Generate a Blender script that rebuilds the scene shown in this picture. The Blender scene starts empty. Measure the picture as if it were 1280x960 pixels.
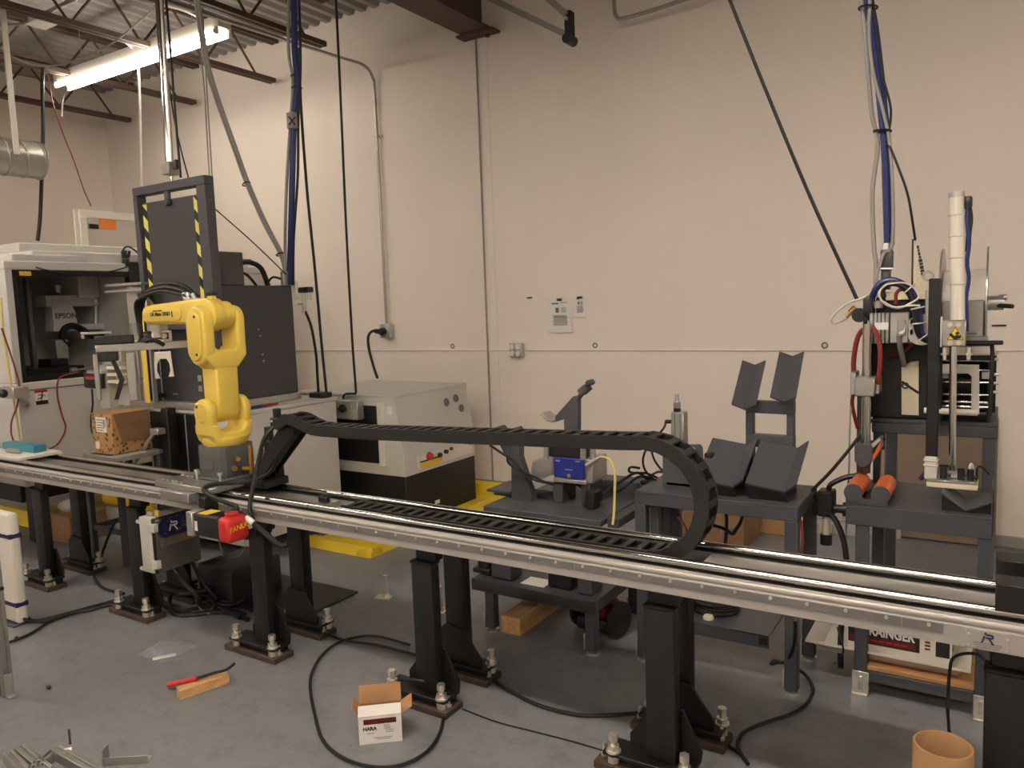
import bpy, bmesh, math, random
from mathutils import Vector, Matrix
random.seed(7)
scene = bpy.context.scene
C = scene.collection
PI = math.pi

# ---------------------------------------------------------------- camera
cam_d = bpy.data.cameras.new('camera')
cam = bpy.data.objects.new('camera', cam_d)
C.objects.link(cam)
cam_d.sensor_width = 36.0
cam_d.lens = 27.06
cam_d.clip_start = 0.05
cam.matrix_world = Matrix(((0.846326, -0.023786, 0.532134, 0.000000), (0.531462, 0.104829, -0.840571, 0.000000), (-0.035790, 0.994206, 0.101361, 1.600000), (0, 0, 0, 1)))
scene.camera = cam

# ---------------------------------------------------------------- world, exposure
world = bpy.data.worlds.new('world')
scene.world = world
world.use_nodes = True
bg = world.node_tree.nodes['Background']
bg.inputs[0].default_value = (0.9, 0.95, 1.0, 1)
bg.inputs[1].default_value = 0.02
scene.view_settings.view_transform = 'Standard'
scene.view_settings.look = 'None'
scene.view_settings.gamma = 1.0
scene.view_settings.use_curve_mapping = False
scene.view_settings.exposure = 0.97
LAMP = 62.0                      # radiance of the fluorescent tubes
LAMP_COLOR = (1.0, 0.893, 0.785)

# ---------------------------------------------------------------- materials
def lin(v):
    v /= 255.0
    return v / 12.92 if v <= 0.04045 else ((v + 0.055) / 1.055) ** 2.4
def rgb(r, g, b): return (lin(r), lin(g), lin(b), 1.0)

def mat(name, col, rough=0.5, metal=0.0, var=0.08, scale=6.0, bump=0.0, bscale=60.0, rvar=0.07, emit=None, alpha=None, coat=0.0, stretch=None):
    m = bpy.data.materials.new(name)
    m.use_nodes = True
    nt = m.node_tree; N = nt.nodes; L = nt.links
    p = N['Principled BSDF']
    p.inputs['Roughness'].default_value = rough
    p.inputs['Metallic'].default_value = metal
    tc = N.new('ShaderNodeTexCoord')
    src = tc.outputs['Object']
    if stretch:
        mp = N.new('ShaderNodeMapping'); mp.inputs['Scale'].default_value = stretch
        L.new(src, mp.inputs['Vector']); src = mp.outputs['Vector']
    nz = N.new('ShaderNodeTexNoise'); nz.inputs['Scale'].default_value = scale; nz.inputs['Detail'].default_value = 6.0
    L.new(src, nz.inputs['Vector'])
    cr = N.new('ShaderNodeValToRGB')
    c0 = [max(0, x * (1 - var)) for x in col[:3]] + [1]
    c1 = [min(1, x * (1 + var)) for x in col[:3]] + [1]
    cr.color_ramp.elements[0].position = 0.3; cr.color_ramp.elements[0].color = c0
    cr.color_ramp.elements[1].position = 0.7; cr.color_ramp.elements[1].color = c1
    L.new(nz.outputs['Fac'], cr.inputs['Fac'])
    L.new(cr.outputs['Color'], p.inputs['Base Color'])
    rr = N.new('ShaderNodeMapRange')
    rr.inputs['To Min'].default_value = max(0.03, rough - rvar); rr.inputs['To Max'].default_value = min(1, rough + rvar)
    L.new(nz.outputs['Fac'], rr.inputs['Value']); L.new(rr.outputs['Result'], p.inputs['Roughness'])
    if bump > 0:
        n2 = N.new('ShaderNodeTexNoise'); n2.inputs['Scale'].default_value = bscale; n2.inputs['Detail'].default_value = 4
        L.new(src, n2.inputs['Vector'])
        b = N.new('ShaderNodeBump'); b.inputs['Strength'].default_value = bump; b.inputs['Distance'].default_value = 0.01
        L.new(n2.outputs['Fac'], b.inputs['Height']); L.new(b.outputs['Normal'], p.inputs['Normal'])
    if coat: p.inputs['Coat Weight'].default_value = coat
    if emit:
        p.inputs['Emission Color'].default_value = (*emit[0], 1); p.inputs['Emission Strength'].default_value = emit[1]
    if alpha is not None: p.inputs['Alpha'].default_value = alpha
    return m

def stripes(name, ca, cb, period, axis=(0, 1, 1), rough=0.6):
    m = bpy.data.materials.new(name); m.use_nodes = True
    nt = m.node_tree; N = nt.nodes; L = nt.links; p = N['Principled BSDF']
    p.inputs['Roughness'].default_value = rough
    tc = N.new('ShaderNodeTexCoord')
    d = N.new('ShaderNodeVectorMath'); d.operation = 'DOT_PRODUCT'; d.inputs[1].default_value = axis
    L.new(tc.outputs['Object'], d.inputs[0])
    k = N.new('ShaderNodeMath'); k.operation = 'MULTIPLY'; k.inputs[1].default_value = 1.0 / period
    L.new(d.outputs['Value'], k.inputs[0])
    f = N.new('ShaderNodeMath'); f.operation = 'FRACT'; L.new(k.outputs[0], f.inputs[0])
    g = N.new('ShaderNodeMath'); g.operation = 'GREATER_THAN'; g.inputs[1].default_value = 0.55; L.new(f.outputs[0], g.inputs[0])
    mx = N.new('ShaderNodeMix'); mx.data_type = 'RGBA'
    mx.inputs['A'].default_value = ca; mx.inputs['B'].default_value = cb
    L.new(g.outputs[0], mx.inputs['Factor']); L.new(mx.outputs['Result'], p.inputs['Base Color'])
    return m

def glassy(name, col, transp, rough=0.15):
    m = bpy.data.materials.new(name); m.use_nodes = True
    nt = m.node_tree; N = nt.nodes; L = nt.links; p = N['Principled BSDF']
    p.inputs['Base Color'].default_value = col; p.inputs['Roughness'].default_value = rough
    t = N.new('ShaderNodeBsdfTransparent'); t.inputs[0].default_value = col
    mx = N.new('ShaderNodeMixShader'); mx.inputs[0].default_value = transp
    L.new(p.outputs[0], mx.inputs[1]); L.new(t.outputs[0], mx.inputs[2])
    L.new(mx.outputs[0], N['Material Output'].inputs[0])
    return m

def floor_mat():
    m = mat('grey_floor_paint', rgb(124, 125, 129), 0.36, 0, 0.10, 1.1, 0.05, 25)
    nt = m.node_tree; N = nt.nodes; L = nt.links; p = N['Principled BSDF']
    base = p.inputs['Base Color'].links[0].from_socket
    tc = N.new('ShaderNodeTexCoord')
    n = N.new('ShaderNodeTexNoise'); n.inputs['Scale'].default_value = 9; n.inputs['Detail'].default_value = 9; n.inputs['Roughness'].default_value = 0.75
    L.new(tc.outputs['Object'], n.inputs['Vector'])
    r = N.new('ShaderNodeValToRGB')
    r.color_ramp.elements[0].position = 0.36; r.color_ramp.elements[0].color = (0.72, 0.70, 0.68, 1)
    r.color_ramp.elements[1].position = 0.52; r.color_ramp.elements[1].color = (1, 1, 1, 1)
    L.new(n.outputs['Fac'], r.inputs['Fac'])
    v = N.new('ShaderNodeTexVoronoi'); v.inputs['Scale'].default_value = 2.6; L.new(tc.outputs['Object'], v.inputs['Vector'])
    rv = N.new('ShaderNodeValToRGB')
    rv.color_ramp.elements[0].position = 0.0; rv.color_ramp.elements[0].color = (0.25, 0.24, 0.23, 1)
    rv.color_ramp.elements[1].position = 0.045; rv.color_ramp.elements[1].color = (1, 1, 1, 1)
    L.new(v.outputs['Distance'], rv.inputs['Fac'])
    a = N.new('ShaderNodeMix'); a.data_type = 'RGBA'; a.blend_type = 'MULTIPLY'; a.inputs['Factor'].default_value = 0.8
    L.new(base, a.inputs['A']); L.new(r.outputs['Color'], a.inputs['B'])
    b = N.new('ShaderNodeMix'); b.data_type = 'RGBA'; b.blend_type = 'MULTIPLY'; b.inputs['Factor'].default_value = 0.55
    L.new(a.outputs['Result'], b.inputs['A']); L.new(rv.outputs['Color'], b.inputs['B'])
    L.new(b.outputs['Result'], p.inputs['Base Color'])
    return m

M = {}
M['floor'] = floor_mat()
M['wall'] = mat('cream_wall_paint', rgb(238, 228, 217), 0.75, 0, 0.035, 0.9, 0.03, 14)
M['deck'] = mat('galvanised_roof_deck', rgb(156, 152, 147), 0.55, 0.1, 0.12, 3, 0.03, 40)
M['brown_steel'] = mat('brown_primer_steel', rgb(84, 66, 56), 0.6, 0.1, 0.15, 5, 0.03, 60)
M['galv'] = mat('galvanised_conduit', rgb(172, 168, 160), 0.35, 0.75, 0.08, 12)
M['lamp_white'] = mat('lamp_white_enamel', rgb(228, 222, 210), 0.4, 0, 0.03, 4)
M['tube'] = mat('fluorescent_tube_glow', rgb(255, 250, 240), 0.3, 0, 0.0, 4, emit=(LAMP_COLOR, LAMP))
M['tube_dimmed'] = mat('dimmed_fluorescent_tube_glow', rgb(255, 250, 240), 0.3, 0, 0.0, 4, emit=(LAMP_COLOR, LAMP * 0.20))  # emission lowered so the wall behind the fixture does not burn out
M['tube_mid'] = mat('dim_fluorescent_tube_glow', rgb(255, 250, 240), 0.3, 0, 0.0, 4, emit=(LAMP_COLOR, LAMP * 0.55))
M['led_red'] = mat('red_indicator_glow', rgb(220, 40, 30), 0.3, 0, 0.0, 4, emit=((1, 0.05, 0.03), 6))
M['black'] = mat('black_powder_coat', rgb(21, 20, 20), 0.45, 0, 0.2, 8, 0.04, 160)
M['black_plastic'] = mat('black_plastic', rgb(30, 29, 30), 0.4, 0, 0.15, 10)
M['rubber'] = mat('black_rubber_cable', rgb(22, 21, 22), 0.5, 0, 0.15, 20)
M['chain'] = mat('cable_chain_plastic', rgb(31, 30, 29), 0.5, 0, 0.12, 20)
M['alu'] = mat('milled_aluminium', rgb(184, 182, 178), 0.30, 0.8, 0.02, 8, rvar=0.02)
M['alu_front'] = mat('mill_finish_extrusion', rgb(184, 179, 173), 0.42, 0.35, 0.02, 6, rvar=0.02)
M['rail'] = mat('ground_steel_rail', rgb(205, 203, 200), 0.10, 1.0, 0.01, 30, rvar=0.015)
M['steel'] = mat('zinc_plated_steel', rgb(226, 222, 208), 0.33, 0.85, 0.08, 30)
M['rust'] = mat('rusty_steel_plate', rgb(80, 66, 57), 0.75, 0.3, 0.35, 22, 0.1, 90)
M['scale'] = mat('grey_scale_strip', rgb(134, 131, 128), 0.5, 0.5, 0.06, 20)
M['yellow'] = mat('robot_yellow_enamel', rgb(232, 202, 88), 0.38, 0, 0.03, 4, coat=0.25)
M['robot_grey'] = mat('dark_robot_base_grey', rgb(84, 86, 84), 0.5, 0, 0.06, 8)
M['grey'] = mat('dark_grey_machine_paint', rgb(74, 73, 78), 0.48, 0, 0.06, 6, 0.02, 120)
M['grey_panel'] = mat('charcoal_grey_panel', rgb(64, 63, 66), 0.5, 0, 0.05, 4, 0.02, 160)
M['table_grey'] = mat('blue_grey_table_paint', rgb(70, 71, 76), 0.46, 0, 0.07, 9, 0.02, 120)
M['white'] = mat('white_machine_paint', rgb(206, 203, 199), 0.45, 0, 0.03, 3)
M['lt_grey'] = mat('light_grey_enclosure', rgb(205, 202, 194), 0.5, 0, 0.03, 5)
M['silver'] = mat('silver_cast_fitting', rgb(190, 188, 184), 0.35, 0.7, 0.07, 20)
M['brass'] = mat('brass_fitting', rgb(196, 158, 84), 0.3, 0.9, 0.08, 30)
M['card'] = mat('brown_cardboard', rgb(176, 134, 92), 0.8, 0, 0.06, 10, 0.03, 200)
M['card_dark'] = mat('kraft_cardboard', rgb(140, 106, 74), 0.85, 0, 0.12, 24, 0.03, 200)
M['paper'] = mat('white_paper', rgb(232, 228, 222), 0.8, 0, 0.02, 5)
M['print_grey'] = mat('grey_print', rgb(120, 116, 116), 0.8, 0, 0.1, 60)
M['print_black'] = mat('black_print', rgb(28, 27, 28), 0.6, 0, 0.05, 30)
M['print_white'] = mat('white_print', rgb(235, 232, 228), 0.6, 0, 0.02, 30)
M['print_red'] = mat('red_print', rgb(176, 40, 36), 0.6, 0, 0.05, 30)
M['print_maroon'] = mat('maroon_print', rgb(96, 28, 32), 0.6, 0, 0.05, 30)
M['print_yellow'] = mat('yellow_print', rgb(236, 200, 60), 0.6, 0, 0.05, 30)
M['print_blue'] = mat('navy_print', rgb(34, 36, 84), 0.6, 0, 0.05, 30)
M['orange_card'] = mat('orange_paper', rgb(236, 142, 62), 0.7, 0, 0.03, 10)
M['wood'] = mat('pine_wood', rgb(206, 162, 106), 0.65, 0, 0.16, 5, 0.04, 40, stretch=(9, 1, 9))
M['ply'] = mat('plywood', rgb(188, 142, 92), 0.6, 0, 0.12, 5, 0.03, 40, stretch=(1, 7, 7))
M['berm'] = mat('yellow_spill_berm', rgb(240, 206, 48), 0.45, 0, 0.06, 5, 0.06, 22)
M['red'] = mat('red_plastic', rgb(196, 44, 38), 0.35, 0, 0.05, 8, coat=0.2)
M['dark_red'] = mat('dark_red_plastic', rgb(140, 30, 34), 0.4, 0, 0.08, 8)
M['blue'] = mat('blue_air_hose', rgb(30, 43, 100), 0.35, 0, 0.08, 20)
M['label_blue'] = mat('blue_machine_plate', rgb(30, 44, 124), 0.35, 0, 0.08, 20)
M['starry'] = mat('dark_blue_sticker', rgb(28, 28, 78), 0.4, 0, 0.35, 14)
M['grey_hose'] = mat('grey_cable_jacket', rgb(150, 146, 140), 0.5, 0, 0.06, 20)
M['white_hose'] = mat('white_cord', rgb(222, 216, 206), 0.5, 0, 0.04, 20)
M['red_hose'] = mat('red_tubing', rgb(128, 44, 34), 0.35, 0, 0.08, 20)
M['yellow_hose'] = mat('yellow_tubing', rgb(214, 196, 120), 0.4, 0, 0.05, 20)
M['clear_hose'] = mat('translucent_tubing', rgb(206, 200, 182), 0.3, 0, 0.05, 20)
M['orange'] = mat('orange_urethane', rgb(206, 104, 56), 0.45, 0, 0.10, 14)
M['cream'] = mat('cream_painted_panel', rgb(222, 212, 184), 0.5, 0, 0.04, 6)
M['tube_card'] = mat('cardboard_tube', rgb(156, 118, 80), 0.7, 0, 0.05, 6, 0.03, 120)
M['smoke'] = glassy('smoked_polycarbonate', (0.42, 0.39, 0.35, 1), 0.75)
M['acrylic'] = glassy('clear_acrylic', (0.86, 0.84, 0.80, 1), 0.7)
M['bag'] = glassy('clear_plastic_film', (0.9, 0.9, 0.9, 1), 0.82)
M['board'] = mat('grey_brown_board', rgb(124, 108, 92), 0.8, 0, 0.05, 6)
M['teal'] = mat('teal_plastic', rgb(60, 130, 150), 0.4, 0, 0.05, 8)
M['hazard'] = stripes('hazard_tape', rgb(232, 220, 120), rgb(26, 25, 25), 0.14, (0.9, 0, 1.0))
M['cart_print'] = mat('patterned_carton', rgb(178, 136, 90), 0.8, 0, 0.0, 10)
def carton():
    m = M['cart_print']; nt = m.node_tree; N = nt.nodes; L = nt.links; p = N['Principled BSDF']
    tc = N.new('ShaderNodeTexCoord'); v = N.new('ShaderNodeTexVoronoi'); v.inputs['Scale'].default_value = 28
    L.new(tc.outputs['Object'], v.inputs['Vector'])
    r = N.new('ShaderNodeValToRGB')
    r.color_ramp.elements[0].position = 0.28; r.color_ramp.elements[0].color = rgb(96, 72, 46)
    r.color_ramp.elements[1].position = 0.36; r.color_ramp.elements[1].color = rgb(176, 134, 88)
    L.new(v.outputs['Distance'], r.inputs['Fac']); L.new(r.outputs['Color'], p.inputs['Base Color'])
carton()

# ---------------------------------------------------------------- mesh builder
def catmull(pts, n=6):
    P = [Vector(p) for p in pts]
    if len(P) < 3: return P
    out = []
    for i in range(len(P) - 1):
        p0 = P[max(i - 1, 0)]; p1 = P[i]; p2 = P[i + 1]; p3 = P[min(i + 2, len(P) - 1)]
        for k in range(n):
            t = k / n
            out.append(0.5 * ((2 * p1) + (p2 - p0) * t + (2 * p0 - 5 * p1 + 4 * p2 - p3) * t * t + (3 * p1 - p0 - 3 * p2 + p3) * t ** 3))
    out.append(P[-1])
    return out

class MB:
    def __init__(s): s.bm = bmesh.new()
    def box(s, x0, x1, y0, y1, z0, z1, bev=0.0015, seg=1, T=None):
        ps = [(x0, y0, z0), (x1, y0, z0), (x1, y1, z0), (x0, y1, z0), (x0, y0, z1), (x1, y0, z1), (x1, y1, z1), (x0, y1, z1)]
        V = [s.bm.verts.new(T @ Vector(p) if T else p) for p in ps]
        F = [s.bm.faces.new([V[i] for i in q]) for q in ((3, 2, 1, 0), (4, 5, 6, 7), (0, 1, 5, 4), (1, 2, 6, 5), (2, 3, 7, 6), (3, 0, 4, 7))]
        b = min(bev, 0.35 * min(abs(x1 - x0), abs(y1 - y0), abs(z1 - z0)))
        if b > 1e-5:
            E = list({e for f in F for e in f.edges})
            bmesh.ops.bevel(s.bm, geom=E, offset=b, segments=seg, affect='EDGES', profile=0.5)
        return s
    def cbox(s, c, d, R=None, bev=0.0015, seg=1):
        T = Matrix.Translation(c)
        if R is not None: T = T @ R.to_4x4()
        return s.box(-d[0] / 2, d[0] / 2, -d[1] / 2, d[1] / 2, -d[2] / 2, d[2] / 2, bev, seg, T)
    def prism(s, pts, axis, a0, a1, bev=0.0, seg=2, T=None):
        def p3(u, v, w): return {'y': (u, w, v), 'x': (w, u, v), 'z': (u, v, w)}[axis]
        A = [s.bm.verts.new(T @ Vector(p3(u, v, a0)) if T else p3(u, v, a0)) for u, v in pts]
        B = [s.bm.verts.new(T @ Vector(p3(u, v, a1)) if T else p3(u, v, a1)) for u, v in pts]
        n = len(pts)
        F = [s.bm.faces.new(A), s.bm.faces.new(B)]
        S = [s.bm.faces.new([A[i], A[(i + 1) % n], B[(i + 1) % n], B[i]]) for i in range(n)]
        bmesh.ops.recalc_face_normals(s.bm, faces=F + S)
        if bev > 0:
            E = list({e for f in F for e in f.edges})
            bmesh.ops.bevel(s.bm, geom=E, offset=bev, segments=seg, affect='EDGES', profile=0.5)
        return s
    def cyl(s, p0, p1, r0, r1=None, seg=18, cap=True):
        r1 = r0 if r1 is None else r1
        p0 = Vector(p0); p1 = Vector(p1); d = (p1 - p0).normalized()
        a = d.orthogonal().normalized(); b = d.cross(a)
        A = []; B = []
        for i in range(seg):
            t = 2 * PI * i / seg; o = a * math.cos(t) + b * math.sin(t)
            A.append(s.bm.verts.new(p0 + o * r0)); B.append(s.bm.verts.new(p1 + o * r1))
        for i in range(seg):
            j = (i + 1) % seg
            s.bm.faces.new([A[i], A[j], B[j], B[i]])
        if cap:
            s.bm.faces.new(A[::-1]); s.bm.faces.new(B)
        return s
    def lathe(s, prof, p0, d, seg=24):
        p0 = Vector(p0); d = Vector(d).normalized(); a = d.orthogonal().normalized(); b = d.cross(a)
        rings = []
        for r, h in prof:
            rings.append([s.bm.verts.new(p0 + d * h + (a * math.cos(2 * PI * i / seg) + b * math.sin(2 * PI * i / seg)) * max(r, 1e-4)) for i in range(seg)])
        for A, B in zip(rings, rings[1:]):
            for i in range(seg):
                j = (i + 1) % seg
                s.bm.faces.new([A[i], A[j], B[j], B[i]])
        return s
    def tube(s, pts, r, seg=8, n=6, cap=True):
        P = catmull(pts, n)
        t0 = (P[1] - P[0]).normalized(); a = t0.orthogonal().normalized()
        rings = []
        for i, p in enumerate(P):
            t = (P[min(i + 1, len(P) - 1)] - P[max(i - 1, 0)])
            t = t.normalized() if t.length > 1e-9 else t0
            a = (a - t * a.dot(t)); a = a.normalized() if a.length > 1e-6 else t.orthogonal().normalized()
            b = t.cross(a)
            rings.append([s.bm.verts.new(p + (a * math.cos(2 * PI * k / seg) + b * math.sin(2 * PI * k / seg)) * r) for k in range(seg)])
        for A, B in zip(rings, rings[1:]):
            for k in range(seg):
                j = (k + 1) % seg
                s.bm.faces.new([A[k], A[j], B[j], B[k]])
        if cap:
            s.bm.faces.new(rings[0][::-1]); s.bm.faces.new(rings[-1])
        return s
    def torus(s, c, d, R, r, seg=28, rs=8):
        d = Vector(d).normalized(); a = d.orthogonal().normalized(); b = d.cross(a); c = Vector(c)
        rings = []
        for i in range(seg):
            t = 2 * PI * i / seg; o = a * math.cos(t) + b * math.sin(t)
            rings.append([s.bm.verts.new(c + o * (R + r * math.cos(2 * PI * k / rs)) + d * (r * math.sin(2 * PI * k / rs))) for k in range(rs)])
        for i in range(seg):
            A = rings[i]; B = rings[(i + 1) % seg]
            for k in range(rs):
                j = (k + 1) % rs
                s.bm.faces.new([A[k], A[j], B[j], B[k]])
        return s
    def quad(s, *ps):
        s.bm.faces.new([s.bm.verts.new(p) for p in ps]); return s
    def ball(s, c, r, seg=14, sz=(1, 1, 1)):
        T = Matrix.Translation(c) @ Matrix.Diagonal((sz[0], sz[1], sz[2], 1))
        bmesh.ops.create_uvsphere(s.bm, u_segments=seg, v_segments=seg // 2 + 2, radius=r, matrix=T); return s
    def xf(s, T):
        bmesh.ops.transform(s.bm, matrix=T, verts=s.bm.verts); return s

BASE = {}
def _mesh(name, mb, m, base):
    me = bpy.data.meshes.new(name)
    bmesh.ops.translate(mb.bm, verts=mb.bm.verts, vec=-Vector(base))
    bmesh.ops.recalc_face_normals(mb.bm, faces=mb.bm.faces)
    mb.bm.to_mesh(me); mb.bm.free()
    me.polygons.foreach_set('use_smooth', [True] * len(me.polygons))
    try: me.set_sharp_from_angle(angle=math.radians(38))
    except Exception: pass
    me.materials.append(M[m] if isinstance(m, str) else m)
    return me
def part(name, mb, m, parent, label=None, kind=None):
    base = BASE[parent.name]
    o = bpy.data.objects.new(name, _mesh(name, mb, m, base)); C.objects.link(o)
    o.parent = parent; BASE[o.name] = base
    if label: o['label'] = label
    if kind: o['kind'] = kind
    return o
def tag(o, label, cat, group=None):
    o['label'] = label; o['category'] = cat
    if group: o['group'] = group
    return o
def thing(name, label, cat, loc, group=None):
    o = bpy.data.objects.new(name, None); C.objects.link(o)
    o.location = loc; o.empty_display_size = 0.05; BASE[o.name] = Vector(loc)
    return tag(o, label, cat, group)
def solo(name, mb, m, label, cat, loc, group=None):
    o = bpy.data.objects.new(name, _mesh(name, mb, m, loc)); C.objects.link(o)
    o.location = loc; BASE[o.name] = Vector(loc)
    return tag(o, label, cat, group)
def struct(name, mb, m, parent=None):
    if parent: return part(name, mb, m, parent)
    o = bpy.data.objects.new(name, _mesh(name, mb, m, (0, 0, 0))); C.objects.link(o); BASE[o.name] = Vector((0, 0, 0))
    o['kind'] = 'structure'; return o
def copy_tree(o, loc=None, label=None, parent=None, group=None):
    c = o.copy(); C.objects.link(c); BASE[c.name] = Vector(loc) if loc is not None else BASE[o.name]
    if parent: c.parent = parent
    if loc is not None: c.location = loc
    if label: c['label'] = label
    if group: c['group'] = group
    for ch in list(o.children): copy_tree(ch, None, None, c)
    return c
def cable(name, label, pts, r, m, group=None, cat='cable', seg=8, n=6):
    return solo(name, MB().tube(pts, r, seg, n), m, label, cat, pts[0], group)

def lettering(txt, size, o, ux, uy, m, parent, name='lettering', depth=0.0006, bold=0.0, sx=1.0):
    cu = bpy.data.curves.new(name, 'FONT'); cu.body = txt; cu.size = size; cu.extrude = depth; cu.offset = bold
    cu.align_x = 'CENTER'; cu.align_y = 'CENTER'; cu.resolution_u = 3
    ob = bpy.data.objects.new(name, cu); C.objects.link(ob)
    me = bpy.data.meshes.new_from_object(ob.evaluated_get(bpy.context.evaluated_depsgraph_get()))
    bpy.data.objects.remove(ob); bpy.data.curves.remove(cu)
    ux = Vector(ux).normalized(); uy = Vector(uy).normalized(); un = ux.cross(uy)
    T = Matrix((( ux.x * sx, uy.x, un.x, o[0]), (ux.y * sx, uy.y, un.y, o[1]), (ux.z * sx, uy.z, un.z, o[2]), (0, 0, 0, 1)))
    me.transform(Matrix.Translation(-BASE[parent.name]) @ T)
    me.materials.clear(); me.materials.append(M[m])
    ob = bpy.data.objects.new(name, me); C.objects.link(ob); ob.parent = parent; BASE[ob.name] = BASE[parent.name]
    return ob
def logo_ir(o, ux, uy, s, m, parent):
    ux = Vector(ux).normalized(); uy = Vector(uy).normalized(); un = ux.cross(uy); mb = MB()
    polys = [[(-.50, -.45), (-.36, -.45), (-.18, .16), (-.32, .16)], [(-.30, .30), (-.16, .30), (-.10, .48), (-.24, .48)],
             [(-.12, .36), (.28, .36), (.28, .22), (-.16, .22)], [(.28, .36), (.44, .27), (.44, .03), (.28, -.06), (.28, .08), (.31, .12), (.31, .18), (.28, .22)],
             [(-.14, .08), (.28, .08), (.28, -.06), (-.18, -.06)], [(.02, -.06), (.18, -.06), (.50, -.55), (.33, -.55)]]
    for pl in polys:
        A = [mb.bm.verts.new(Vector(o) + ux * (u * s) + uy * (v * s)) for u, v in pl]
        B = [mb.bm.verts.new(Vector(o) + ux * (u * s) + uy * (v * s) + un * 0.001) for u, v in pl]
        n = len(pl); mb.bm.faces.new(A); mb.bm.faces.new(B)
        for i in range(n): mb.bm.faces.new([A[i], A[(i + 1) % n], B[(i + 1) % n], B[i]])
    return part('logo', mb, m, parent)
def capsule(u0, v0, u1, v1, r0, r1=None, n=10):
    r1 = r0 if r1 is None else r1
    a = math.atan2(v1 - v0, u1 - u0); out = []
    for i in range(n + 1):
        t = a + PI / 2 + PI * i / n; out.append((u0 + r0 * math.cos(t), v0 + r0 * math.sin(t)))
    for i in range(n + 1):
        t = a - PI / 2 + PI * i / n; out.append((u1 + r1 * math.cos(t), v1 + r1 * math.sin(t)))
    return out
def circle(u, v, r, n=20): return [(u + r * math.cos(2 * PI * i / n), v + r * math.sin(2 * PI * i / n)) for i in range(n)]

# ================================================================ SETTING
struct('floor', MB().box(-9.2, 5.2, -5.2, 5.55, -0.12, 0.0, 0), 'floor')
struct('wall_back', MB().box(-9.4, 5.4, 5.55, 5.75, 0, 4.6, 0), 'wall')
struct('wall_left', MB().box(-9.4, -9.2, -5.4, 5.55, 0, 4.6, 0), 'wall')
struct('wall_right', MB().box(5.2, 5.4, -5.4, 5.55, 0, 4.6, 0), 'wall')
struct('wall_front', MB().box(-9.2, 5.2, -5.4, -5.2, 0, 4.6, 0), 'wall')
def deck():
    mb = MB(); x = -9.2; prof = []
    while x < 5.2:
        prof += [(x, 4.32), (x + .055, 4.32), (x + .08, 4.36), (x + .125, 4.36)]; x += .15
    A = [mb.bm.verts.new((u, -5.2, v)) for u, v in prof]; B = [mb.bm.verts.new((u, 5.549, v)) for u, v in prof]
    for i in range(len(prof) - 1): mb.bm.faces.new([A[i], A[i + 1], B[i + 1], B[i]])
    mb.box(-9.4, 5.4, -5.4, 5.75, 4.6, 4.7, 0)
    return mb
struct('ceiling', deck(), 'deck')
# rail groove, vertical joints and base strip of the back wall
t = struct('trim_1', MB().box(-9.2, -3.50, 5.538, 5.55, 1.216, 1.226, 0.003).box(-3.37, 5.2, 5.538, 5.55, 1.216, 1.226, 0.003), 'wall')
struct('trim_2', MB().box(-3.750, -3.738, 5.532, 5.55, 0.02, 3.83, 0.003), 'deck')
struct('trim_3', MB().box(-3.645, -3.639, 5.546, 5.55, 0.02, 4.2, 0.001), 'wall')
struct('baseboard_back', MB().box(-9.2, 5.2, 5.530, 5.55, 0, 0.07, 0.003), 'deck')

# I-beam and bar joists carrying the deck
mb = MB()
b = thing('roof_beam', 'brown steel I-beam under the roof deck, bearing on the back wall', 'beam', (-3.68, 5.54, 3.84))
part('flange', MB().box(-3.82, -3.54, 0.2, 5.54, 3.84, 3.858, 0.002), 'brown_steel', b)
part('flange', MB().box(-3.82, -3.54, 0.2, 5.54, 4.30, 4.318, 0.002), 'brown_steel', b)
part('web', MB().box(-3.688, -3.672, 0.2, 5.54, 3.858, 4.30, 0.001), 'brown_steel', b)
part('bearing_plate', MB().box(-3.86, -3.50, 5.42, 5.54, 3.82, 3.84, 0.002).cyl((-3.60, 5.50, 3.80), (-3.60, 5.50, 3.84), .02), 'brown_steel', b)

def joist(x, y0, y1, label):
    j = thing('roof_joist', label, 'joist', (x, y1, 3.9), 'open web joists under the roof deck')
    part('top_chord', MB().box(x - .05, x - .008, y0, y1, 4.27, 4.318, .001).box(x + .008, x + .05, y0, y1, 4.27, 4.318, .001), 'brown_steel', j)
    part('bottom_chord', MB().box(x - .045, x - .008, y0, y1 - .06, 3.88, 3.922, .001).box(x + .008, x + .045, y0, y1 - .06, 3.88, 3.922, .001), 'brown_steel', j)
    wb = None; y = y1 - .25; k = 0
    while y - .3 > y0:
        if k % 2 == 0: mb = MB().cyl((x, y, 3.9), (x, y - .3, 4.29), .011, seg=6)
        else: mb = MB().cyl((x, y, 4.29), (x, y - .3, 3.9), .011, seg=6)
        part('web_bar', mb, 'brown_steel', j); y -= .3; k += 1
    return j
joist(-8.6, 0.6, 5.54, 'brown open web joist furthest left, nearest the corner')
joist(-7.4, 0.6, 5.54, 'brown open web joist passing above the left end of the tube light')
joist(-6.15, 0.6, 5.54, 'brown open web joist crossing above the middle of the tube light')
joist(-5.0, 0.6, 5.1, 'brown open web joist just left of the hanging blue hoses')
# bridging along the joists
g = thing('joist_bridging', 'brown angle bridging running across the joists at top left', 'bridging', (-7.0, 3.0, 3.93))
part('bridging_angle', MB().box(-9.19, -4.95, 3.0, 3.04, 3.925, 3.931, .0005).box(-9.19, -4.95, 3.034, 3.04, 3.931, 3.965, .0005), 'brown_steel', g)
for i in range(3):
    x0 = -8.6 + i * 1.22
    part('cross_brace', MB().cyl((x0 + .05, 3.02, 3.93), (x0 + 1.17, 3.02, 4.28), .014, seg=6), 'brown_steel', g)

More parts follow.
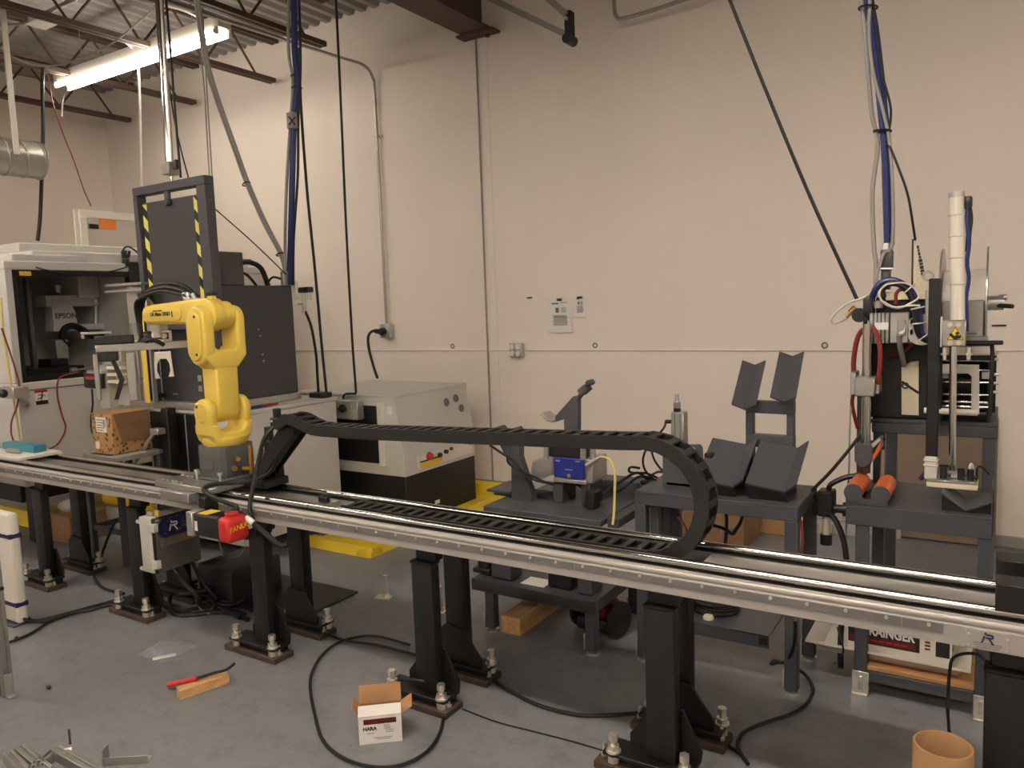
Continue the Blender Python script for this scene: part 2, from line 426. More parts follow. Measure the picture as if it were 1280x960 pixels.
# fluorescent fixtures
def fixture(x0, x1, y, z, label, drop=.035, tube='tube', wings=True):
    f = thing('fluorescent_fixture', label, 'light fixture', ((x0 + x1) / 2, y, z), 'eight foot fluorescent strip lights')
    part('housing', MB().prism([(-.062, .0), (.062, .0), (.062, .085), (-.062, .085)], 'x', x0, x1, .003, 1, Matrix.Translation((0, y, z))), 'lamp_white', f)
    wing = [(-.062, .004), (-.115, -drop), (-.115, -drop + .003), (-.062, .010)]
    if wings: part('reflector', MB().prism(wing, 'x', x0, x1, 0, 1, Matrix.Translation((0, y, z))), 'lamp_white', f)
    if wings: part('reflector', MB().prism([(-u, v) for u, v in wing], 'x', x0, x1, 0, 1, Matrix.Translation((0, y, z))), 'lamp_white', f)
    for s in (-1, 1):
        tb = part('lamp_tube', MB().cyl((x0 + .05, y + s * .062, z - .03), (x1 - .05, y + s * .062, z - .03), .019, seg=10), tube, f, 'glowing white fluorescent tube')
        part('tube_cap', MB().cyl((x0 + .03, y + s * .062, z - .03), (x0 + .05, y + s * .062, z - .03), .0195, seg=10).cyl((x1 - .05, y + s * .062, z - .03), (x1 - .03, y + s * .062, z - .03), .0195, seg=10), 'galv', tb)
        for e in (x0 + .03, x1 - .03):
            part('lamp_holder', MB().box(e - .012, e + .012, y + s * .062 - .014, y + s * .062 + .014, z - .052, z + .002, .002), 'lamp_white', f)
    for e in (x0 + .4, x1 - .4):
        part('hanger', MB().cyl((e, y, z + .055), (e, y, 4.31), .004, seg=6), 'galv', f)
    return f
fixture(-7.66, -5.22, 4.20, 3.86, 'lit strip light hanging at upper left, two glowing tubes', .002, 'tube_dimmed', False)
fixture(-2.35, 0.09, 0.85, 3.86, 'strip light above and in front of the camera position', .05)
fixture(-7.20, -4.76, 0.85, 3.86, 'strip light out of view over the left front aisle', .05, 'tube_mid')
fixture(2.60, 5.04, 2.40, 3.86, 'added fill strip light out of view over the right aisle', .03, 'tube_mid')  # unseen lamp added to brighten the floor behind the right tables
fixture(-7.20, -4.76, -2.9, 3.86, 'added fill strip light far behind the camera on the left', .03, 'tube_mid')  # rear row of unseen lamps added for general fill
fixture(-2.35, 0.09, -2.9, 3.86, 'added fill strip light far behind the camera in the middle', .03, 'tube_mid')  # added fill lamp, middle of the rear row
fixture(2.60, 5.04, -2.9, 3.86, 'added fill strip light far behind the camera on the right', .03, 'tube_mid')  # added fill lamp, right end of the rear row

# galvanised duct, upper left
d = thing('spiral_duct', 'galvanised spiral duct ending open at the left picture edge', 'duct', (-6.8, 3.5, 2.94))
mb = MB().lathe([(.150, -3.2), (.150, 0), (.145, 0), (.145, -3.2)], (-6.8, 3.5, 2.94), (0, 1, 0), 32)
part('duct_wall', mb, 'galv', d)
mb = MB(); y = 0.4
while y < 3.5:
    mb.torus((-6.8, y, 2.94), (.02, 1, .12), .1515, .006, 32, 5); y += .14
part('spiral_seam', mb, 'galv', d)
part('end_ring', MB().torus((-6.8, 3.49, 2.94), (0, 1, 0), .151, .006, 32, 6), 'galv', d)
for y in (1.2, 3.25):
    part('hanger_strap', MB().box(-6.965, -6.945, y - .02, y + .02, 2.94, 4.31, .001).box(-6.655, -6.635, y - .02, y + .02, 2.94, 4.31, .001), 'lamp_white', d)

# conduits
def conduit(label, pts, r=.012, m='galv', group=None): return cable('conduit', label, pts, r, m, group, 'conduit', 10, 8)
c = thing('wall_conduit', 'galvanised conduit bending down the back wall to the plug box', 'conduit', (-4.86, 5.52, 1.47))
part('conduit_run', MB().tube([(-4.86, 5.515, 1.46), (-4.86, 5.515, 2.5), (-4.86, 5.515, 3.55), (-4.86, 5.50, 3.70), (-4.87, 5.40, 3.79), (-4.90, 5.1, 3.80), (-4.97, 4.2, 3.81), (-5.05, 3.0, 3.82)], .013, 10), 'galv', c)
part('strap', MB().box(-4.90, -4.82, 5.53, 5.55, 3.18, 3.20, .002).torus((-4.86, 5.53, 3.19), (0, 0, 1), .016, .005, 14, 5), 'galv', c)
part('coupling', MB().cyl((-4.86, 5.515, 3.46), (-4.86, 5.515, 3.52), .017), 'galv', c)
conduit('grey conduit along the joists from the small junction box', [(-6.45, 3.45, 4.02), (-5.9, 3.45, 4.03), (-5.2, 3.45, 4.03), (-4.6, 3.45, 4.04)], .016)
conduit('grey conduit across the ceiling at the top left edge', [(-7.6, 3.2, 4.0), (-7.0, 3.3, 4.0), (-6.65, 3.42, 3.99), (-6.5, 3.45, 4.02)], .011)
conduit('long conduit under the deck running back to the wall right of the light', [(-5.45, 3.2, 4.08), (-5.38, 4.0, 4.07), (-5.32, 4.8, 4.06), (-5.28, 5.3, 4.05)], .014)
conduit('bent conduit dropping beside the left end of the tube light', [(-6.9, 4.4, 3.98), (-7.4, 4.4, 3.95), (-7.8, 4.38, 3.90), (-7.9, 4.35, 3.80), (-7.9, 4.32, 3.62)], .012)
jb = thing('junction_box', 'small white ceiling junction box joining the conduits at top left', 'junction box', (-6.47, 3.45, 3.95))
part('box_body', MB().box(-6.56, -6.38, 3.39, 3.51, 3.96, 4.03, .004), 'lamp_white', jb)
part('box_cover', MB().box(-6.58, -6.36, 3.37, 3.53, 3.95, 3.962, .003), 'lamp_white', jb)
cable('hanging_wire', 'pale sagging wire looping under the joists at top left', [(-6.9000, 3.3239, 3.8122), (-6.7000, 3.4605, 3.6874), (-6.5000, 3.6108, 3.6911), (-6.2000, 3.7817, 3.7997), (-6.0000, 3.9124, 3.9488), (-5.8000, 4.0842, 4.1717)], .008, 'grey_hose')
cable('hanging_wire', 'white flexible cable arching down to the top of the tube light', [(-6.40, 3.45, 4.0), (-6.3, 3.55, 3.96), (-6.25, 3.75, 3.93), (-6.3, 4.0, 3.94), (-6.4, 4.18, 3.93)], .011, 'white_hose')
cable('hanging_wire', 'white flexible cable drooping from the far right end of the tube light', [(-5.7, 3.5, 4.03), (-5.55, 3.75, 4.0), (-5.45, 4.0, 3.99), (-5.42, 4.2, 3.94)], .011, 'white_hose')

# hanging strut with bracket, top centre
u = thing('hanging_strut', 'slotted strut with dark pulley bracket hanging above the middle wall', 'strut', (-2.58, 5.0, 3.43))
part('slotted_channel', MB().prism([(-.021, 0), (.021, 0), (.021, .041), (-.021, .041)], 'x', 0, .9, .002, 1, Matrix.Translation((-2.58, 5.0, 3.48)) @ Matrix.Rotation(math.radians(-148), 4, 'Y')), 'galv', u)
part('pivot_arm', MB().prism([(-.021, 0), (.021, 0), (.021, .041), (-.021, .041)], 'x', 0, .8, .002, 1, Matrix.Translation((-2.56, 4.95, 3.60)) @ Matrix.Rotation(math.radians(-135), 4, 'Y')), 'galv', u)
part('bracket', MB().box(-2.60, -2.55, 4.95, 5.02, 3.45, 3.62, .006).cyl((-2.575, 4.93, 3.43), (-2.575, 5.04, 3.43), .035), 'black', u)
part('bolt', MB().cyl((-2.575, 4.925, 3.56), (-2.575, 5.05, 3.56), .012, seg=6), 'steel', u)
conduit('short bent conduit at the top edge above the wall notices', [(-2.42, 5.4, 4.1), (-2.42, 5.4, 3.75), (-2.40, 5.4, 3.66), (-2.32, 5.4, 3.64), (-1.95, 5.4, 3.66), (-1.4, 5.4, 3.70)], .014)

# back wall fittings
q = thing('outlet_box', 'four round receptacles in a metal box on the wall rail', 'outlet', (-3.435, 5.55, 1.165))
part('box_body', MB().box(-3.495, -3.375, 5.495, 5.55, 1.165, 1.285, .008, 2), 'silver', q)
for dx in (-.028, .028):
    for dz in (-.028, .028):
        part('receptacle', MB().cyl((-3.435 + dx, 5.485, 1.225 + dz), (-3.435 + dx, 5.497, 1.225 + dz), .022), 'lamp_white', q)
q = thing('plug_box', 'grey weatherproof plug box at the foot of the wall conduit', 'outlet', (-4.86, 5.55, 1.33))
part('box_body', MB().box(-4.92, -4.80, 5.48, 5.55, 1.34, 1.47, .008, 2), 'silver', q)
part('socket', MB().cyl((-4.87, 5.48, 1.405), (-4.87, 5.44, 1.40), .034), 'black_plastic', q)
cable('supply_cable', 'black cord plugged into the wall box above the chiller', [(-4.87, 5.45, 1.40), (-4.90, 5.36, 1.41), (-4.93, 5.33, 1.36), (-4.93, 5.33, 1.25), (-4.88, 5.32, 1.1), (-4.80, 5.28, .985)], .013, 'rubber')
part('plug', MB().cyl((-4.87, 5.445, 1.40), (-4.89, 5.38, 1.41), .026, .02), 'black_plastic', q)

def notice(x0, x1, z0, z1, label, seed):
    n = thing('wall_notice', label, 'notice', ((x0 + x1) / 2, 5.55, z0)); rnd = random.Random(seed)
    mb = MB(); N = 6
    for i in range(N):
        za = z0 + (z1 - z0) * i / N; zb = z0 + (z1 - z0) * (i + 1) / N
        ya = 5.545 - .014 * (1 - i / N) ** 3; yb = 5.545 - .014 * (1 - (i + 1) / N) ** 3
        mb.quad((x0, ya, za), (x1, ya, za), (x1, yb, zb), (x0, yb, zb))
    bmesh.ops.remove_doubles(mb.bm, verts=mb.bm.verts, dist=1e-5)
    part('sheet', mb, 'paper', n)
    xm = (x0 + x1) / 2
    part('magnet', MB().box(xm - .022, xm + .022, 5.532, 5.543, z1 - .03, z1 - .012, .002), 'black_plastic', n)
    mb = MB(); w = x1 - x0; h = z1 - z0
    for k in range(11):
        z = z0 + h * (.20 + .028 * k); a = .16 + .1 * rnd.random(); b_ = .80 + .05 * rnd.random()
        mb.box(x0 + w * a, x0 + w * b_, 5.5358, 5.5362, z, z + h * .010, 0)
    mb.box(x0 + w * .16, x0 + w * .45, 5.5405, 5.541, z0 + h * .80, z0 + h * .84, 0)
    mb.box(x0 + w * .55, x0 + w * .82, 5.5405, 5.541, z0 + h * .83, z0 + h * .85, 0)
    mb.box(x0 + w * .32, x0 + w * .46, 5.540, 5.5405, z0 + h * .56, z0 + h * .70, 0)
    for k in range(4): mb.box(x0 + w * .56, x0 + w * (.75 + .05 * (k % 2)), 5.540, 5.5405, z0 + h * (.56 + .04 * k), z0 + h * (.575 + .04 * k), 0)
    part('print', mb, 'print_grey', n)
notice(-3.13, -2.915, 1.368, 1.655, 'larger white printed notice held by a black magnet', 1)
notice(-2.885, -2.79, 1.49, 1.665, 'smaller white notice right of the larger one', 2)
def anchor(x, z, label):
    solo('wall_anchor', MB().torus((x, 5.547, z), (0, 1, 0), .018, .005, 16, 6), 'print_grey', label, 'anchor', (x, 5.547, z), 'round wall anchors above the rail')
anchor(-4.127, 1.257, 'round wall anchor left of the outlet box')
anchor(-2.715, 1.260, 'round wall anchor right of the notices')
anchor(-0.99, 1.255, 'round wall anchor left of the labelling machine')
solo('magnet_strip', MB().box(-3.33, -3.285, 5.540, 5.549, 1.655, 1.665, .002), 'black_plastic', 'black magnet strip on the wall left of the notices', 'magnet', (-3.31, 5.549, 1.66))
solo('magnet_strip', MB().box(-.03, .045, 5.540, 5.549, 1.368, 1.378, .002), 'black_plastic', 'black magnet strip on the wall right of the label roll', 'magnet', (0, 5.549, 1.37))

# ================================================================ TRACK
tr = thing('linear_track', 'long aluminium robot track on black posts crossing the whole room', 'track', (-2.5, 2.435, 0.67))
XA, XB = -6.6, 0.75
prof = [(2.25, .67), (2.62, .67), (2.62, .718), (2.60, .738), (2.515, .738), (2.515, .700), (2.355, .700), (2.355, .738), (2.27, .738), (2.25, .724)]
def yz(pts, x0, x1): return MB().prism(pts, 'x', x0, x1, 0)
part('beam', yz(prof, XA, XB), 'alu_front', tr)
part('centre_plate', MB().box(XA, -2.53, 2.383, 2.487, .700, .742, .001), 'alu', tr)
part('centre_plate', MB().box(-.80, .02, 2.383, 2.487, .700, .742, .001), 'alu', tr)
for yc in (2.322, 2.532):
    part('rail_support', MB().box(XA, XB, yc - .022, yc + .022, .738, .7405, .0005), 'black', tr)
    for x0, x1 in ((XA, -2.55), (-2.546, XB)):
        part('guide_rail', MB().cyl((x0, yc, .7535), (x1, yc, .7535), .0145, seg=24), 'rail', tr)
part('front_lip', MB().cyl((XA, 2.262, .737), (XB, 2.262, .737), .0115, seg=14), 'alu_front', tr)
part('back_lip', MB().cyl((XA, 2.60, .722), (XB, 2.60, .722), .011, seg=12), 'alu', tr)
x = -5.2
while x < -.15:
    x1 = min(x + 1.0, -.1)
    part('scale_strip', MB().box(x, x1 - .003, 2.2465, 2.2505, .697, .7225, .0005), 'scale', tr)
    x += 1.0
def tickmarks():
    mb = MB(); k = 0; x = -5.19
    while x < -.11:
        mb.quad((x, 2.2463, .6975), (x + .0022, 2.2463, .6975), (x + .0022, 2.2463, .704 if k % 5 else .708), (x, 2.2463, .704 if k % 5 else .708)); x += .011; k += 1
    return mb
part('scale_ticks', tickmarks(), 'print_grey', tr, kind='stuff')
x = -5.08
scr = None
while x < -.12:
    if scr is None:
        scr = part('screw', MB().cyl((x, 2.2466, .716), (x, 2.243, .716), .0055, seg=8), 'steel', tr); sx = x
    else:
        c = scr.copy(); C.objects.link(c); c.location = (x - sx, 0, 0)
    x += .103
pq = part('name_plate', MB().box(-.052, .046, 2.2478, 2.2505, .673, .7235, .0006), 'alu_front', tr)
logo_ir((-.002, 2.2472, .7045), (1, 0, 0), (0, 0, 1), .030, 'print_blue', pq)
mb = MB()
for k, (a, b_) in enumerate(((-.034, .030), (-.032, .028), (-.028, .024))):
    mb.box(a, b_, 2.2470, 2.2476, .688 - k * .0055, .6898 - k * .0055, 0)
part('small_print', mb, 'print_grey', pq)
for sx_, sz_ in ((-.045, .710), (-.045, .679), (.040, .710), (.040, .679)):
    part('rivet', MB().cyl((sx_, 2.2480, sz_), (sx_, 2.2458, sz_), .003, seg=8), 'steel', pq)
for k, yb in enumerate((2.30, 2.515)):
    part('end_stop', MB().box(.012, .30, yb, yb + .085, .7615, .835, .003), 'black', tr, ('front' if k == 0 else 'back') + ' black end stop block')

# supports: ten posts, front row and back row
def support(xc, back, name_lab):
    y0 = 2.535 if back else 2.25                      # front edge of the base plate
    xa, xb = (xc - .17, xc + .185) if back else (xc - .23, xc + .125)
    s = thing('track_support', name_lab, 'support post', (xc, y0 + .06, 0), 'black posts under the robot track')
    part('base_plate', MB().box(xa, xb, y0, y0 + .115, 0, .026, .002), 'rust', s)
    part('foot_plate', MB().box(xa + .03, xb - .012, y0 + .008, y0 + .112, .054, .066, .002), 'black', s)
    part('foot_lip', MB().box(xa + .04, xb - .022, y0 + .030, y0 + .105, .028, .0535, .002), 'black', s)
    yc0, yc1 = (y0 + .042, y0 + .10) if back else (y0 + .042, y0 + .096)
    part('column', MB().box(xc - .052, xc + .052, yc0, yc1, .066, .592, .008, 2), 'black', s)
    part('top_cap', MB().box(xc - .055, xc + .055, yc0 - .003, yc1 + .003, .592, .604, .003), 'black', s)
    part('riser', MB().box(xc - .040, xc + .058, yc0 + .020, yc1 + .02, .604, .672, .004), 'black', s)
    if back: g, ga = [(xc - .085, .066), (xc + .14, .066), (xc + .145, .095), (xc + .055, .215), (xc - .05, .225), (xc - .09, .18)], yc0 - .012
    else: g, ga = [(xc - .134, .066), (xc + .118, .066), (xc + .123, .105), (xc + .058, .235), (xc - .052, .205), (xc - .134, .105)], yc1 + .001
    part('gusset', MB().prism(g, 'y', ga, ga + .011, .001, 1), 'black', s)
    for bx in ((xc - .12, xc + .155) if back else (xc - .165, xc + .088)):
        by = y0 + (.085 if back else .026)
        lv = part('leveling_bolt', MB().cyl((bx, by, .022), (bx, by, .126), .011), 'steel', s)
        part('nut', MB().cyl((bx, by, .066), (bx, by, .072), .026, seg=18).cyl((bx, by, .072), (bx, by, .090), .021, seg=6).cyl((bx, by, .104), (bx, by, .128), .017, seg=6), 'steel', lv)
        part('nut', MB().cyl((bx, by, .028), (bx, by, .052), .021, seg=6), 'steel', lv)
    for ax in (xa + .02, xb - .022):
        part('anchor_stud', MB().cyl((ax, y0 + .05, .02), (ax, y0 + .05, .070), .0065, seg=8).cyl((ax, y0 + .05, .026), (ax, y0 + .05, .036), .013, seg=6), 'steel', s)
    return s
names = [(-.917, 'front black post nearest the camera, right of the red vacuum'), (-1.91, 'front black post right behind the small open carton'), (-2.89, 'front black post just right of the red motor'),
         (-3.875, 'front black post beside the grey control box'), (-4.865, 'front black post furthest left, behind the white panel'), (.045, 'front black post at the right picture edge')]
backs = [(-.965, 'back black post partly hidden by the nearest front post'), (-1.97, 'back black post behind the open carton, dark gusset beside it'), (-2.955, 'back black post right of the red motor, in the back row'),
         (-3.95, 'back black post behind the grey control box'), (-4.99, 'back black post furthest left, in the back row')]
for row, bk in ((names, False), (backs, True)):
    S0 = support(row[0][0], bk, row[0][1])
    for xc, lb in row[1:]: copy_tree(S0, (xc, S0.location.y, 0), lb)

# carriage
ca = thing('robot_carriage', 'flat aluminium carriage carrying the yellow robot along the track', 'carriage', (-3.3, 2.4, .765))
part('main_plate', MB().box(-3.52, -3.09, 2.215, 2.64, .772, .800, .003), 'alu', ca)
part('front_block', MB().box(-3.42, -3.20, 2.175, 2.235, .728, .772, .003), 'alu', ca)
for xx in (-3.46, -3.16):
    for yy in (2.318, 2.532):
        part('bearing_block', MB().box(xx - .045, xx + .045, yy - .030, yy + .030, .7690, .773, .001), 'black', ca)
part('motor_bracket', MB().box(-3.105, -3.06, 2.16, 2.235, .700, .772, .003), 'black', ca)
k = 0
bolt0 = None
for bx, by in ((-3.50, 2.25), (-3.50, 2.36), (-3.46, 2.25), (-3.46, 2.36), (-3.42, 2.25), (-3.42, 2.36), (-3.38, 2.24), (-3.34, 2.24), (-3.13, 2.24), (-3.13, 2.60)):
    if bolt0 is None: bolt0 = part('cap_screw', MB().cyl((bx, by, .80), (bx, by, .806), .008, seg=10), 'steel', ca); b0 = (bx, by)
    else:
        c = bolt0.copy(); C.objects.link(c); c.location = (bx - b0[0], by - b0[1], 0)
for bx, by in ((-3.335, 2.325), (-3.155, 2.325)):
    part('hold_down_stud', MB().cyl((bx, by, .80), (bx, by, .85), .006, seg=8).cyl((bx, by, .835), (bx, by, .85), .012, seg=6), 'steel', ca)

# servo motor
mo = thing('servo_motor', 'black servo motor with red encoder cap hanging below the robot carriage', 'motor', (-2.93, 2.15, .63))
part('gearbox_flange', MB().box(-3.105, -3.06, 2.09, 2.20, .610, .722, .004), 'silver', mo)
part('motor_body', MB().box(-3.06, -2.885, 2.095, 2.195, .614, .718, .012, 3), 'black_plastic', mo)
part('rating_label', MB().box(-3.04, -2.97, 2.105, 2.18, .7179, .7186, 0), 'print_yellow', mo, 'yellow label on top')
part('connector', MB().box(-3.05, -3.03, 2.0935, 2.0955, .640, .685, 0), 'print_white', mo, 'white barcode tag on the side')
ec = part('encoder_cap', MB().box(-2.885, -2.805, 2.085, 2.205, .606, .722, .024, 4), 'red', mo, 'glossy red cap')
lettering('FANUC', .034, (-2.804, 2.147, .672), (0, 1, .12), (0, 0, 1), 'print_yellow', ec, sx=.95)
part('connector', MB().box(-2.87, -2.83, 2.12, 2.17, .718, .738, .004), 'red', mo)

# ================================================================ ROBOT
RX, RY = -3.25, 2.44
rb = thing('industrial_robot', 'yellow six axis robot arm standing on the track carriage', 'robot', (RX, RY, .80))
def oct_(cx, cy, a, b, ch): return [(cx - a + ch, cy - b), (cx + a - ch, cy - b), (cx + a, cy - b + ch), (cx + a, cy + b - ch), (cx + a - ch, cy + b), (cx - a + ch, cy + b), (cx - a, cy + b - ch), (cx - a, cy - b + ch)]
part('base', MB().prism(oct_(RX, RY, .10, .10, .022), 'z', .80, .968, .004, 2).box(RX - .12, RX + .12, RY - .115, RY + .115, .80, .815, .004).box(RX - .06, RX + .03, RY - .104, RY - .099, .85, .92, .002), 'robot_grey', rb, 'dark grey base')
part('swivel_ring', MB().lathe([(.02, .965), (.100, .965), (.112, .985), (.112, 1.005), (.105, 1.012), (.02, 1.012)], (RX, RY, 0), (0, 0, 1), 32), 'yellow', rb)
# turret: a bowl with two rounded cheeks
tp = [(RX - .060, 1.02), (RX + .060, 1.02)] + [(RX + .068 * math.cos(a), 1.135 + .068 * math.sin(a)) for a in [i * PI / 14 for i in range(-2, 17)]]
part('turret_cheek', MB().prism(tp, 'y', RY - .122, RY - .078, .014, 3), 'yellow', rb)
part('turret_cheek', MB().prism(tp, 'y', RY + .078, RY + .122, .014, 3), 'yellow', rb)
part('turret_bowl', MB().prism([(RY - .080, .972), (RY + .080, .972), (RY + .105, .995), (RY + .1195, 1.04), (RY + .1195, 1.075), (RY + .078, 1.075), (RY + .064, 1.045), (RY + .04, 1.034), (RY - .04, 1.034), (RY - .064, 1.045), (RY - .078, 1.075), (RY - .1195, 1.075), (RY - .1195, 1.04), (RY - .105, .995)], 'x', RX - .073, RX + .074, .016, 3), 'yellow', rb)
for s in (-1, 1):
    part('joint_cover', MB().lathe([(.002, .126), (.044, .126), (.048, .122), (.049, .10)], (RX, RY, 1.135), (0, s, 0), 24), 'yellow', rb)
    part('cover_screw', MB().cyl((RX - .03, RY + s * .128, 1.165), (RX - .03, RY + s * .118, 1.165), .007, seg=8), 'black_plastic', rb)
# upper arm
ua = [(RX + .056 * math.cos(a), 1.135 + .056 * math.sin(a)) for a in [PI + i * PI / 12 for i in range(13)]] + [(RX + .062, 1.40), (RX - .062, 1.40)]
arm = part('upper_arm', MB().prism(ua, 'y', RY - .064, RY + .064, .016, 3), 'yellow', rb)
part('arm_fork', MB().prism([(RY - .064, 1.345), (RY + .064, 1.345), (RY + .120, 1.405), (RY + .120, 1.45), (RY + .055, 1.45), (RY + .05, 1.435), (RY - .05, 1.435), (RY - .055, 1.45), (RY - .120, 1.45), (RY - .120, 1.405)], 'x', RX - .064, RX + .064, .012, 3), 'yellow', arm)
tine = capsule(RX, 1.43, RX, 1.585, .066, .068)
part('fork_tine', MB().prism(tine, 'y', RY - .125, RY - .060, .016, 3), 'yellow', arm)
part('fork_tine', MB().prism(tine, 'y', RY + .068, RY + .120, .016, 3), 'yellow', arm)
part('tine_cover', MB().prism(capsule(RX, 1.44, RX, 1.575, .052), 'y', RY - .137, RY - .122, .008, 3), 'yellow', arm)
for z in (1.42, 1.60):
    part('cover_screw', MB().cyl((RX + .02, RY - .134, z), (RX + .02, RY - .1395, z), .007, seg=8), 'black_plastic', arm)
# forearm
part('elbow_hub', MB().lathe([(.002, -.066), (.060, -.066), (.078, -.058), (.080, -.045), (.080, -.008), (.076, .0), (.068, .002), (.068, .060), (.060, .067), (.002, .067)], (RX, RY, 1.605), (0, 1, 0), 32), 'yellow', rb)
part('elbow_housing', MB().prism(oct_(RX - .03, 1.618, .085, .060, .022), 'y', RY - .055, RY - .002, .012, 3), 'yellow', rb)
part('cap_block', MB().box(RX - .035, RX + .0, RY - .02, RY + .012, 1.672, 1.702, .006, 2), 'yellow', rb)
part('cap_plug', MB().box(RX - .040, RX + .005, RY - .025, RY + .018, 1.701, 1.718, .003), 'black_plastic', rb)
fa = capsule(RX - .475, 1.618, RX - .05, 1.626, .050, .064)
fo = part('forearm', MB().prism(fa, 'y', RY - .062, RY + .058, .018, 3), 'yellow', rb)
part('forearm_cover', MB().prism(capsule(RX - .465, 1.619, RX - .22, 1.622, .039, .040), 'y', RY - .070, RY - .060, .006, 2), 'yellow', fo)
lettering('FANUC ROBOT', .011, (RX - .365, RY - .0707, 1.637), (1, 0, 0), (0, 0, 1), 'print_black', fo)
lettering('LR Mate 200iD', .027, (RX - .345, RY - .0707, 1.620), (1, 0, 0), (0, 0, 1), 'print_black', fo, bold=.0006)
part('model_bar', MB().box(RX - .252, RX - .244, RY - .0712, RY - .0702, 1.603, 1.632, 0), 'print_black', fo)
part('wrist', MB().cyl((RX - .475, RY, 1.60), (RX - .475, RY, 1.535), .045).cyl((RX - .475, RY, 1.535), (RX - .475, RY, 1.52), .032), 'silver', rb)
part('top_fitting', MB().box(RX - .20, RX - .11, RY - .03, RY + .02, 1.672, 1.695, .004).cyl((RX - .20, RY - .02, 1.69), (RX - .215, RY - .02, 1.72), .012).cyl((RX - .17, RY - .02, 1.69), (RX - .185, RY - .02, 1.72), .012).cyl((RX - .14, RY - .01, 1.69), (RX - .155, RY - .01, 1.715), .012), 'silver', rb)
# dress pack hoses
dp = thing('dress_pack', 'black hoses arching over the robot forearm to its gripper', 'hose', (RX - .2, RY, 1.71))
for k, (o1, r) in enumerate(((0, .013), (.02, .011), (-.018, .009))):
    part('hose', MB().tube([(RX - .16, RY + o1, 1.70), (RX - .24, RY + o1 - .01, 1.735 + o1), (RX - .36, RY + o1 - .02, 1.755 + o1), (RX - .50, RY + o1 - .03, 1.735 + o1), (RX - .60, RY + o1 - .02, 1.68), (RX - .645 - o1, RY + o1, 1.59), (RX - .63 - o1, RY + o1, 1.50), (RX - .56, RY + o1, 1.455)], r, 8, 8), 'rubber', dp)
part('hose_bundle', MB().ball((RX - .60, RY + .02, 1.50), .05, 12, (1.2, .8, .7)).ball((RX - .52, RY - .03, 1.485), .04, 12, (1.3, .9, .7)).tube([(RX - .62, RY, 1.52), (RX - .55, RY - .06, 1.47), (RX - .46, RY - .05, 1.49), (RX - .44, RY, 1.46)], .011), 'rubber', dp)

# gripper: bar across, C clamp below
gx, gy = RX - .475, RY
gd = Vector((.55, .835, 0)).normalized(); gn = Vector((gd.y, -gd.x, 0))
GR = Matrix(((gd.x, -gn.x, 0), (gd.y, -gn.y, 0), (0, 0, 1)))      # local x along the bar, local y away from the camera
GT = Matrix.Translation((gx, gy, 1.49)) @ GR.to_4x4()
gp = thing('robot_gripper', 'aluminium gripper bar with white C-shaped clamp under the robot wrist', 'gripper', (gx, gy, 1.49))
part('tool_flange', MB().cyl((gx, gy, 1.5205), (gx, gy, 1.50), .04), 'silver', gp)
part('cross_bar', MB().box(-.30, .20, -.022, .022, -.052, -.012, .003, 1, GT), 'alu', gp)
part('adapter_frame', MB().box(-.035, .06, -.03, -.005, .034, .046, .002, 1, GT).box(-.035, -.02, -.03, -.005, .0, .034, .002, 1, GT).box(.045, .06, -.03, -.005, .0, .034, .002, 1, GT).box(-.035, .06, -.03, -.005, -.012, .0, .002, 1, GT), 'lamp_white', gp)
part('adapter_knob', MB().cyl(GT @ Vector((.022, -.036, .016)), GT @ Vector((.022, -.005, .016)), .014), 'lamp_white', gp)
cl = [(-.03, 0), (.048, 0), (.050, -.05), (.056, -.135), (.028, -.135), (.040, -.10), (.037, -.062), (.024, -.038), (-.006, -.038), (-.020, -.062), (-.024, -.10), (-.010, -.14), (-.036, -.14), (-.034, -.05)]
part('c_clamp', MB().prism(cl, 'y', -.025, .01, .003, 1, GT @ Matrix.Translation((.0, 0, -.065))), 'lamp_white', gp, 'white open C clamp')
part('end_clamp', MB().box(.17, .24, -.03, .025, -.10, -.02, .004, 1, GT).cyl(GT @ Vector((.21, -.034, -.05)), GT @ Vector((.21, -.02, -.05)), .012), 'alu', gp)
part('valve_block', MB().box(-.30, -.12, -.035, .03, -.012, .03, .004, 1, GT), 'black_plastic', gp)
part('gripper_body', MB().box(-.29, -.20, -.03, .03, -.10, -.052, .004, 1, GT), 'black_plastic', gp)
part('gripper_finger', MB().box(-.315, -.292, -.02, .02, -.30, -.06, .003, 1, GT), 'alu', gp)
part('gripper_finger', MB().box(-.165, -.125, -.02, .02, -.31, -.06, .003, 1, GT), 'silver', gp)
part('gripper_finger', MB().prism([(-.235, -.10), (-.215, -.10), (-.18, -.20), (-.215, -.30), (-.235, -.30), (-.205, -.20)], 'y', -.015, .015, .002, 1, GT), 'black_plastic', gp)
part('lock_lever', MB().box(-.36, -.22, -.012, .012, .040, .054, .002, 1, GT).box(-.36, -.345, -.012, .012, .02, .040, .002, 1, GT), 'alu', gp)

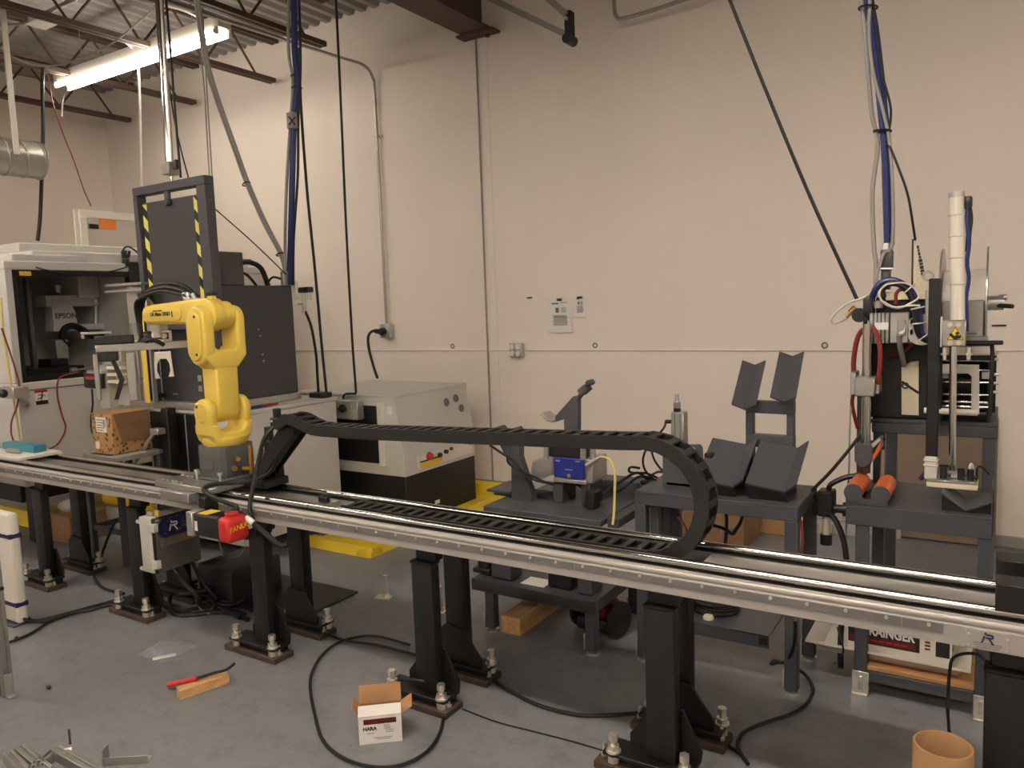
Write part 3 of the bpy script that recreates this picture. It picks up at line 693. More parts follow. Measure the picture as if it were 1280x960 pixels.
# valve group behind the base
vg = thing('air_regulator', 'black air regulator with brass silencer standing behind the robot base', 'regulator', (-2.99, 2.53, .80))
part('mount_post', MB().box(-3.02, -2.97, 2.50, 2.56, .80, .93, .003), 'black_plastic', vg)
part('regulator_body', MB().box(-3.03, -2.945, 2.49, 2.57, .93, .985, .006), 'black_plastic', vg)
part('adjust_knob', MB().cyl((-3.02, 2.52, .985), (-3.02, 2.52, 1.05), .024, .021).cyl((-3.02, 2.52, .985), (-3.02, 2.52, 1.0), .014), 'black_plastic', vg)
part('brass_column', MB().cyl((-3.09, 2.46, .825), (-3.09, 2.46, .965), .013).cyl((-3.13, 2.44, .85), (-3.09, 2.46, .85), .012), 'brass', vg)
part('brass_fitting', MB().cyl((-3.145, 2.40, .86), (-3.12, 2.385, .86), .013).cyl((-3.145, 2.42, .90), (-3.11, 2.40, .905), .011), 'brass', vg)
part('side_plate', MB().box(-3.08, -3.03, 2.495, 2.55, .82, .93, .003), 'robot_grey', vg)
cable('tube', 'thin cream tube lying on the carriage plate by the robot base', [(-3.1881, 2.3882, 0.8050), (-3.1965, 2.4376, 0.8100), (-3.1732, 2.4795, 0.8400), (-3.1767, 2.5340, 0.8700), (-2.97, 2.50, .90)], .005, 'yellow_hose')

# tower carrying the chain end
tw = thing('chain_bracket', 'black slanted bracket arm holding the left end of the cable chain', 'bracket', (-2.98, 2.46, .765))
part('foot', MB().box(-3.085, -2.93, 2.40, 2.55, .772, .81, .004), 'black', tw)
part('slant_arm', MB().prism([(-3.07, .80), (-2.99, .80), (-2.735, 1.045), (-2.73, 1.13), (-2.82, 1.13), (-2.83, 1.07)], 'y', 2.42, 2.47, .003, 1), 'black', tw)
part('slant_arm', MB().prism([(-3.07, .80), (-2.99, .80), (-2.735, 1.045), (-2.73, 1.13), (-2.82, 1.13), (-2.83, 1.07)], 'y', 2.505, 2.515, .002, 1), 'black', tw)
part('sensor_block', MB().box(-2.865, -2.80, 2.40, 2.45, 1.075, 1.12, .004).cyl((-2.84, 2.425, 1.12), (-2.84, 2.425, 1.16), .019), 'black_plastic', tw)
for px_, pz_ in ((-2.85, 1.105), (-2.845, 1.075), (-2.82, 1.07)):
    part('screw', MB().cyl((px_, 2.396, pz_), (px_, 2.402, pz_), .006, seg=8), 'steel', tw)

# cable chain
ch = thing('cable_chain', 'long black cable drag chain looping back over the aluminium track', 'cable chain', (-1.8, 2.44, .76))
path = [(-2.80, 1.090), (-2.74, 1.118), (-2.68, 1.112), (-2.62, 1.092), (-2.55, 1.080), (-2.40, 1.080)]
x = -2.3
while x < -1.0:
    path.append((x, 1.080 + (x + 2.3) / 1.3 * .042)); x += .1
cx_, cz_, R_ = -.997, .928, .196
for i in range(0, 21):
    a = PI / 2 - PI * i / 20
    path.append((cx_ + R_ * math.cos(a), cz_ + R_ * math.sin(a)))
x = -1.1
while x > -2.46:
    path.append((x, .732)); x -= .1
PT = [Vector((u, 2.435, v)) for u, v in path]
PT = catmull(PT, 6)
acc = [0.0]
for p, q_ in zip(PT, PT[1:]): acc.append(acc[-1] + (q_ - p).length)
pitch = .0565
def at_len(s):
    for i in range(len(acc) - 1):
        if acc[i + 1] >= s:
            f = (s - acc[i]) / max(1e-9, acc[i + 1] - acc[i]); return PT[i].lerp(PT[i + 1], f)
    return PT[-1]
def link_mesh():
    mb = MB()
    for s in (-1, 1):
        y = s * .048
        mb.prism(capsule(-.028, 0, .022, 0, .0245, n=5), 'y', y - .004, y + .004, .001, 1)
        mb.box(-.012, .046, y - s * .007 - .003, y - s * .007 + .003, -.0225, .0225, .001)
    mb.box(-.012, .014, -.044, .044, .018, .0255, .002)
    mb.box(-.012, .014, -.044, .044, -.0255, -.018, .002)
    return mb
lk = None; s = .03; nl = 0
while s < acc[-1]:
    p = at_len(s); d_ = (at_len(s + .01) - at_len(s - .01)).normalized()
    ang = math.atan2(-d_.z, d_.x)
    if lk is None:
        BASE['tmp'] = Vector((0, 0, 0))
        lk = bpy.data.objects.new('chain_link', _mesh('chain_link', link_mesh(), 'chain', (0, 0, 0))); o = lk
    else: o = lk.copy()
    C.objects.link(o); o.parent = ch; BASE[o.name] = BASE[ch.name]
    o.location = p - BASE[ch.name]; o.rotation_euler = (0, ang, 0)
    s += pitch; nl += 1
part('inner_cables', MB().tube([p + Vector((0, -.022, 0)) for p in PT[::8]], .009, 6, 3).tube([p + Vector((0, .004, 0)) for p in PT[::8]], .012, 6, 3).tube([p + Vector((0, .026, 0)) for p in PT[::8]], .008, 6, 3), 'rubber', ch, kind='stuff')
part('end_clamp', MB().box(-2.60, -2.55, 2.42, 2.45, .7425, .768, .003).box(-2.58, -2.565, 2.425, 2.445, .768, .778, .002), 'black_plastic', ch)

# control box hung on the post
cb = thing('control_box', 'light grey control box with smoked door on the post left of the motor', 'control box', (-3.72, 2.39, .28))
x0, x1, y0, y1, z0, z1 = -3.76, -3.635, 2.26, 2.52, .285, .578
part('enclosure', MB().box(x0, x1 - .02, y0, y1, z0, z1, .006, 2), 'lt_grey', cb)
part('door_frame', MB().box(x1 - .02, x1 - .004, y0, y1, z0, z1, .004), 'black_plastic', cb)
part('smoked_door', MB().box(x1 - .004, x1 + .010, y0 + .008, y1 - .004, z0 + .006, z1 - .006, .004), 'smoke', cb, 'smoked transparent door')
part('terminal_strip', MB().box(x1 - .0045, x1 - .003, y0 + .035, y1 - .03, z0 + .135, z0 + .185, 0), 'print_yellow', cb, 'yellow terminal strip behind the door')
for k in range(6):
    part('terminal', MB().box(x1 - .0035, x1 - .001, y0 + .05 + k * .028, y0 + .056 + k * .028, z0 + .148, z0 + .172, 0), 'print_white', cb)
stk = part('sticker', MB().prism(oct_(y0 + .135, z0 + .235, .115, .052, .03), 'x', x1 + .010, x1 + .0112), 'starry', cb, 'dark blue sticker with white letters')
logo_ir((x1 + .0116, y0 + .105, z0 + .238), (0, 1, 0), (0, 0, 1), .055, 'print_white', stk)
mb = MB(); rnd = random.Random(5)
for k in range(34):
    a = rnd.random() * 2 * PI; r = .03 + .022 * rnd.random(); yy = y0 + .11 + 1.5 * r * math.cos(a); zz = z0 + .235 + r * math.sin(a) * .95; s_ = .001 + .0014 * rnd.random()
    mb.quad((x1 + .0115, yy - s_, zz), (x1 + .0115, yy, zz - s_), (x1 + .0115, yy + s_, zz), (x1 + .0115, yy, zz + s_))
part('star_dots', mb, 'print_white', stk, kind='stuff')
for z in (z0 + .03, z1 - .07):
    part('latch', MB().box(x1 - .03, x1 + .014, y0 - .008, y0 + .02, z, z + .045, .003), 'lt_grey', cb)
part('back_bracket', MB().box(-3.84, x0, y0 + .06, y0 + .10, z0 + .04, z1 - .04, .003), 'black', cb)
for z in (z0 + .012, z1 - .03):
    part('mount_tab', MB().prism([(x0 + .01, z - .010), (x0 - .02, z - .010), (x0 - .032, z), (x0 - .02, z + .010), (x0 + .01, z + .010)], 'y', y0 + .003, y0 + .009).torus((x0 - .02, y0 + .002, z), (0, 1, 0), .007, .002, 12, 5), 'lt_grey', cb)
part('cable_gland', MB().box(x0 + .015, x0 + .06, y0 + .04, y0 + .09, z1, z1 + .02, .004), 'lt_grey', cb)
part('warning_label', MB().box(x0 + .065, x0 + .10, y0 + .05, y0 + .053, z1, z1 + .03, 0), 'print_yellow', cb)

# ================================================================ WHITE ASSEMBLY CELL (far left)
XW = -5.9
wc = thing('assembly_cell', 'white enclosed machine with open window showing a small white robot', 'machine', (-6.697, 3.405, 0))
part('lower_cabinet', MB().box( -7.378, XW, 2.724, 4.994, .42, 1.174, .008), 'white', wc)
part('under_shade_box', MB().box(-7.2, XW - .25, 2.80, 4.80, .26, .42, .003), 'black', wc)  # black box stands in for the shade beneath the cabinet
for xx in (-7.3, XW - .06):
    for yy in (2.80, 4.90):
        part('leg', MB().box(xx - .04, xx + .04, yy - .04, yy + .04, 0, .42, .004), 'black', wc)
part('ledge_line', MB().box(XW - .002, XW + .004, 2.724, 4.086, 1.114, 1.121, .001), 'grey', wc)
part('roof', MB().box( -7.378, XW, 2.724, 4.994, 1.98, 2.043, .006), 'white', wc)
part('corner_post', MB().box(XW - .06, XW, 2.724, 2.775, 1.174, 1.98, .004), 'white', wc)
part('corner_post', MB().box(XW - .06, XW, 3.649, 3.745, 1.174, 1.98, .004), 'white', wc)
part('side_wall', MB().box( -7.378, XW - .06, 2.724, 2.747, 1.174, 1.98, .002), 'lt_grey', wc)
part('inner_wall', MB().box( -7.378, -7.332, 2.747, 4.994, 1.174, 1.98, .002), 'lt_grey', wc)
part('inner_wall', MB().box( -7.332, XW - .06, 4.086, 4.131, 1.174, 1.98, .002), 'lt_grey', wc)
part('body', MB().box( -7.332, XW, 3.745, 4.994, 1.174, 1.98, .004), 'white', wc)
gk = [(2.445, 1.24), (3.215, 1.24), (3.215, 1.93), (2.445, 1.93)]
part('window_gasket', MB().box(XW - .05, XW - .01, 2.775, 2.809, 1.174, 1.98, .003).box(XW - .05, XW - .01, 2.809, 3.649, 1.174, 1.216, .003).box(XW - .05, XW - .01, 2.809, 3.649, 1.94, 1.98, .003), 'black', wc)
for y_ in (2.86, 2.95, 3.065):
    part('inner_post', MB().box( -6.379, -6.322, y_, y_ + .03, 1.174, 1.94, .003), 'grey', wc)
part('top_cover', MB().box( -7.264, -5.97, 2.951, 4.88, 2.043, 2.128, .008), 'white', wc)
part('top_cover', MB().box( -7.264, -6.186, 2.974, 4.88, 2.128, 2.202, .008), 'lt_grey', wc)
part('top_cover', MB().box( -7.151, -5.919, 2.792, 3.314, 2.043, 2.094, .006), 'white', wc)
part('yellow_tag', MB().box(XW - .009, XW - .007, 2.826, 2.906, 1.938, 1.969, 0), 'print_yellow', wc, 'yellow tag in the window corner')
stf = part('warning_sticker', MB().box(XW, XW + .0008, (-5.9020, 2.8456, 1.1004)[1] - .0, (-5.9020, 2.9340, 1.0903)[1], 1.004, 1.114, 0), 'print_white', wc, 'white warning sticker with black falling figure')
yA, yB = (-5.9020, 2.8456, 1.1004)[1], (-5.9020, 2.9340, 1.0903)[1]
part('sticker_band', MB().box(XW + .0008, XW + .0014, yA, yB, 1.092, 1.112, 0), 'print_red', stf)
part('sticker_band', MB().box(XW + .0008, XW + .0014, yA + .003, yB, 1.004, 1.033, 0), 'print_black', stf)
def stick():
    mb = MB()
    X_ = XW + .001; w = yB - yA
    P_ = lambda u, v: (X_, yA + w * u, 1.033 + .058 * v)
    for a, b_, r in (((.55, .80), (.55, .45), .006), ((.52, .72), (.25, .72), .003), ((.55, .75), (.85, .55), .003), ((.55, .45), (.18, .22), .0035), ((.55, .45), (.45, .05), .0035)):
        mb.cyl(P_(*a), P_(*b_), r, seg=6)
    mb.cyl((X_ - .0005, P_(.58, .93)[1], P_(0, .93)[2]), (X_ + .002, P_(.58, .93)[1], P_(0, .93)[2]), .0055, seg=10)
    return mb
part('falling_figure', stick(), 'print_black', stf)
part('lock', MB().cyl((XW, (-5.9020, 2.7877, 1.0084)[1], (-5.9020, 2.7877, 1.0084)[2]), (XW + .01, (-5.9020, 2.7877, 1.0084)[1], (-5.9020, 2.7877, 1.0084)[2]), .013), 'silver', wc)
part('camera_head', MB().box( -5.97, -5.891, (-5.9000, 3.6448, 1.9770)[1], 3.814, 1.861, 2.06, .006), 'black_plastic', wc)
part('camera_connector', MB().cyl((-5.9200, 3.6336, 2.0159), (-5.9200, 3.6394, 2.0795), .026).cyl((-5.9200, 3.6198, 2.0852), (-5.9200, 3.6183, 2.1420), .011).cyl((-5.9200, 3.6400, 2.0859), (-5.9200, 3.6457, 2.1494), .011).cyl((-5.9200, 3.6602, 2.0865), (-5.9200, 3.6790, 2.1444), .011).tube([(-5.9200, 3.6183, 2.1420), (-5.9200, 3.6481, 2.1748), (-5.9200, 3.6887, 2.1766), (-5.9200, 3.7465, 2.1342)], .007), 'black_plastic', wc)
cable('cable', 'thin black cable sagging across the top edge of the white machine', [(-5.8790, 2.9293, 1.9978), (-5.8790, 3.0107, 1.9764), (-5.8790, 3.1238, 1.9609), (-5.8790, 3.3647, 1.9588), (-5.8790, 3.4937, 1.9794), (-5.8790, 3.6151, 2.0132)], .005, 'rubber')
# white framed window panel standing on top
wp = thing('framed_panel', 'white framed clear panel with orange notice standing on the white machine', 'panel', (-6.697, 3.859, 2.202))
XP = -6.36
yl, yr = (-6.3600, 3.5508, 2.3886)[1], (-6.3600, 4.1000, 2.4264)[1]
part('frame_stile', MB().box(XP - .03, XP, yl, yl + .055, 2.202, 2.446, .003), 'lamp_white', wp)
part('frame_stile', MB().box(XP - .03, XP, yr - .055, yr, 2.202, 2.446, .003), 'lamp_white', wp)
part('frame_rail', MB().box(XP - .03, XP, yl, yr, 2.446, 2.508, .003), 'lamp_white', wp)
part('pane', MB().box(XP - .02, XP - .014, yl + .05, yr - .05, 2.202, 2.451, 0), 'acrylic', wp)
part('orange_notice', MB().box(XP - .013, XP - .012, (-6.3600, 3.7117, 2.3997)[1], (-6.3600, 3.8582, 2.4098)[1], (-6.3600, 3.7765, 2.3577)[2], (-6.3600, 3.7856, 2.4578)[2], 0), 'orange_card', wp, 'orange paper notice')
part('handle', MB().box(XP - .013, XP - .006, (-6.3600, 3.6219, 2.3740)[1], (-6.3600, 3.7030, 2.3793)[1], (-6.3600, 3.6604, 2.3569)[2], (-6.3600, 3.6640, 2.3964)[2], .002), 'black_plastic', wp)
part('bracket', MB().box(XP - .05, XP - .031, yl - .03, yl + .0, 2.202, 2.508, .002), 'lamp_white', wp)

# small white scara robot inside
sc_ = thing('scara_robot', 'small white assembly robot hanging inside the white machine window', 'robot', (-6.64, 3.348, 1.668))
A_ = [(-6.5260, 3.3237, 1.5524), (-6.5260, 3.5444, 1.7699), (-6.5260, 3.2895, 1.7219), (-6.5260, 3.7900, 1.8351)]
part('mount_flange', MB().box( -6.753, -6.492, (-6.5260, 3.5542, 1.8762)[1], (-6.5260, 3.7377, 1.8762)[1], (-6.5260, 3.5462, 1.7898)[2], 1.98, .006), 'lt_grey', sc_)
part('arm_plate', MB().box( -6.697, -6.526, (-6.5260, 3.3029, 1.7990)[1], (-6.5260, 3.7862, 1.7940)[1], (-6.5260, 3.5071, 1.7240)[2], (-6.5260, 3.5157, 1.8166)[2], .008, 2), 'lt_grey', sc_)
ya_, yb_ = (-6.5260, 3.3421, 1.6818)[1], (-6.5260, 3.5358, 1.6768)[1]
zt_, zb_ = (-6.5260, 3.4474, 1.7843)[2], (-6.5260, 3.4267, 1.5611)[2]
part('arm_housing', MB().prism([(ya_, zb_), (yb_, zb_), (yb_, zb_ + (zt_ - zb_) * .45), (yb_ - (yb_ - ya_) * .3, zt_), (ya_, zt_)], 'x', -6.65, -6.515, .006, 2), 'white', sc_, 'white housing with black lettering')
lettering('EPSON', .058, (-6.513, (ya_ + yb_) / 2 + .006, zb_ + .085), (0, 1, 0), (0, 0, 1), 'print_black', sc_, bold=.001)
part('quill', MB().cyl((-6.5600, 3.7319, 1.7547), (-6.5600, 3.7118, 1.5360), .022).cyl((-6.5600, 3.7344, 1.7820), (-6.5600, 3.7306, 1.7411), .045), 'silver', sc_)
part('cable_can', MB().cyl((-6.5830, 3.4362, 1.8983), (-6.5830, 3.4307, 1.8392), .03, .024), 'silver', sc_)
part('tool_plate', MB().box( -6.628, -6.492, (-6.5260, 3.3237, 1.5524)[1], (-6.5260, 3.7835, 1.5324)[1], (-6.5260, 3.5548, 1.5222)[2], (-6.5260, 3.5598, 1.5757)[2], .006, 2), 'white', sc_)
part('tool_cables', MB().tube([(-6.4920, 3.4329, 1.4019), (-6.4920, 3.3857, 1.4509), (-6.4810, 3.4007, 1.5353), (-6.4700, 3.4624, 1.5653), (-6.4700, 3.5449, 1.5286), (-6.4700, 3.6206, 1.4712), (-6.4920, 3.7237, 1.4797)], .026, 8).tube([(-6.5150, 3.3377, 1.3556), (-6.5150, 3.3691, 1.4191), (-6.5040, 3.4183, 1.4557)], .014), 'rubber', sc_)
part('tool_head', MB().box( -6.583, -6.47, (-6.5260, 3.3181, 1.3569)[1], (-6.5260, 3.4201, 1.3498)[1], (-6.5260, 3.3690, 1.2874)[2], (-6.5260, 3.3849, 1.4577)[2], .008), 'silver', sc_)
nest = thing('work_nest', 'black slide table with fixtures inside the white machine window', 'fixture', (-6.47, 3.178, 1.174))
part('slide', MB().box( -6.753, -6.186, 2.872, 3.382, 1.174, 1.248, .004), 'black', nest)
part('slide_rail', MB().box( -6.163, -6.106, 2.872, 3.575, 1.174, 1.203, .003), 'silver', nest)
part('block', MB().box( -6.583, -6.379, 3.223, 3.36, 1.248, 1.305, .006), 'black_plastic', nest)
part('toggle_clamp', MB().cyl((-6.129, 3.246, 1.214), (-6.106, 3.405, 1.231), .008).cyl((-6.129, 3.541, 1.231), (-6.106, 3.632, 1.242), .008).box( -6.174, -6.129, 3.246, 3.292, 1.203, 1.237, .004), 'silver', nest)
cable('tube', 'red air tube looping down the front of the white machine', [(-5.8680, 3.1675, 1.2170), (-5.8340, 3.0536, 1.2101), (-5.8110, 2.9750, 1.1768), (-5.8110, 2.9585, 1.0607), (-5.8110, 2.9789, 0.9099), (-5.8110, 2.9946, 0.8301), (-5.8110, 2.9709, 0.7621), (-5.8110, 2.9136, 0.7003), (-5.8110, 2.8269, 0.6744), (-5.8340, 2.7860, 0.6451)], .006, 'red_hose')
cable('tube', 'red tube hanging at the left edge of the white machine', [(-5.8110, 2.6304, 1.5720), (-5.8110, 2.6732, 1.3753), (-5.8000, 2.7014, 1.1764), (-5.8000, 2.6779, 1.0379), (-5.8000, 2.6314, 0.9313), (-5.8000, 2.6184, 0.8487), (-5.8000, 2.6321, 0.7729), (-5.8110, 2.6783, 0.7070)], .006, 'red_hose')
cable('tube', 'yellow tube slanting down the left edge of the white machine', [(-5.8230, 2.6505, 1.7806), (-5.8230, 2.6458, 1.5162), (-5.8230, 2.6554, 1.2368), (-5.8230, 2.6653, 1.0669), (-5.8230, 2.6753, 0.8953), (-5.8230, 2.6843, 0.7108)], .008, 'yellow_hose')
cable('cable', 'black hose hanging from the joists down to the white machine roof', [(-7.4000, 3.9187, 3.9072), (-7.0000, 3.6849, 3.6180), (-6.9230, 3.6183, 3.2472), (-6.9230, 3.5609, 2.7732), (-6.9230, 3.5194, 2.4681), (-6.9230, 3.4834, 2.2914)], .015, 'rubber')
cable('cable', 'thin reddish wire hanging at left toward the framed panel', [(-7.4000, 3.9563, 3.8595), (-7.1000, 3.8142, 3.5266), (-7.0370, 3.8399, 3.2675), (-7.0370, 3.9165, 3.0361), (-7.0370, 3.9804, 2.7972), (-7.0370, 4.0389, 2.6386)], .005, 'red_hose')
ba = thing('side_arm', 'grey bracket arm with black clamp at the left edge of the white machine', 'bracket', (-5.788, 2.701, 1.078))
part('arm', MB().box( -5.901, -5.698, (-5.8450, 2.6090, 1.1291)[1], (-5.8450, 2.7171, 1.1168)[1], (-5.8450, 2.6666, 1.0829)[2], (-5.8450, 2.6740, 1.1613)[2], .004), 'silver', ba)
part('clamp', MB().ball((-5.7320, 2.5625, 1.1268), .03, 12), 'black_plastic', ba)

# sensor fixture in front of the white machine
sf = thing('sensor_fixture', 'clear acrylic fixture with red and black sensor above the patterned carton', 'fixture', (-5.05, 2.95, 1.0))
YS = 2.93
def pbox(a, b_, dy, bev=.003):       # box between two points of the plane Y = a[1]
    return MB().box(min(a[0], b_[0]), max(a[0], b_[0]), a[1], a[1] + dy, min(a[2], b_[2]), max(a[2], b_[2]), bev)
part('sensor_body', pbox((-5.3959, 2.9300, 1.1338), (-5.1772, 2.9300, 1.2551), .06, .008), 'black_plastic', sf)
part('sensor_face', pbox((-5.3615, 2.9280, 1.1966), (-5.2190, 2.9280, 1.2161), .004), 'print_red', sf)
part('sensor_clip', pbox((-5.3412, 2.9260, 1.2363), (-5.1595, 2.9260, 1.2612), .05), 'silver', sf)
part('acrylic_plate', pbox((-5.2715, 2.9600, 0.9938), (-5.1451, 2.9600, 1.2967), .10), 'acrylic', sf)
part('acrylic_plate', pbox((-5.1664, 2.9500, 1.2973), (-4.9726, 2.9500, 1.3209), .08), 'acrylic', sf)
part('acrylic_plate', pbox((-5.2931, 3.0200, 1.0134), (-5.0028, 3.0200, 1.2057), .012), 'acrylic', sf)
part('stack_bar', pbox((-5.1503, 2.9600, 1.2637), (-4.9850, 2.9600, 1.2876), .05), 'lamp_white', sf)
part('stack_bar', pbox((-5.1572, 2.9600, 1.2196), (-4.9924, 2.9600, 1.2389), .05), 'lamp_white', sf)
part('stack_bar', pbox((-5.1651, 2.9600, 1.1698), (-4.9998, 2.9600, 1.1900), .05), 'lamp_white', sf)
part('mount_column', pbox((-5.1016, 2.9900, 1.1627), (-5.0157, 2.9900, 1.4149), .04), 'silver', sf)
part('mount_rail', pbox((-5.1845, 3.0200, 1.8248), (-4.7634, 3.0200, 1.8433), .05), 'alu', sf)
part('mount_rail', pbox((-5.1914, 3.0200, 1.7815), (-4.7694, 3.0200, 1.8018), .03), 'alu', sf)
part('mount_bracket', pbox((-5.0050, 3.0600, 1.5684), (-4.8823, 3.0600, 1.7747), .04), 'silver', sf)
part('mount_bracket', pbox((-5.2036, 3.0800, 1.0375), (-4.9696, 3.0800, 1.4581), .02), 'silver', sf)
cable('cable', 'black sensor cable hanging down to the grey stool', [(-5.3138, 2.9400, 1.1293), (-5.3032, 2.9300, 1.0245), (-5.3209, 2.9200, 0.9297), (-5.2965, 2.9000, 0.8609), (-5.2293, 2.8800, 0.8122), (-5.1217, 2.8600, 0.7780), (-4.9926, 2.8400, 0.7736)], .007, 'rubber')

# stool and carton
st = thing('steel_stool', 'grey welded steel stool holding the patterned carton', 'stool', (-4.95, 2.91, 0))
sx0, sx1, sy0, sy1 = -5.15, -4.75, 2.745, 3.07
part('top_frame', MB().box(sx0, sx1, sy0, sy0 + .03, .69, .72, .002).box(sx0, sx1, sy1 - .03, sy1, .69, .72, .002).box(sx0, sx0 + .03, sy0 + .03, sy1 - .03, .69, .72, .002).box(sx1 - .03, sx1, sy0 + .03, sy1 - .03, .69, .72, .002), 'silver', st)
part('top_panel', MB().box(sx0 + .03, sx1 - .03, sy0 + .03, sy1 - .03, .70, .716, .002), 'lt_grey', st)
part('black_pad', MB().box(sx0 + .06, sx0 + .26, sy0 + .02, sy0 + .10, .716, .722, .002), 'black_plastic', st)
for xx in (sx0 + .018, sx1 - .018):
    for yy in (sy0 + .018, sy1 - .018):
        part('leg', MB().box(xx - .018, xx + .018, yy - .018, yy + .018, 0, .70, .003), 'grey', st)
for q_ in ((sx0 + .036, sx1 - .036, sy0 + .008, sy0 + .028), (sx1 - .028, sx1 - .008, sy0 + .036, sy1 - .036), (sx0 + .008, sx0 + .028, sy0 + .036, sy1 - .036)):
    part('cross_bar', MB().box(*q_, .20, .235, .003), 'grey', st)
bx = thing('patterned_carton', 'brown patterned carton with white label standing on the grey stool', 'carton', (-4.97, 2.93, .72))
part('carton_body', MB().box(-5.10, -4.865, 2.80, 3.07, .7205, .985, .002), 'cart_print', bx)
part('flap', MB().box(-5.10, -4.98, 2.80, 3.07, .985, .989, .001).box(-4.985, -4.865, 2.80, 3.07, .986, .990, .001), 'card', bx)
part('open_side_flap', MB().prism([(2.81, .99), (3.06, .99), (3.06, .78), (2.86, .80)], 'x', -4.864, -4.860), 'card_dark', bx)
lb = part('shipping_label', MB().box(-5.05, -4.93, 2.7985, 2.7995, .865, .965, 0), 'paper', bx, 'white shipping label')
mb = MB()
for k in range(5): mb.box(-5.04, -4.97 + .02 * (k % 2), 2.7978, 2.7984, .875 + .017 * k, .881 + .017 * k, 0)
for k in range(5): mb.box(-4.965 + k * .006, -4.962 + k * .006, 2.7978, 2.7984, .90, .95, 0)
part('label_print', mb, 'print_grey', lb)
part('shipping_label', MB().box(-5.075, -5.03, 2.7985, 2.7995, .75, .80, 0), 'paper', bx)
# small carton below the stool side and tape
solo('carton', MB().box(-5.88, -5.60, 2.85, 3.12, 0.0, .20, .003), 'card_dark', 'dark brown carton on the floor behind the left posts', 'carton', (-5.74, 2.98, 0))
solo('clear_bag', MB().ball((-5.74, 2.98, .254), .12, 12, (1.05, 1.0, .45)), 'bag', 'crumpled clear bag lying on the dark brown carton', 'bag', (-5.74, 2.98, .20))

# ================================================================ GREY CELL WITH LIFTING DOOR
gc = thing('press_cell', 'tall dark grey machine with lifting door above a white cabinet', 'machine', (-4.6, 3.6, 0))
part('base_cabinet', MB().box(-5.05, -4.10, 3.17, 4.055, .10, .955, .006), 'white', gc)
part('cabinet_top', MB().box(-5.05, -4.095, 3.165, 4.06, .955, .98, .004), 'lt_grey', gc)
part('front_panel', MB().box(-5.0, -4.33, 3.150, 3.172, .16, .955, .004), 'black', gc, 'black front panel')
part('panel_trim', MB().box(-4.60, -4.592, 3.145, 3.151, .18, .95, .001), 'silver', gc)
for xx in (-5.0, -4.16):
    for yy in (3.24, 3.99):
        part('foot', MB().cyl((xx, yy, 0), (xx, yy, .10), .025).cyl((xx, yy, 0), (xx, yy, .012), .045), 'steel', gc)
part('side_plaque', MB().box(-4.1002, -4.0990, 3.30, 3.36, .50, .56, 0), 'lt_grey', gc)
part('enclosure', MB().box(-4.95, -4.30, 3.23, 3.885, 1.03, 1.80, .006), 'grey_panel', gc)
part('sill', MB().box(-4.97, -4.29, 3.16, 3.90, .98, 1.03, .004), 'silver', gc)
part('top_box', MB().box(-4.95, -4.30, 3.23, 3.475, 1.80, 2.02, .005), 'grey_panel', gc)
part('pin', MB().cyl((-4.32, 3.47, 1.965), (-4.32, 3.55, 1.97), .008), 'grey', gc)
for (yy, zz) in ((3.56, 1.50), (3.57, 1.455), (3.58, 1.325), (3.585, 1.28)):
    part('rivet', MB().cyl((-4.302, yy, zz), (-4.296, yy, zz), .0055, seg=8), 'steel', gc)
part('frame_post', MB().box(-4.95, -4.905, 3.13, 3.20, 1.03, 2.42, .004), 'grey', gc)
part('frame_post', MB().box(-4.275, -4.185, 3.13, 3.20, 1.03, 2.42, .004), 'grey', gc)
part('frame_header', MB().box(-4.95, -4.185, 3.13, 3.20, 2.42, 2.475, .004), 'grey', gc)
dr = part('door', MB().box(-4.885, -4.29, 3.155, 3.185, 1.52, 2.37, .003), 'grey_panel', gc, 'charcoal lifting door')
part('hazard_strip', MB().box(-4.885, -4.838, 3.1535, 3.1545, 1.56, 2.36, 0), 'hazard', dr, 'yellow and black striped tape')
part('hazard_strip', MB().box(-4.338, -4.29, 3.1535, 3.1545, 1.56, 2.36, 0), 'hazard', dr, 'yellow and black striped tape')
part('clevis', MB().box(-4.615, -4.565, 3.135, 3.155, 2.33, 2.43, .004).cyl((-4.59, 3.13, 2.35), (-4.59, 3.16, 2.35), .02), 'grey', dr)
part('small_label', MB().box(-4.54, -4.50, 3.2285, 3.2292, 1.10, 1.14, 0), 'silver', gc)
part('small_label', MB().box(-4.54, -4.50, 3.2285, 3.2292, 1.17, 1.21, 0), 'silver', gc)
part('small_label', MB().box(-4.83, -4.77, 3.2285, 3.2292, 1.07, 1.08, 0), 'silver', gc)
part('corner_bracket', MB().box(-4.32, -4.29, 3.80, 3.90, 1.80, 1.90, .003), 'silver', gc)
ac = thing('air_cylinder', 'long bright air cylinder above the grey lifting door', 'cylinder', (-4.565, 3.165, 2.475))
part('barrel', MB().cyl((-4.565, 3.165, 2.60), (-4.54, 3.165, 3.72), .026), 'rail', ac)
part('tie_rod', MB().cyl((-4.525, 3.15, 2.60), (-4.50, 3.15, 3.72), .008, seg=8).cyl((-4.61, 3.18, 2.60), (-4.585, 3.18, 3.72), .008, seg=8), 'steel', ac)
part('end_cap', MB().box(-4.605, -4.525, 3.125, 3.205, 2.52, 2.60, .005), 'alu', ac)
part('end_cap', MB().box(-4.58, -4.50, 3.125, 3.205, 3.72, 3.80, .005), 'alu', ac)
part('hanger_rod', MB().cyl((-4.54, 3.165, 3.80), (-4.54, 3.165, 4.31), .01), 'steel', ac)
part('rod', MB().cyl((-4.565, 3.165, 2.42), (-4.565, 3.165, 2.52), .012), 'rail', ac)
part('fitting', MB().cyl((-4.525, 3.165, 2.56), (-4.50, 3.165, 2.56), .01).box(-4.51, -4.485, 3.155, 3.175, 2.55, 2.61, .003), 'black_plastic', ac)
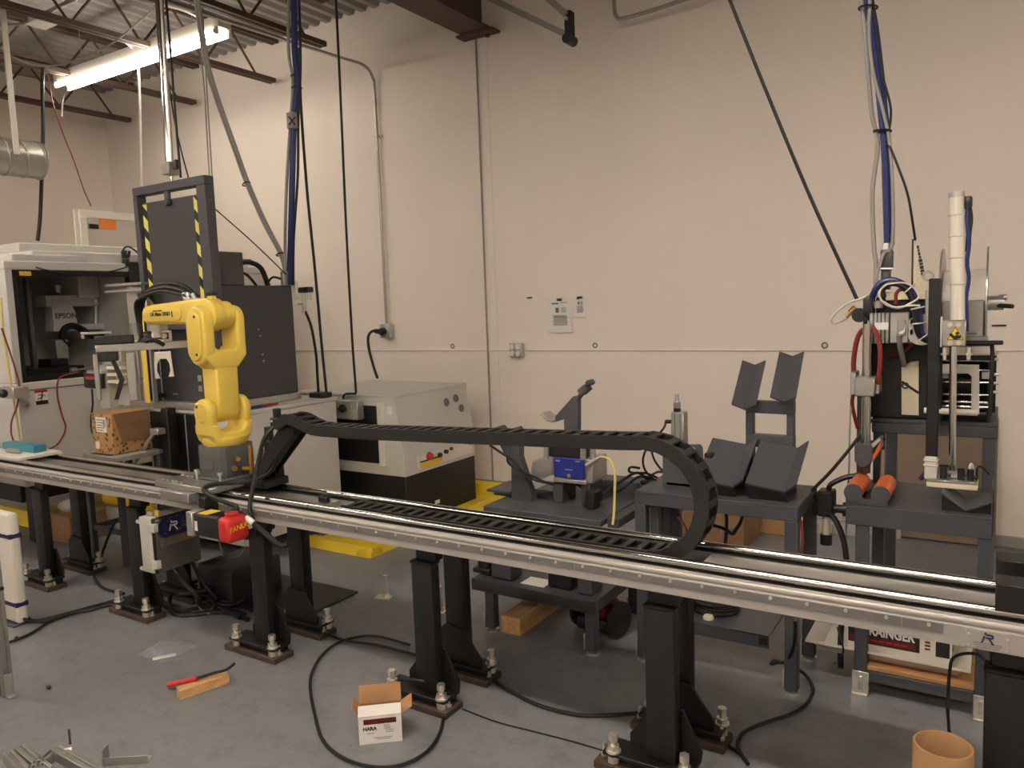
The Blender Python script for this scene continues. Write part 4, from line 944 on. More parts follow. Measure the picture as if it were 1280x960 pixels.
part('sensor_lamp', MB().ball((-4.522, 3.133, 3.16), .007, 8), 'led_red', ac, 'glowing red sensor light')
lc = thing('light_curtain', 'tall yellow light curtain bar left of the robot forearm', 'light curtain', (-4.87, 3.09, 1.03))
a_, b_ = (-4.8544, 3.0900, 1.7307), (-4.8909, 3.0900, 1.0197)
part('yellow_bar', MB().box(-4.895, -4.835, 3.06, 3.10, 1.03, 1.745, .006, 2), 'yellow', lc)
part('lens_strip', MB().box(-4.835, -4.826, 3.062, 3.095, 1.05, 1.735, .002), 'print_black', lc)
part('steel_rail', MB().box(-4.822, -4.800, 3.07, 3.10, 1.03, 1.74, .003), 'alu', lc)
part('bracket', MB().box(-4.89, -4.80, 3.10, 3.16, 1.06, 1.09, .003).box(-4.89, -4.80, 3.10, 3.16, 1.66, 1.69, .003), 'black', lc)
pr = thing('brace_strut', 'aluminium brace strut leaning below the yellow light curtain', 'strut', (-4.9, 2.98, .66))
part('strut', MB().cyl((-4.9827, 3.0000, 0.6131), (-4.7011, 3.0000, 0.8674), .013, seg=8), 'alu', pr)
part('clamp', MB().box((-4.7129, 3.0000, 0.8453)[0] - .03, (-4.7129, 3.0000, 0.8453)[0] + .06, 2.98, 3.04, (-4.7129, 3.0000, 0.8453)[2] - .01, (-4.7129, 3.0000, 0.8453)[2] + .03, .004), 'steel', pr)
part('upright', MB().box(-4.73, -4.66, 3.06, 3.13, .0, 1.0, .004), 'black', pr)
sd = thing('screwdriver', 'screwdriver with blue handle and red grip on the white cabinet top', 'tool', (-4.28, 3.5, .98))
part('handle', MB().cyl((-4.14, 3.24, .992), (-4.15, 3.42, .992), .012, .010), 'blue', sd)
part('grip', MB().cyl((-4.15, 3.42, .992), (-4.155, 3.56, .991), .010, .007), 'dark_red', sd)
part('shaft', MB().cyl((-4.155, 3.56, .991), (-4.16, 3.66, .99), .004), 'steel', sd)
rg = thing('filter_regulator', 'black filter regulator at the right edge of the grey machine', 'regulator', (-4.27, 3.9, 1.75))
part('bracket', MB().box(-4.30, -4.26, 3.885, 3.905, 1.70, 1.83, .003), 'lamp_white', rg)
part('regulator_head', MB().box(-4.27, -4.16, 3.905, 3.96, 1.745, 1.785, .006), 'black_plastic', rg)
part('bowl', MB().cyl((-4.235, 3.93, 1.64), (-4.235, 3.93, 1.745), .015).cyl((-4.18, 3.93, 1.69), (-4.18, 3.93, 1.745), .016), 'clear_hose', rg)
part('fitting', MB().cyl((-4.29, 3.92, 1.67), (-4.235, 3.93, 1.67), .008).cyl((-4.24, 3.93, 1.60), (-4.235, 3.93, 1.64), .014), 'steel', rg)
cable('cable', 'black hose hanging from the filter regulator to the cabinet', [(-4.235, 3.93, 1.62), (-4.20, 3.95, 1.5), (-4.19, 3.97, 1.3), (-4.21, 3.99, 1.15), (-4.22, 4.0, .99)], .010, 'rubber')

# ================================================================ CHILLER
cx0, cx1, cy0, cy1 = -4.75, -3.62, 4.22, 5.12
cl_ = thing('chiller', 'low light grey chiller unit with black base beside the white cabinet', 'chiller', (-4.2, 4.7, 0))
part('base', MB().box(cx0 + .01, cx1 - .005, cy0 + .01, cy1 - .01, .02, .385, .004), 'black', cl_)
part('body', MB().prism([(cx0, .385), (cx1, .385), (cx1, .52), (cx1 - .07, .965), (cx0, .965)], 'y', cy0, cy1, .006, 2), 'lt_grey', cl_)
part('lid', MB().box(cx0 - .004, cx1 - .066, cy0 - .006, cy1 + .006, .962, .982, .005), 'lt_grey', cl_)
part('front_grille', MB().box(cx0 + .02, -3.86, cy0 - .008, cy0 + .002, .47, .90, .003), 'black', cl_, 'black radiator grille')
mb = MB(); z = .48
while z < .89:
    mb.box(cx0 + .03, -3.87, cy0 - .012, cy0 - .007, z, z + .005, 0); z += .014
part('grille_fins', mb, 'black', cl_, kind='stuff')
part('corner_trim', MB().box(-3.85, -3.79, cy0 - .014, cy0 + .002, .45, .925, .003), 'lamp_white', cl_)
part('front_label', MB().box(-3.76, -3.71, cy0 - .0012, cy0 - .0002, .84, .90, 0), 'print_white', cl_)
for zz in (.53, .885): part('bolt', MB().cyl((-3.81, cy0 - .016, zz), (-3.81, cy0 - .012, zz), .007, seg=8), 'steel', cl_)
for k in range(4): part('screw', MB().cyl((-4.5 + k * .26, cy0 - .004, .40), (-4.5 + k * .26, cy0, .40), .006, seg=8), 'steel', cl_)
cp = part('control_panel', MB().box(cx1, cx1 + .006, 4.36, 5.08, .41, .515, .003), 'lamp_white', cl_)
part('stop_button', MB().lathe([(.001, .03), (.02, .03), (.026, .022), (.026, .006), (.032, .006), (.032, 0)], (cx1 + .006, 4.50, .492), (1, 0, 0), 20), 'red', cp)
part('switch', MB().cyl((cx1 + .006, 4.62, .480), (cx1 + .03, 4.62, .480), .016), 'black_plastic', cp)
part('switch', MB().cyl((cx1 + .006, 4.70, .490), (cx1 + .03, 4.70, .490), .016), 'black_plastic', cp)
part('button', MB().cyl((cx1 + .006, 4.775, .500), (cx1 + .02, 4.775, .500), .014), 'dark_red', cp)
part('button', MB().cyl((cx1 + .006, 5.03, .500), (cx1 + .02, 5.03, .500), .012), 'red', cp)
part('warning_label', MB().box(cx1 + .006, cx1 + .007, 4.40, 4.66, .413, .458, 0), 'print_yellow', cp, 'yellow warning label')
part('label_header', MB().box(cx1 + .007, cx1 + .008, 4.39, 4.66, .459, .470, 0), 'print_black', cp)
part('side_label', MB().box(cx1 + .001, cx1 + .002, 4.92, 4.93, .40, .41, 0), 'steel', cl_)
part('base_tag', MB().box(cx1 - .005, cx1 - .004, 4.56, 4.62, .10, .13, 0), 'print_white', cl_)
for yy, zz in ((4.82, .86), (4.95, .875), (5.0, .79)):
    part('gauge', MB().torus((cx1 - .07 * (zz - .52) / .445 + .004, yy, zz), (1, 0, .157), .026, .006, 18, 6).torus((cx1 - .07 * (zz - .52) / .445 + .004, yy, zz), (1, 0, .157), .012, .004, 14, 6), 'print_grey', cl_)
sw = thing('switch_box', 'silver metal switch box with knob on the chiller front', 'switch', (-4.1, 4.18, .84))
part('box_body', MB().box(-4.19, -3.97, 4.135, 4.205, .80, .945, .005), 'silver', sw)
part('face_plate', MB().box(-4.185, -4.025, 4.130, 4.136, .805, .94, .002), 'silver', sw)
part('knob', MB().cyl((-4.105, 4.132, .885), (-4.105, 4.11, .885), .03).box(-4.14, -4.07, 4.10, 4.112, .875, .895, .003), 'black_plastic', sw)
cable('supply_cable', 'black cord dropping from the ceiling to the chiller switch box', [(-4.0065, 4.1900, 3.7886), (-4.0168, 4.1900, 3.0783), (-4.0331, 4.1900, 2.1761), (-4.0361, 4.1900, 1.4185), (-4.0291, 4.1900, 1.0917), (-4.0283, 4.1900, 0.9960)], .009, 'rubber')
cable('supply_cable', 'short grey flex looping over the silver switch box', [(-4.0192, 4.1800, 0.9914), (-4.0759, 4.1800, 0.9897), (-4.1337, 4.1800, 0.9819), (-4.1536, 4.1800, 0.9388), (-4.1483, 4.1800, 0.9026)], .008, 'rubber')
cable('supply_cable', 'black cord dropping from the ceiling to the cabinet plug', [(-4.2010, 4.0000, 3.4534), (-4.2193, 4.0000, 3.0746), (-4.2095, 4.0000, 2.4614), (-4.1783, 4.0000, 1.8916), (-4.1580, 4.0000, 1.3714), (-4.1388, 4.0000, 1.0204)], .010, 'rubber')
solo('plug_connector', MB().box(-4.26, -4.12, 3.94, 4.04, .981, 1.02, .006), 'black_plastic', 'black plug connector on the rear of the white cabinet', 'plug', (-4.19, 4.0, .981))
# spill berm
bm_ = thing('spill_berm', 'bright yellow spill berm on the floor around the chiller', 'berm', (-3.7, 4.6, 0))
rim = lambda a, b_, c, d: [(a, 0), (b_, 0), (b_ - .03, .055), (a + .03, .055)]
part('berm_wall', MB().prism([(3.59, 0), (3.72, 0), (3.70, .05), (3.62, .06)], 'x', -4.03, -3.41, .006, 2), 'berm', bm_)
part('berm_wall', MB().prism([(-3.54, 0), (-3.41, 0), (-3.44, .06), (-3.52, .05)], 'y', 3.59, 5.45, .006, 2), 'berm', bm_)
part('berm_wall', MB().prism([(5.32, 0), (5.45, 0), (5.42, .09), (5.34, .08)], 'x', -4.9, -3.41, .006, 2), 'berm', bm_)
part('berm_floor', MB().box(-4.03, -3.45, 3.65, 5.40, .004, .018, .002), 'berm', bm_)
mb = MB().box(-6.75, -6.35, 2.95, 3.6, 0, .07, .02, 2)
b2 = thing('spill_berm', 'yellow spill berm end showing behind the leftmost post', 'berm', (-6.5, 3.2, 0))
part('berm_wall', MB().prism([(2.95, 0), (3.10, 0), (3.07, .10), (2.99, .11)], 'x', -7.0, -6.2, .015, 2), 'berm', b2)
part('berm_floor', MB().box(-7.0, -6.22, 3.05, 3.9, .002, .012, .002), 'berm', b2)
b3 = thing('spill_berm', 'yellow drum base showing between the grey stool legs', 'berm', (-5.1, 3.35, 0))
part('tray_body', MB().box(-5.75, -5.09, 3.2, 3.9, .0, .20, .02, 2), 'lt_grey', b3)
part('tray_rim', MB().box(-5.77, -5.085, 3.18, 3.92, .20, .32, .03, 3), 'berm', b3)

# ================================================================ HOSES FROM THE CEILING
hb = thing('hose_bundle', 'bundle of blue air hoses hanging down to the grey machine top', 'hose', (-4.32, 3.86, 1.82))
H = [(-4.0575, 3.8600, 3.8555), (-4.0922, 3.8600, 3.3962), (-4.0882, 3.8600, 3.1848), (-4.1434, 3.8600, 2.9277), (-4.1940, 3.8600, 2.5551), (-4.2510, 3.8600, 2.1178), (-4.2968, 3.8600, 1.8046)]
def shift(P, dx, dy=0): return [(a + dx, b_ + dy, c) for a, b_, c in P]
part('air_hose', MB().tube(shift(H, -.012), .016), 'blue', hb)
part('air_hose', MB().tube(shift(H, .016, -.01), .015), 'blue', hb)
part('grey_hose', MB().tube([(a - .04 - .015 * math.sin(i * 1.7), b_ - .01, c) for i, (a, b_, c) in enumerate(H)], .011), 'grey_hose', hb)
part('black_cable', MB().tube([(a + .038 + .014 * math.sin(i * 2.1), b_, c) for i, (a, b_, c) in enumerate(H)], .009), 'rubber', hb)
part('tie', MB().torus((-4.1012, 3.8600, 3.2136), (0, 0, 1), .035, .004).torus((-4.1007, 3.8600, 3.1341), (0, 0, 1), .035, .004), 'rubber', hb)
part('splice_box', MB().cbox((-4.1027, 3.8000, 2.9054), (.06, .05, .11), None, .008, 2), 'grey_hose', hb, 'grey taped splice')
part('splice_tie', MB().cyl((-4.0932, 3.7650, 2.9241), (-4.0367, 3.7650, 2.8629), .004).cyl((-4.0319, 3.7650, 2.9145), (-4.0981, 3.7650, 2.8721), .004), 'rubber', hb)
hc = thing('cable_bundle', 'grey taped cable bundle slanting down from the ceiling to the grey machine', 'cable', (-4.3, 3.85, 1.82))
G = [(-4.3706, 3.3000, 3.6535), (-4.4104, 3.3500, 3.4310), (-4.4383, 3.4000, 3.2231), (-4.4801, 3.5000, 3.0201), (-4.4872, 3.6000, 2.7739), (-4.4893, 3.7000, 2.5156), (-4.4292, 3.7800, 2.2392), (-4.3530, 3.8400, 2.0228), (-4.3322, 3.8600, 1.8689)]
for k, (dx, dy, r) in enumerate(((0, 0, .011), (.018, .006, .009), (-.012, .012, .009), (.006, .02, .01))):
    part('cable_strand', MB().tube(shift(G, dx, dy), r), 'grey_hose', hc)
part('tie', MB().torus(G[5], (.5, 0, -1), .026, .004).torus(G[7], (.4, 0, -1), .026, .005), 'rubber', hc)
cable('hanging_line', 'white cord hanging straight from the middle of the tube light', [(-6.3914, 4.2000, 3.8095), (-6.4158, 4.2000, 3.4754), (-6.4523, 4.2000, 3.1382), (-6.4914, 4.2000, 2.7819)], .011, 'white_hose')
cable('hanging_line', 'thin black line hanging right of the bright air cylinder', [(-4.6663, 3.3000, 3.6983), (-4.6602, 3.3000, 3.4197), (-4.6621, 3.3000, 3.0111), (-4.6549, 3.3000, 2.5317)], .008, 'rubber')
cable('hanging_line', 'thinner dark cord slanting behind the bright air cylinder', [(-4.9977, 3.5000, 3.3242), (-4.9587, 3.5000, 2.9893), (-4.9056, 3.5000, 2.7615), (-4.8485, 3.5000, 2.5668)], .005, 'rubber')
cable('hanging_line', 'pair of thin grey wires hanging beside the slanting cable bundle', [(-5.1223, 3.9000, 3.9881), (-5.1390, 3.9000, 3.6165), (-5.1337, 3.9000, 3.2646), (-5.1469, 3.9000, 2.6718), (-5.1164, 3.9000, 2.1113)], .005, 'grey_hose')
cable('hanging_line', 'second thin grey wire hanging beside the slanting cable bundle', [(-5.0762, 3.9000, 3.9773), (-5.0993, 3.9000, 3.5506), (-5.1056, 3.9000, 3.2599), (-5.1184, 3.9000, 2.6685), (-5.1451, 3.9000, 2.1133)], .005, 'grey_hose')
cable('hanging_line', 'thin wire stretched diagonally from the door frame to the blue hoses', [(-4.19, 3.2, 2.27), (-4.22, 3.5, 2.08), (-4.30, 3.86, 1.86)], .004, 'rubber')
for k, (pts, r) in enumerate((([(-4.35, 3.475, 1.95), (-4.35, 3.56, 1.96), (-4.35, 3.66, 1.92), (-4.36, 3.72, 1.80)], .018), ([(-4.36, 3.475, 1.90), (-4.36, 3.55, 1.87), (-4.36, 3.62, 1.80)], .010), ([(-4.38, 3.72, 1.80), (-4.38, 3.78, 1.86), (-4.38, 3.86, 1.85)], .008))):
    cable('cable', ['thick black hose curving out of the grey top box', 'thin black hose under the thick one at the grey top box', 'black hose arching to the foot of the blue hoses'][k], pts, r, 'rubber')
cable('cable', 'black cable draping from the chain bracket over the track front', [(-2.83, 2.41, 1.09), (-2.86, 2.36, 1.03), (-2.88, 2.33, .92), (-2.87, 2.28, .80), (-2.84, 2.235, .73), (-2.80, 2.225, .66), (-2.80, 2.225, .62), (-2.86, 2.225, .595), (-2.94, 2.215, .605)], .010, 'rubber')
cable('cable', 'black motor cable with white clip running right from the red cap', [(-2.86, 2.155, .735), (-2.86, 2.18, .75), (-2.98, 2.17, .775), (-3.10, 2.19, .80), (-3.10, 2.24, .815), (-2.98, 2.34, .82), (-2.9, 2.40, .85), (-2.83, 2.41, .93)], .010, 'rubber')
cable('cable', 'black sleeved cable from the red motor cap to the next post', [(-2.86, 2.17, .735), (-2.82, 2.19, .705), (-2.75, 2.21, .655), (-2.68, 2.22, .61), (-2.63, 2.225, .59), (-2.60, 2.235, .60)], .012, 'rubber')
solo('cable_marker', MB().cyl((-2.815, 2.192, .702), (-2.778, 2.20, .678), .0145), 'print_white', 'white marker sleeve on the black motor cable', 'marker', (-2.80, 2.195, .69))
cable('cable', 'black air hose from the regulator up to the chain bracket', [(-2.945, 2.53, .965), (-2.90, 2.52, .97), (-2.87, 2.47, 1.03), (-2.865, 2.44, 1.09)], .009, 'rubber')

te = thing('connector_plate', 'white plate with teal connector on the track at the left picture edge', 'connector', (-5.22, 2.38, .765))
part('plate', MB().box(-5.55, -5.02, 2.29, 2.55, .765, .785, .003), 'lamp_white', te)
part('teal_block', MB().box(-5.5, -5.10, 2.42, 2.50, .785, .83, .006, 2), 'teal', te, 'teal connector block')
part('plug', MB().cyl((-5.30, 2.36, .80), (-5.18, 2.38, .80), .014), 'silver', te)

# ================================================================ LOW FIXTURE TABLE (centre)
def leg_with_pad(x, y, top, w, parent, m='table_grey'):
    l = part('leg', MB().box(x - w / 2, x + w / 2, y - w / 2, y + w / 2, .018, top, .003), m, parent)
    part('foot_pad', MB().cyl((x, y, 0), (x, y, .010), .032).cyl((x, y, .01), (x, y, .03), .008).box(x - w / 2 - .006, x - w / 2, y - w / 2 - .006, y + w / 2, .018, .10, .002), 'steel', l)
    return l
ta = thing('fixture_table', 'low dark two tier steel table in the centre behind the track', 'table', (-1.78, 3.3, 0))
part('table_top', MB().box(-2.09, -1.46, 3.0, 3.62, .612, .640, .003), 'table_grey', ta)
for q_ in ((-2.18, -1.50, 3.0, 3.04), (-2.18, -1.50, 3.52, 3.56), (-2.18, -2.14, 3.04, 3.52), (-1.54, -1.50, 3.04, 3.52)):
    part('shelf_frame', MB().box(*q_, .205, .262, .002), 'table_grey', ta)
part('shelf_plate', MB().box(-2.14, -1.54, 3.04, 3.52, .245, .258, .002), 'table_grey', ta)
for x_, y_ in ((-2.085, 3.035), (-1.535, 3.035), (-2.085, 3.52), (-1.535, 3.52)): leg_with_pad(x_, y_, .205, .05, ta)
part('pillar', MB().box(-2.10, -1.98, 3.06, 3.16, .262, .612, .004), 'table_grey', ta)
part('pillar', MB().box(-1.62, -1.54, 3.06, 3.16, .262, .612, .004), 'table_grey', ta)
part('rear_riser', MB().box(-1.80, -1.46, 3.50, 3.62, .64, .70, .004), 'table_grey', ta)
solo('paper_sheet', MB().box(-1.93, -1.80, 3.06, 3.16, .2585, .2600, 0), 'paper', 'white paper sheet on the lower shelf of the low table', 'paper', (-1.87, 3.1, .2585))
solo('power_supply', MB().box(-1.79, -1.66, 3.08, 3.26, .2585, .36, .006), 'black_plastic', 'black box on the lower shelf beside the white paper', 'box', (-1.72, 3.16, .2585))
solo('valve_pack', MB().box(-2.20, -2.13, 3.08, 3.16, .265, .36, .01).box(-2.22, -2.12, 3.07, 3.12, .265, .29, .004), 'black_plastic', 'small black valve on the left end of the low table shelf', 'valve', (-2.17, 3.1, .262))

# left fixture stand
f1 = thing('fixture_stand', 'grey gusseted upright stand on the left of the low table', 'stand', (-2.08, 3.25, .64))
part('base_box', MB().box((-2.1633, 3.2000, 0.5966)[0], (-2.0514, 3.2000, 0.6088)[0], 3.2, 3.4, .64, (-2.1604, 3.2000, 0.6596)[2], .004), 'table_grey', f1)
part('cover_plate', MB().box((-2.1897, 3.2000, 0.6651)[0], (-2.0484, 3.2000, 0.6790)[0], 3.18, 3.4, (-2.1604, 3.2000, 0.6596)[2], (-2.1600, 3.2000, 0.6680)[2] + .003, .001), 'table_grey', f1)
def pl(*ps): return [(p[0], p[2]) for p in ps]
part('upright', MB().prism(pl((-2.0308, 3.1600, 0.6124), (-2.0175, 3.1600, 0.9806), (-1.9688, 3.1600, 0.9834), (-1.9740, 3.1600, 0.8558), (-1.9123, 3.1600, 0.6775), (-1.9147, 3.1600, 0.6172)), 'y', 3.16, 3.21, .003, 1), 'table_grey', f1)
part('gusset', MB().prism(pl((-2.0315, 3.1700, 0.8011), (-2.0955, 3.1700, 0.9097), (-2.0940, 3.1700, 0.9422), (-2.0229, 3.1700, 0.9467)), 'y', 3.17, 3.20, .003, 1), 'table_grey', f1)
part('cradle', MB().prism([(-.02, 0), (.02, 0), (.06, .05), (.05, .06), (0, .012), (-.05, .06), (-.06, .05)], 'y', 3.1, 3.3, .002, 1, Matrix.Translation((-2.09, 0, .93))), 'table_grey', f1)

# right fixture stand with blue plate
f2 = thing('marking_fixture', 'grey marking fixture with blue plate and tall slanted arm on the low table', 'fixture', (-1.75, 3.25, .64))
part('tall_post', MB().prism(pl((-1.8040, 3.3000, 0.7293), (-1.7953, 3.3000, 1.0349), (-1.8508, 3.3000, 1.0162), (-1.8429, 3.3000, 1.0486), (-1.7416, 3.3000, 1.1497), (-1.7154, 3.3000, 1.1505), (-1.7280, 3.3000, 0.7363)), 'y', 3.3, 3.34, .003, 1), 'grey', f2)
part('post_flange', MB().prism(pl((-1.7849, 3.3400, 0.7225), (-1.7722, 3.3400, 1.1260), (-1.7406, 3.3400, 1.1449), (-1.7274, 3.3400, 1.1454), (-1.7400, 3.3400, 0.7267)), 'y', 3.34, 3.36, .002, 1), 'grey', f2)
vt = (-1.8675, 3.3100, 1.0219)
part('v_cradle', MB().prism([(-.040, .022), (0, -.008), (.03, -.012), (.027, -.022), (-.004, -.018), (-.045, .016)], 'y', 3.27, 3.37, .002, 1, Matrix.Translation((vt[0], 0, vt[2] + .02))), 'silver', f2)
tt = (-1.6856, 3.3200, 1.1823)
part('top_holder', MB().cbox(tt, (.05, .06, .035), Matrix.Rotation(math.radians(-38), 3, 'Y'), .004).cbox((tt[0] + .03, tt[1], tt[2] + .035), (.025, .06, .025), Matrix.Rotation(math.radians(-38), 3, 'Y'), .004).cyl((tt[0] - .045, tt[1], tt[2] - .055), (tt[0], tt[1], tt[2]), .012), 'grey', f2)
part('blue_plate', MB().box((-1.7950, 3.1800, 0.7676)[0], (-1.6309, 3.1800, 0.7824)[0], 3.18, 3.195, (-1.7164, 3.1800, 0.7708)[2], (-1.7132, 3.1800, 0.8699)[2], .004), 'label_blue', f2, 'dark blue plate with white marks')
a_ = (-1.7102, 3.1790, 0.8142); b_ = (-1.7111, 3.1790, 0.7851)
mk = MB(); mk.box(a_[0] - .02, a_[0] + .02, 3.1785, 3.1795, a_[2] - .003, a_[2] + .002, 0)
mk.cyl((b_[0], 3.1785, b_[2]), (b_[0], 3.1795, b_[2]), .010, seg=14)
for p_ in ((-1.7696, 3.1790, 0.8521), (-1.6619, 3.1790, 0.8567)): mk.box(p_[0] - .012, p_[0] + .012, 3.177, 3.1795, p_[2] - .003, p_[2] + .004, 0)
part('plate_marks', mk, 'silver', f2)
part('plate_trim', MB().box((-1.8027, 3.1850, 0.7540)[0], (-1.6212, 3.1850, 0.7707)[0], 3.185, 3.36, (-1.7199, 3.1850, 0.7461)[2], (-1.7192, 3.1850, 0.7656)[2], .003), 'silver', f2)
part('support_leg', MB().box((-1.8122, 3.2000, 0.5908)[0], (-1.7589, 3.2000, 0.5969)[0], 3.2, 3.34, .64, (-1.7718, 3.2000, 0.7379)[2], .004), 'grey', f2)
part('support_leg', MB().box((-1.6589, 3.2000, 0.6084)[0], (-1.6121, 3.2000, 0.6138)[0], 3.2, 3.34, .64, (-1.6420, 3.2000, 0.7501)[2], .004), 'grey', f2)
part('side_block', MB().box((-1.6373, 3.2000, 0.7660)[0], (-1.5952, 3.2000, 0.7699)[0], 3.2, 3.36, (-1.6208, 3.2000, 0.7521)[2], (-1.6175, 3.2000, 0.8676)[2], .004), 'silver', f2)
for p0_, p1_ in (((-1.8434, 3.2000, 0.8463), (-1.8403, 3.2000, 0.9334)), ((-1.6429, 3.2000, 0.8618), (-1.6404, 3.2000, 0.9464)), ((-1.5923, 3.2000, 0.8734), (-1.5899, 3.2000, 0.9572))):
    part('clamp_cylinder', MB().cyl(p0_, p1_, .014), 'silver', f2)
part('clamp_body', MB().box((-1.8447, 3.2100, 0.8443)[0], (-1.6421, 3.2100, 0.9177)[0], 3.21, 3.30, (-1.7731, 3.2100, 0.8616)[2], (-1.7710, 3.2100, 0.9244)[2], .006), 'black_plastic', f2)
part('clamp_lever', MB().cyl((-1.6166, 3.1800, 0.8410), (-1.5576, 3.1800, 0.8798), .010).cyl((-1.5700, 3.1800, 0.8751), (-1.5369, 3.1800, 0.8889), .006), 'silver', f2)
part('shroud', MB().prism(pl((-2.0759, 3.4200, 0.6960), (-2.0579, 3.4200, 0.7791), (-2.0033, 3.4200, 0.8089), (-1.9360, 3.4200, 0.8182), (-1.9405, 3.4200, 0.6912), (-2.0134, 3.4200, 0.6674)), 'y', 3.42, 3.52, .006, 2), 'silver', f2, 'dull grey sheet shroud')
part('hopper_plate', MB().prism(pl((-2.0552, 3.4000, 0.6678), (-1.9043, 3.4000, 0.7323), (-1.9072, 3.4000, 0.6481), (-2.0135, 3.4000, 0.6119)), 'y', 3.40, 3.41), 'lt_grey', f2)
part('base_block', MB().box((-1.9315, 3.2400, 0.5671)[0], (-1.8258, 3.2400, 0.5792)[0], 3.24, 3.42, .64, (-1.8856, 3.2400, 0.6861)[2], .004), 'grey', f2)
part('hose_reel', MB().torus((-1.7482, 3.3000, 0.6540), (0, 1, .2), .07, .008), 'rubber', f2)
part('terminal_box', MB().cbox((-1.5877, 3.1800, 0.6869), (.05, .08, .085), Matrix.Rotation(.15, 3, 'Y'), .008, 2), 'black_plastic', f2)
cable('tube', 'pale yellow tube curving down from the marking fixture', [(-1.5369, 3.1800, 0.8889), (-1.4951, 3.1600, 0.8884), (-1.4624, 3.1400, 0.8652), (-1.4443, 3.1200, 0.8302), (-1.4366, 3.1000, 0.7692), (-1.4199, 3.0500, 0.6734), (-1.4179, 3.0300, 0.6208)], .006, 'yellow_hose')
cable('cable', 'black cables sweeping down from the chain to the marking fixture', [(-2.0719, 3.0500, 0.9321), (-2.0329, 3.0800, 0.8940), (-1.9782, 3.1000, 0.8549), (-1.9307, 3.1300, 0.7936), (-1.8818, 3.1600, 0.7640), (-1.8492, 3.1800, 0.7429), (-1.8073, 3.2000, 0.7346)], .006, 'rubber')
cable('cable', 'lower black cable crossing the gusseted stand to the marking fixture', [(-2.0051, 3.1000, 0.8726), (-2.0018, 3.1000, 0.8412), (-1.9832, 3.1200, 0.8150), (-1.9310, 3.1300, 0.7857), (-1.8913, 3.1600, 0.7512), (-1.8494, 3.1800, 0.7389), (-1.8119, 3.2000, 0.7282)], .005, 'rubber')
vm = thing('valve_manifold', 'black valve manifold with cables on a low post right of the marking fixture', 'valve', (-1.50, 3.45, 0))
part('rail', MB().prism([(3.05, .60), (3.75, .60), (3.75, .64), (3.05, .64)], 'x', -1.455, -1.40, .003, 1), 'table_grey', vm)
part('post', MB().box(-1.475, -1.40, 3.62, 3.70, .0, .60, .004), 'table_grey', vm)
part('manifold', MB().box(-1.48, -1.36, 3.45, 3.60, .64, .70, .006).box(-1.47, -1.37, 3.46, 3.52, .70, .725, .006), 'black_plastic', vm)
part('side_valve', MB().box(-1.36, -1.30, 3.45, 3.55, .63, .69, .006), 'black_plastic', vm)
part('fitting', MB().cyl((-1.30, 3.48, .66), (-1.285, 3.48, .66), .015).cyl((-1.285, 3.48, .66), (-1.25, 3.48, .655), .012), 'steel', vm)
part('cable_loom', MB().tube([(-1.56, 3.22, .70), (-1.52, 3.30, .735), (-1.47, 3.42, .77), (-1.44, 3.48, .73)], .007).tube([(-1.56, 3.22, .68), (-1.50, 3.32, .71), (-1.46, 3.42, .75), (-1.42, 3.50, .73)], .007).tube([(-1.46, 3.44, .79), (-1.49, 3.40, .80), (-1.50, 3.42, .77), (-1.44, 3.47, .76), (-1.40, 3.52, .73)], .006).tube([(-1.44, 3.50, .73), (-1.40, 3.52, .76), (-1.35, 3.54, .755), (-1.34, 3.54, .77)], .006), 'rubber', vm)
cable('tube', 'red tubing hanging between the manifold and the centre table leg', [(-1.26, 3.48, .655), (-1.24, 3.46, .62), (-1.26, 3.40, .59), (-1.20, 3.34, .56), (-1.14, 3.28, .46), (-1.08, 3.26, .36), (-1.05, 3.24, .30)], .007, 'red_hose')

# ================================================================ CENTRE TABLE WITH V BLOCKS
tb = thing('work_table', 'dark grey square leg table carrying the V blocks', 'table', (-.98, 3.35, 0))
part('table_top', MB().box(-1.33, -.645, 3.07, 3.46, .765, .775, .002), 'table_grey', tb)
for q_ in ((-1.33, -.645, 3.07, 3.115), (-1.33, -.645, 3.415, 3.46), (-1.33, -1.285, 3.115, 3.415), (-.69, -.645, 3.115, 3.415)):
    part('apron', MB().box(*q_, .715, .765, .002), 'table_grey', tb)
for x_, y_ in ((-1.305, 3.095), (-.67, 3.095), (-1.305, 3.435), (-.67, 3.435)): leg_with_pad(x_, y_, .715, .05, tb)
part('shelf', MB().box(-1.27, -.76, 3.09, 3.42, .212, .220, .002).box(-1.27, -.76, 3.09, 3.094, .165, .22, .001), 'table_grey', tb)
part('shelf_end', MB().box(-.80, -.765, 3.0895, 3.0935, .178, .208, 0), 'black', tb)
part('shelf_hanger', MB().box(-1.28, -1.24, 3.12, 3.16, .22, .715, .003).box(-1.28, -1.24, 3.38, 3.42, .22, .715, .003), 'table_grey', tb)
solo('cable_coil', MB().torus((-1.04, 3.27, .232), (0, 0, 1), .10, .010).torus((-1.035, 3.275, .250), (.05, 0, 1), .095, .010).torus((-1.045, 3.27, .267), (0, .05, 1), .098, .010), 'rubber', 'coil of black cable on the centre table lower shelf', 'cable', (-1.04, 3.27, .22))
solo('yellow_knob', MB().lathe([(.001, .018), (.018, .016), (.024, .008), (.024, 0), (.001, 0)], (-1.03, 3.15, .2205), (0, 0, 1), 14), 'cream', 'small cream knob on the front of the centre table shelf', 'knob', (-1.03, 3.15, .2205))

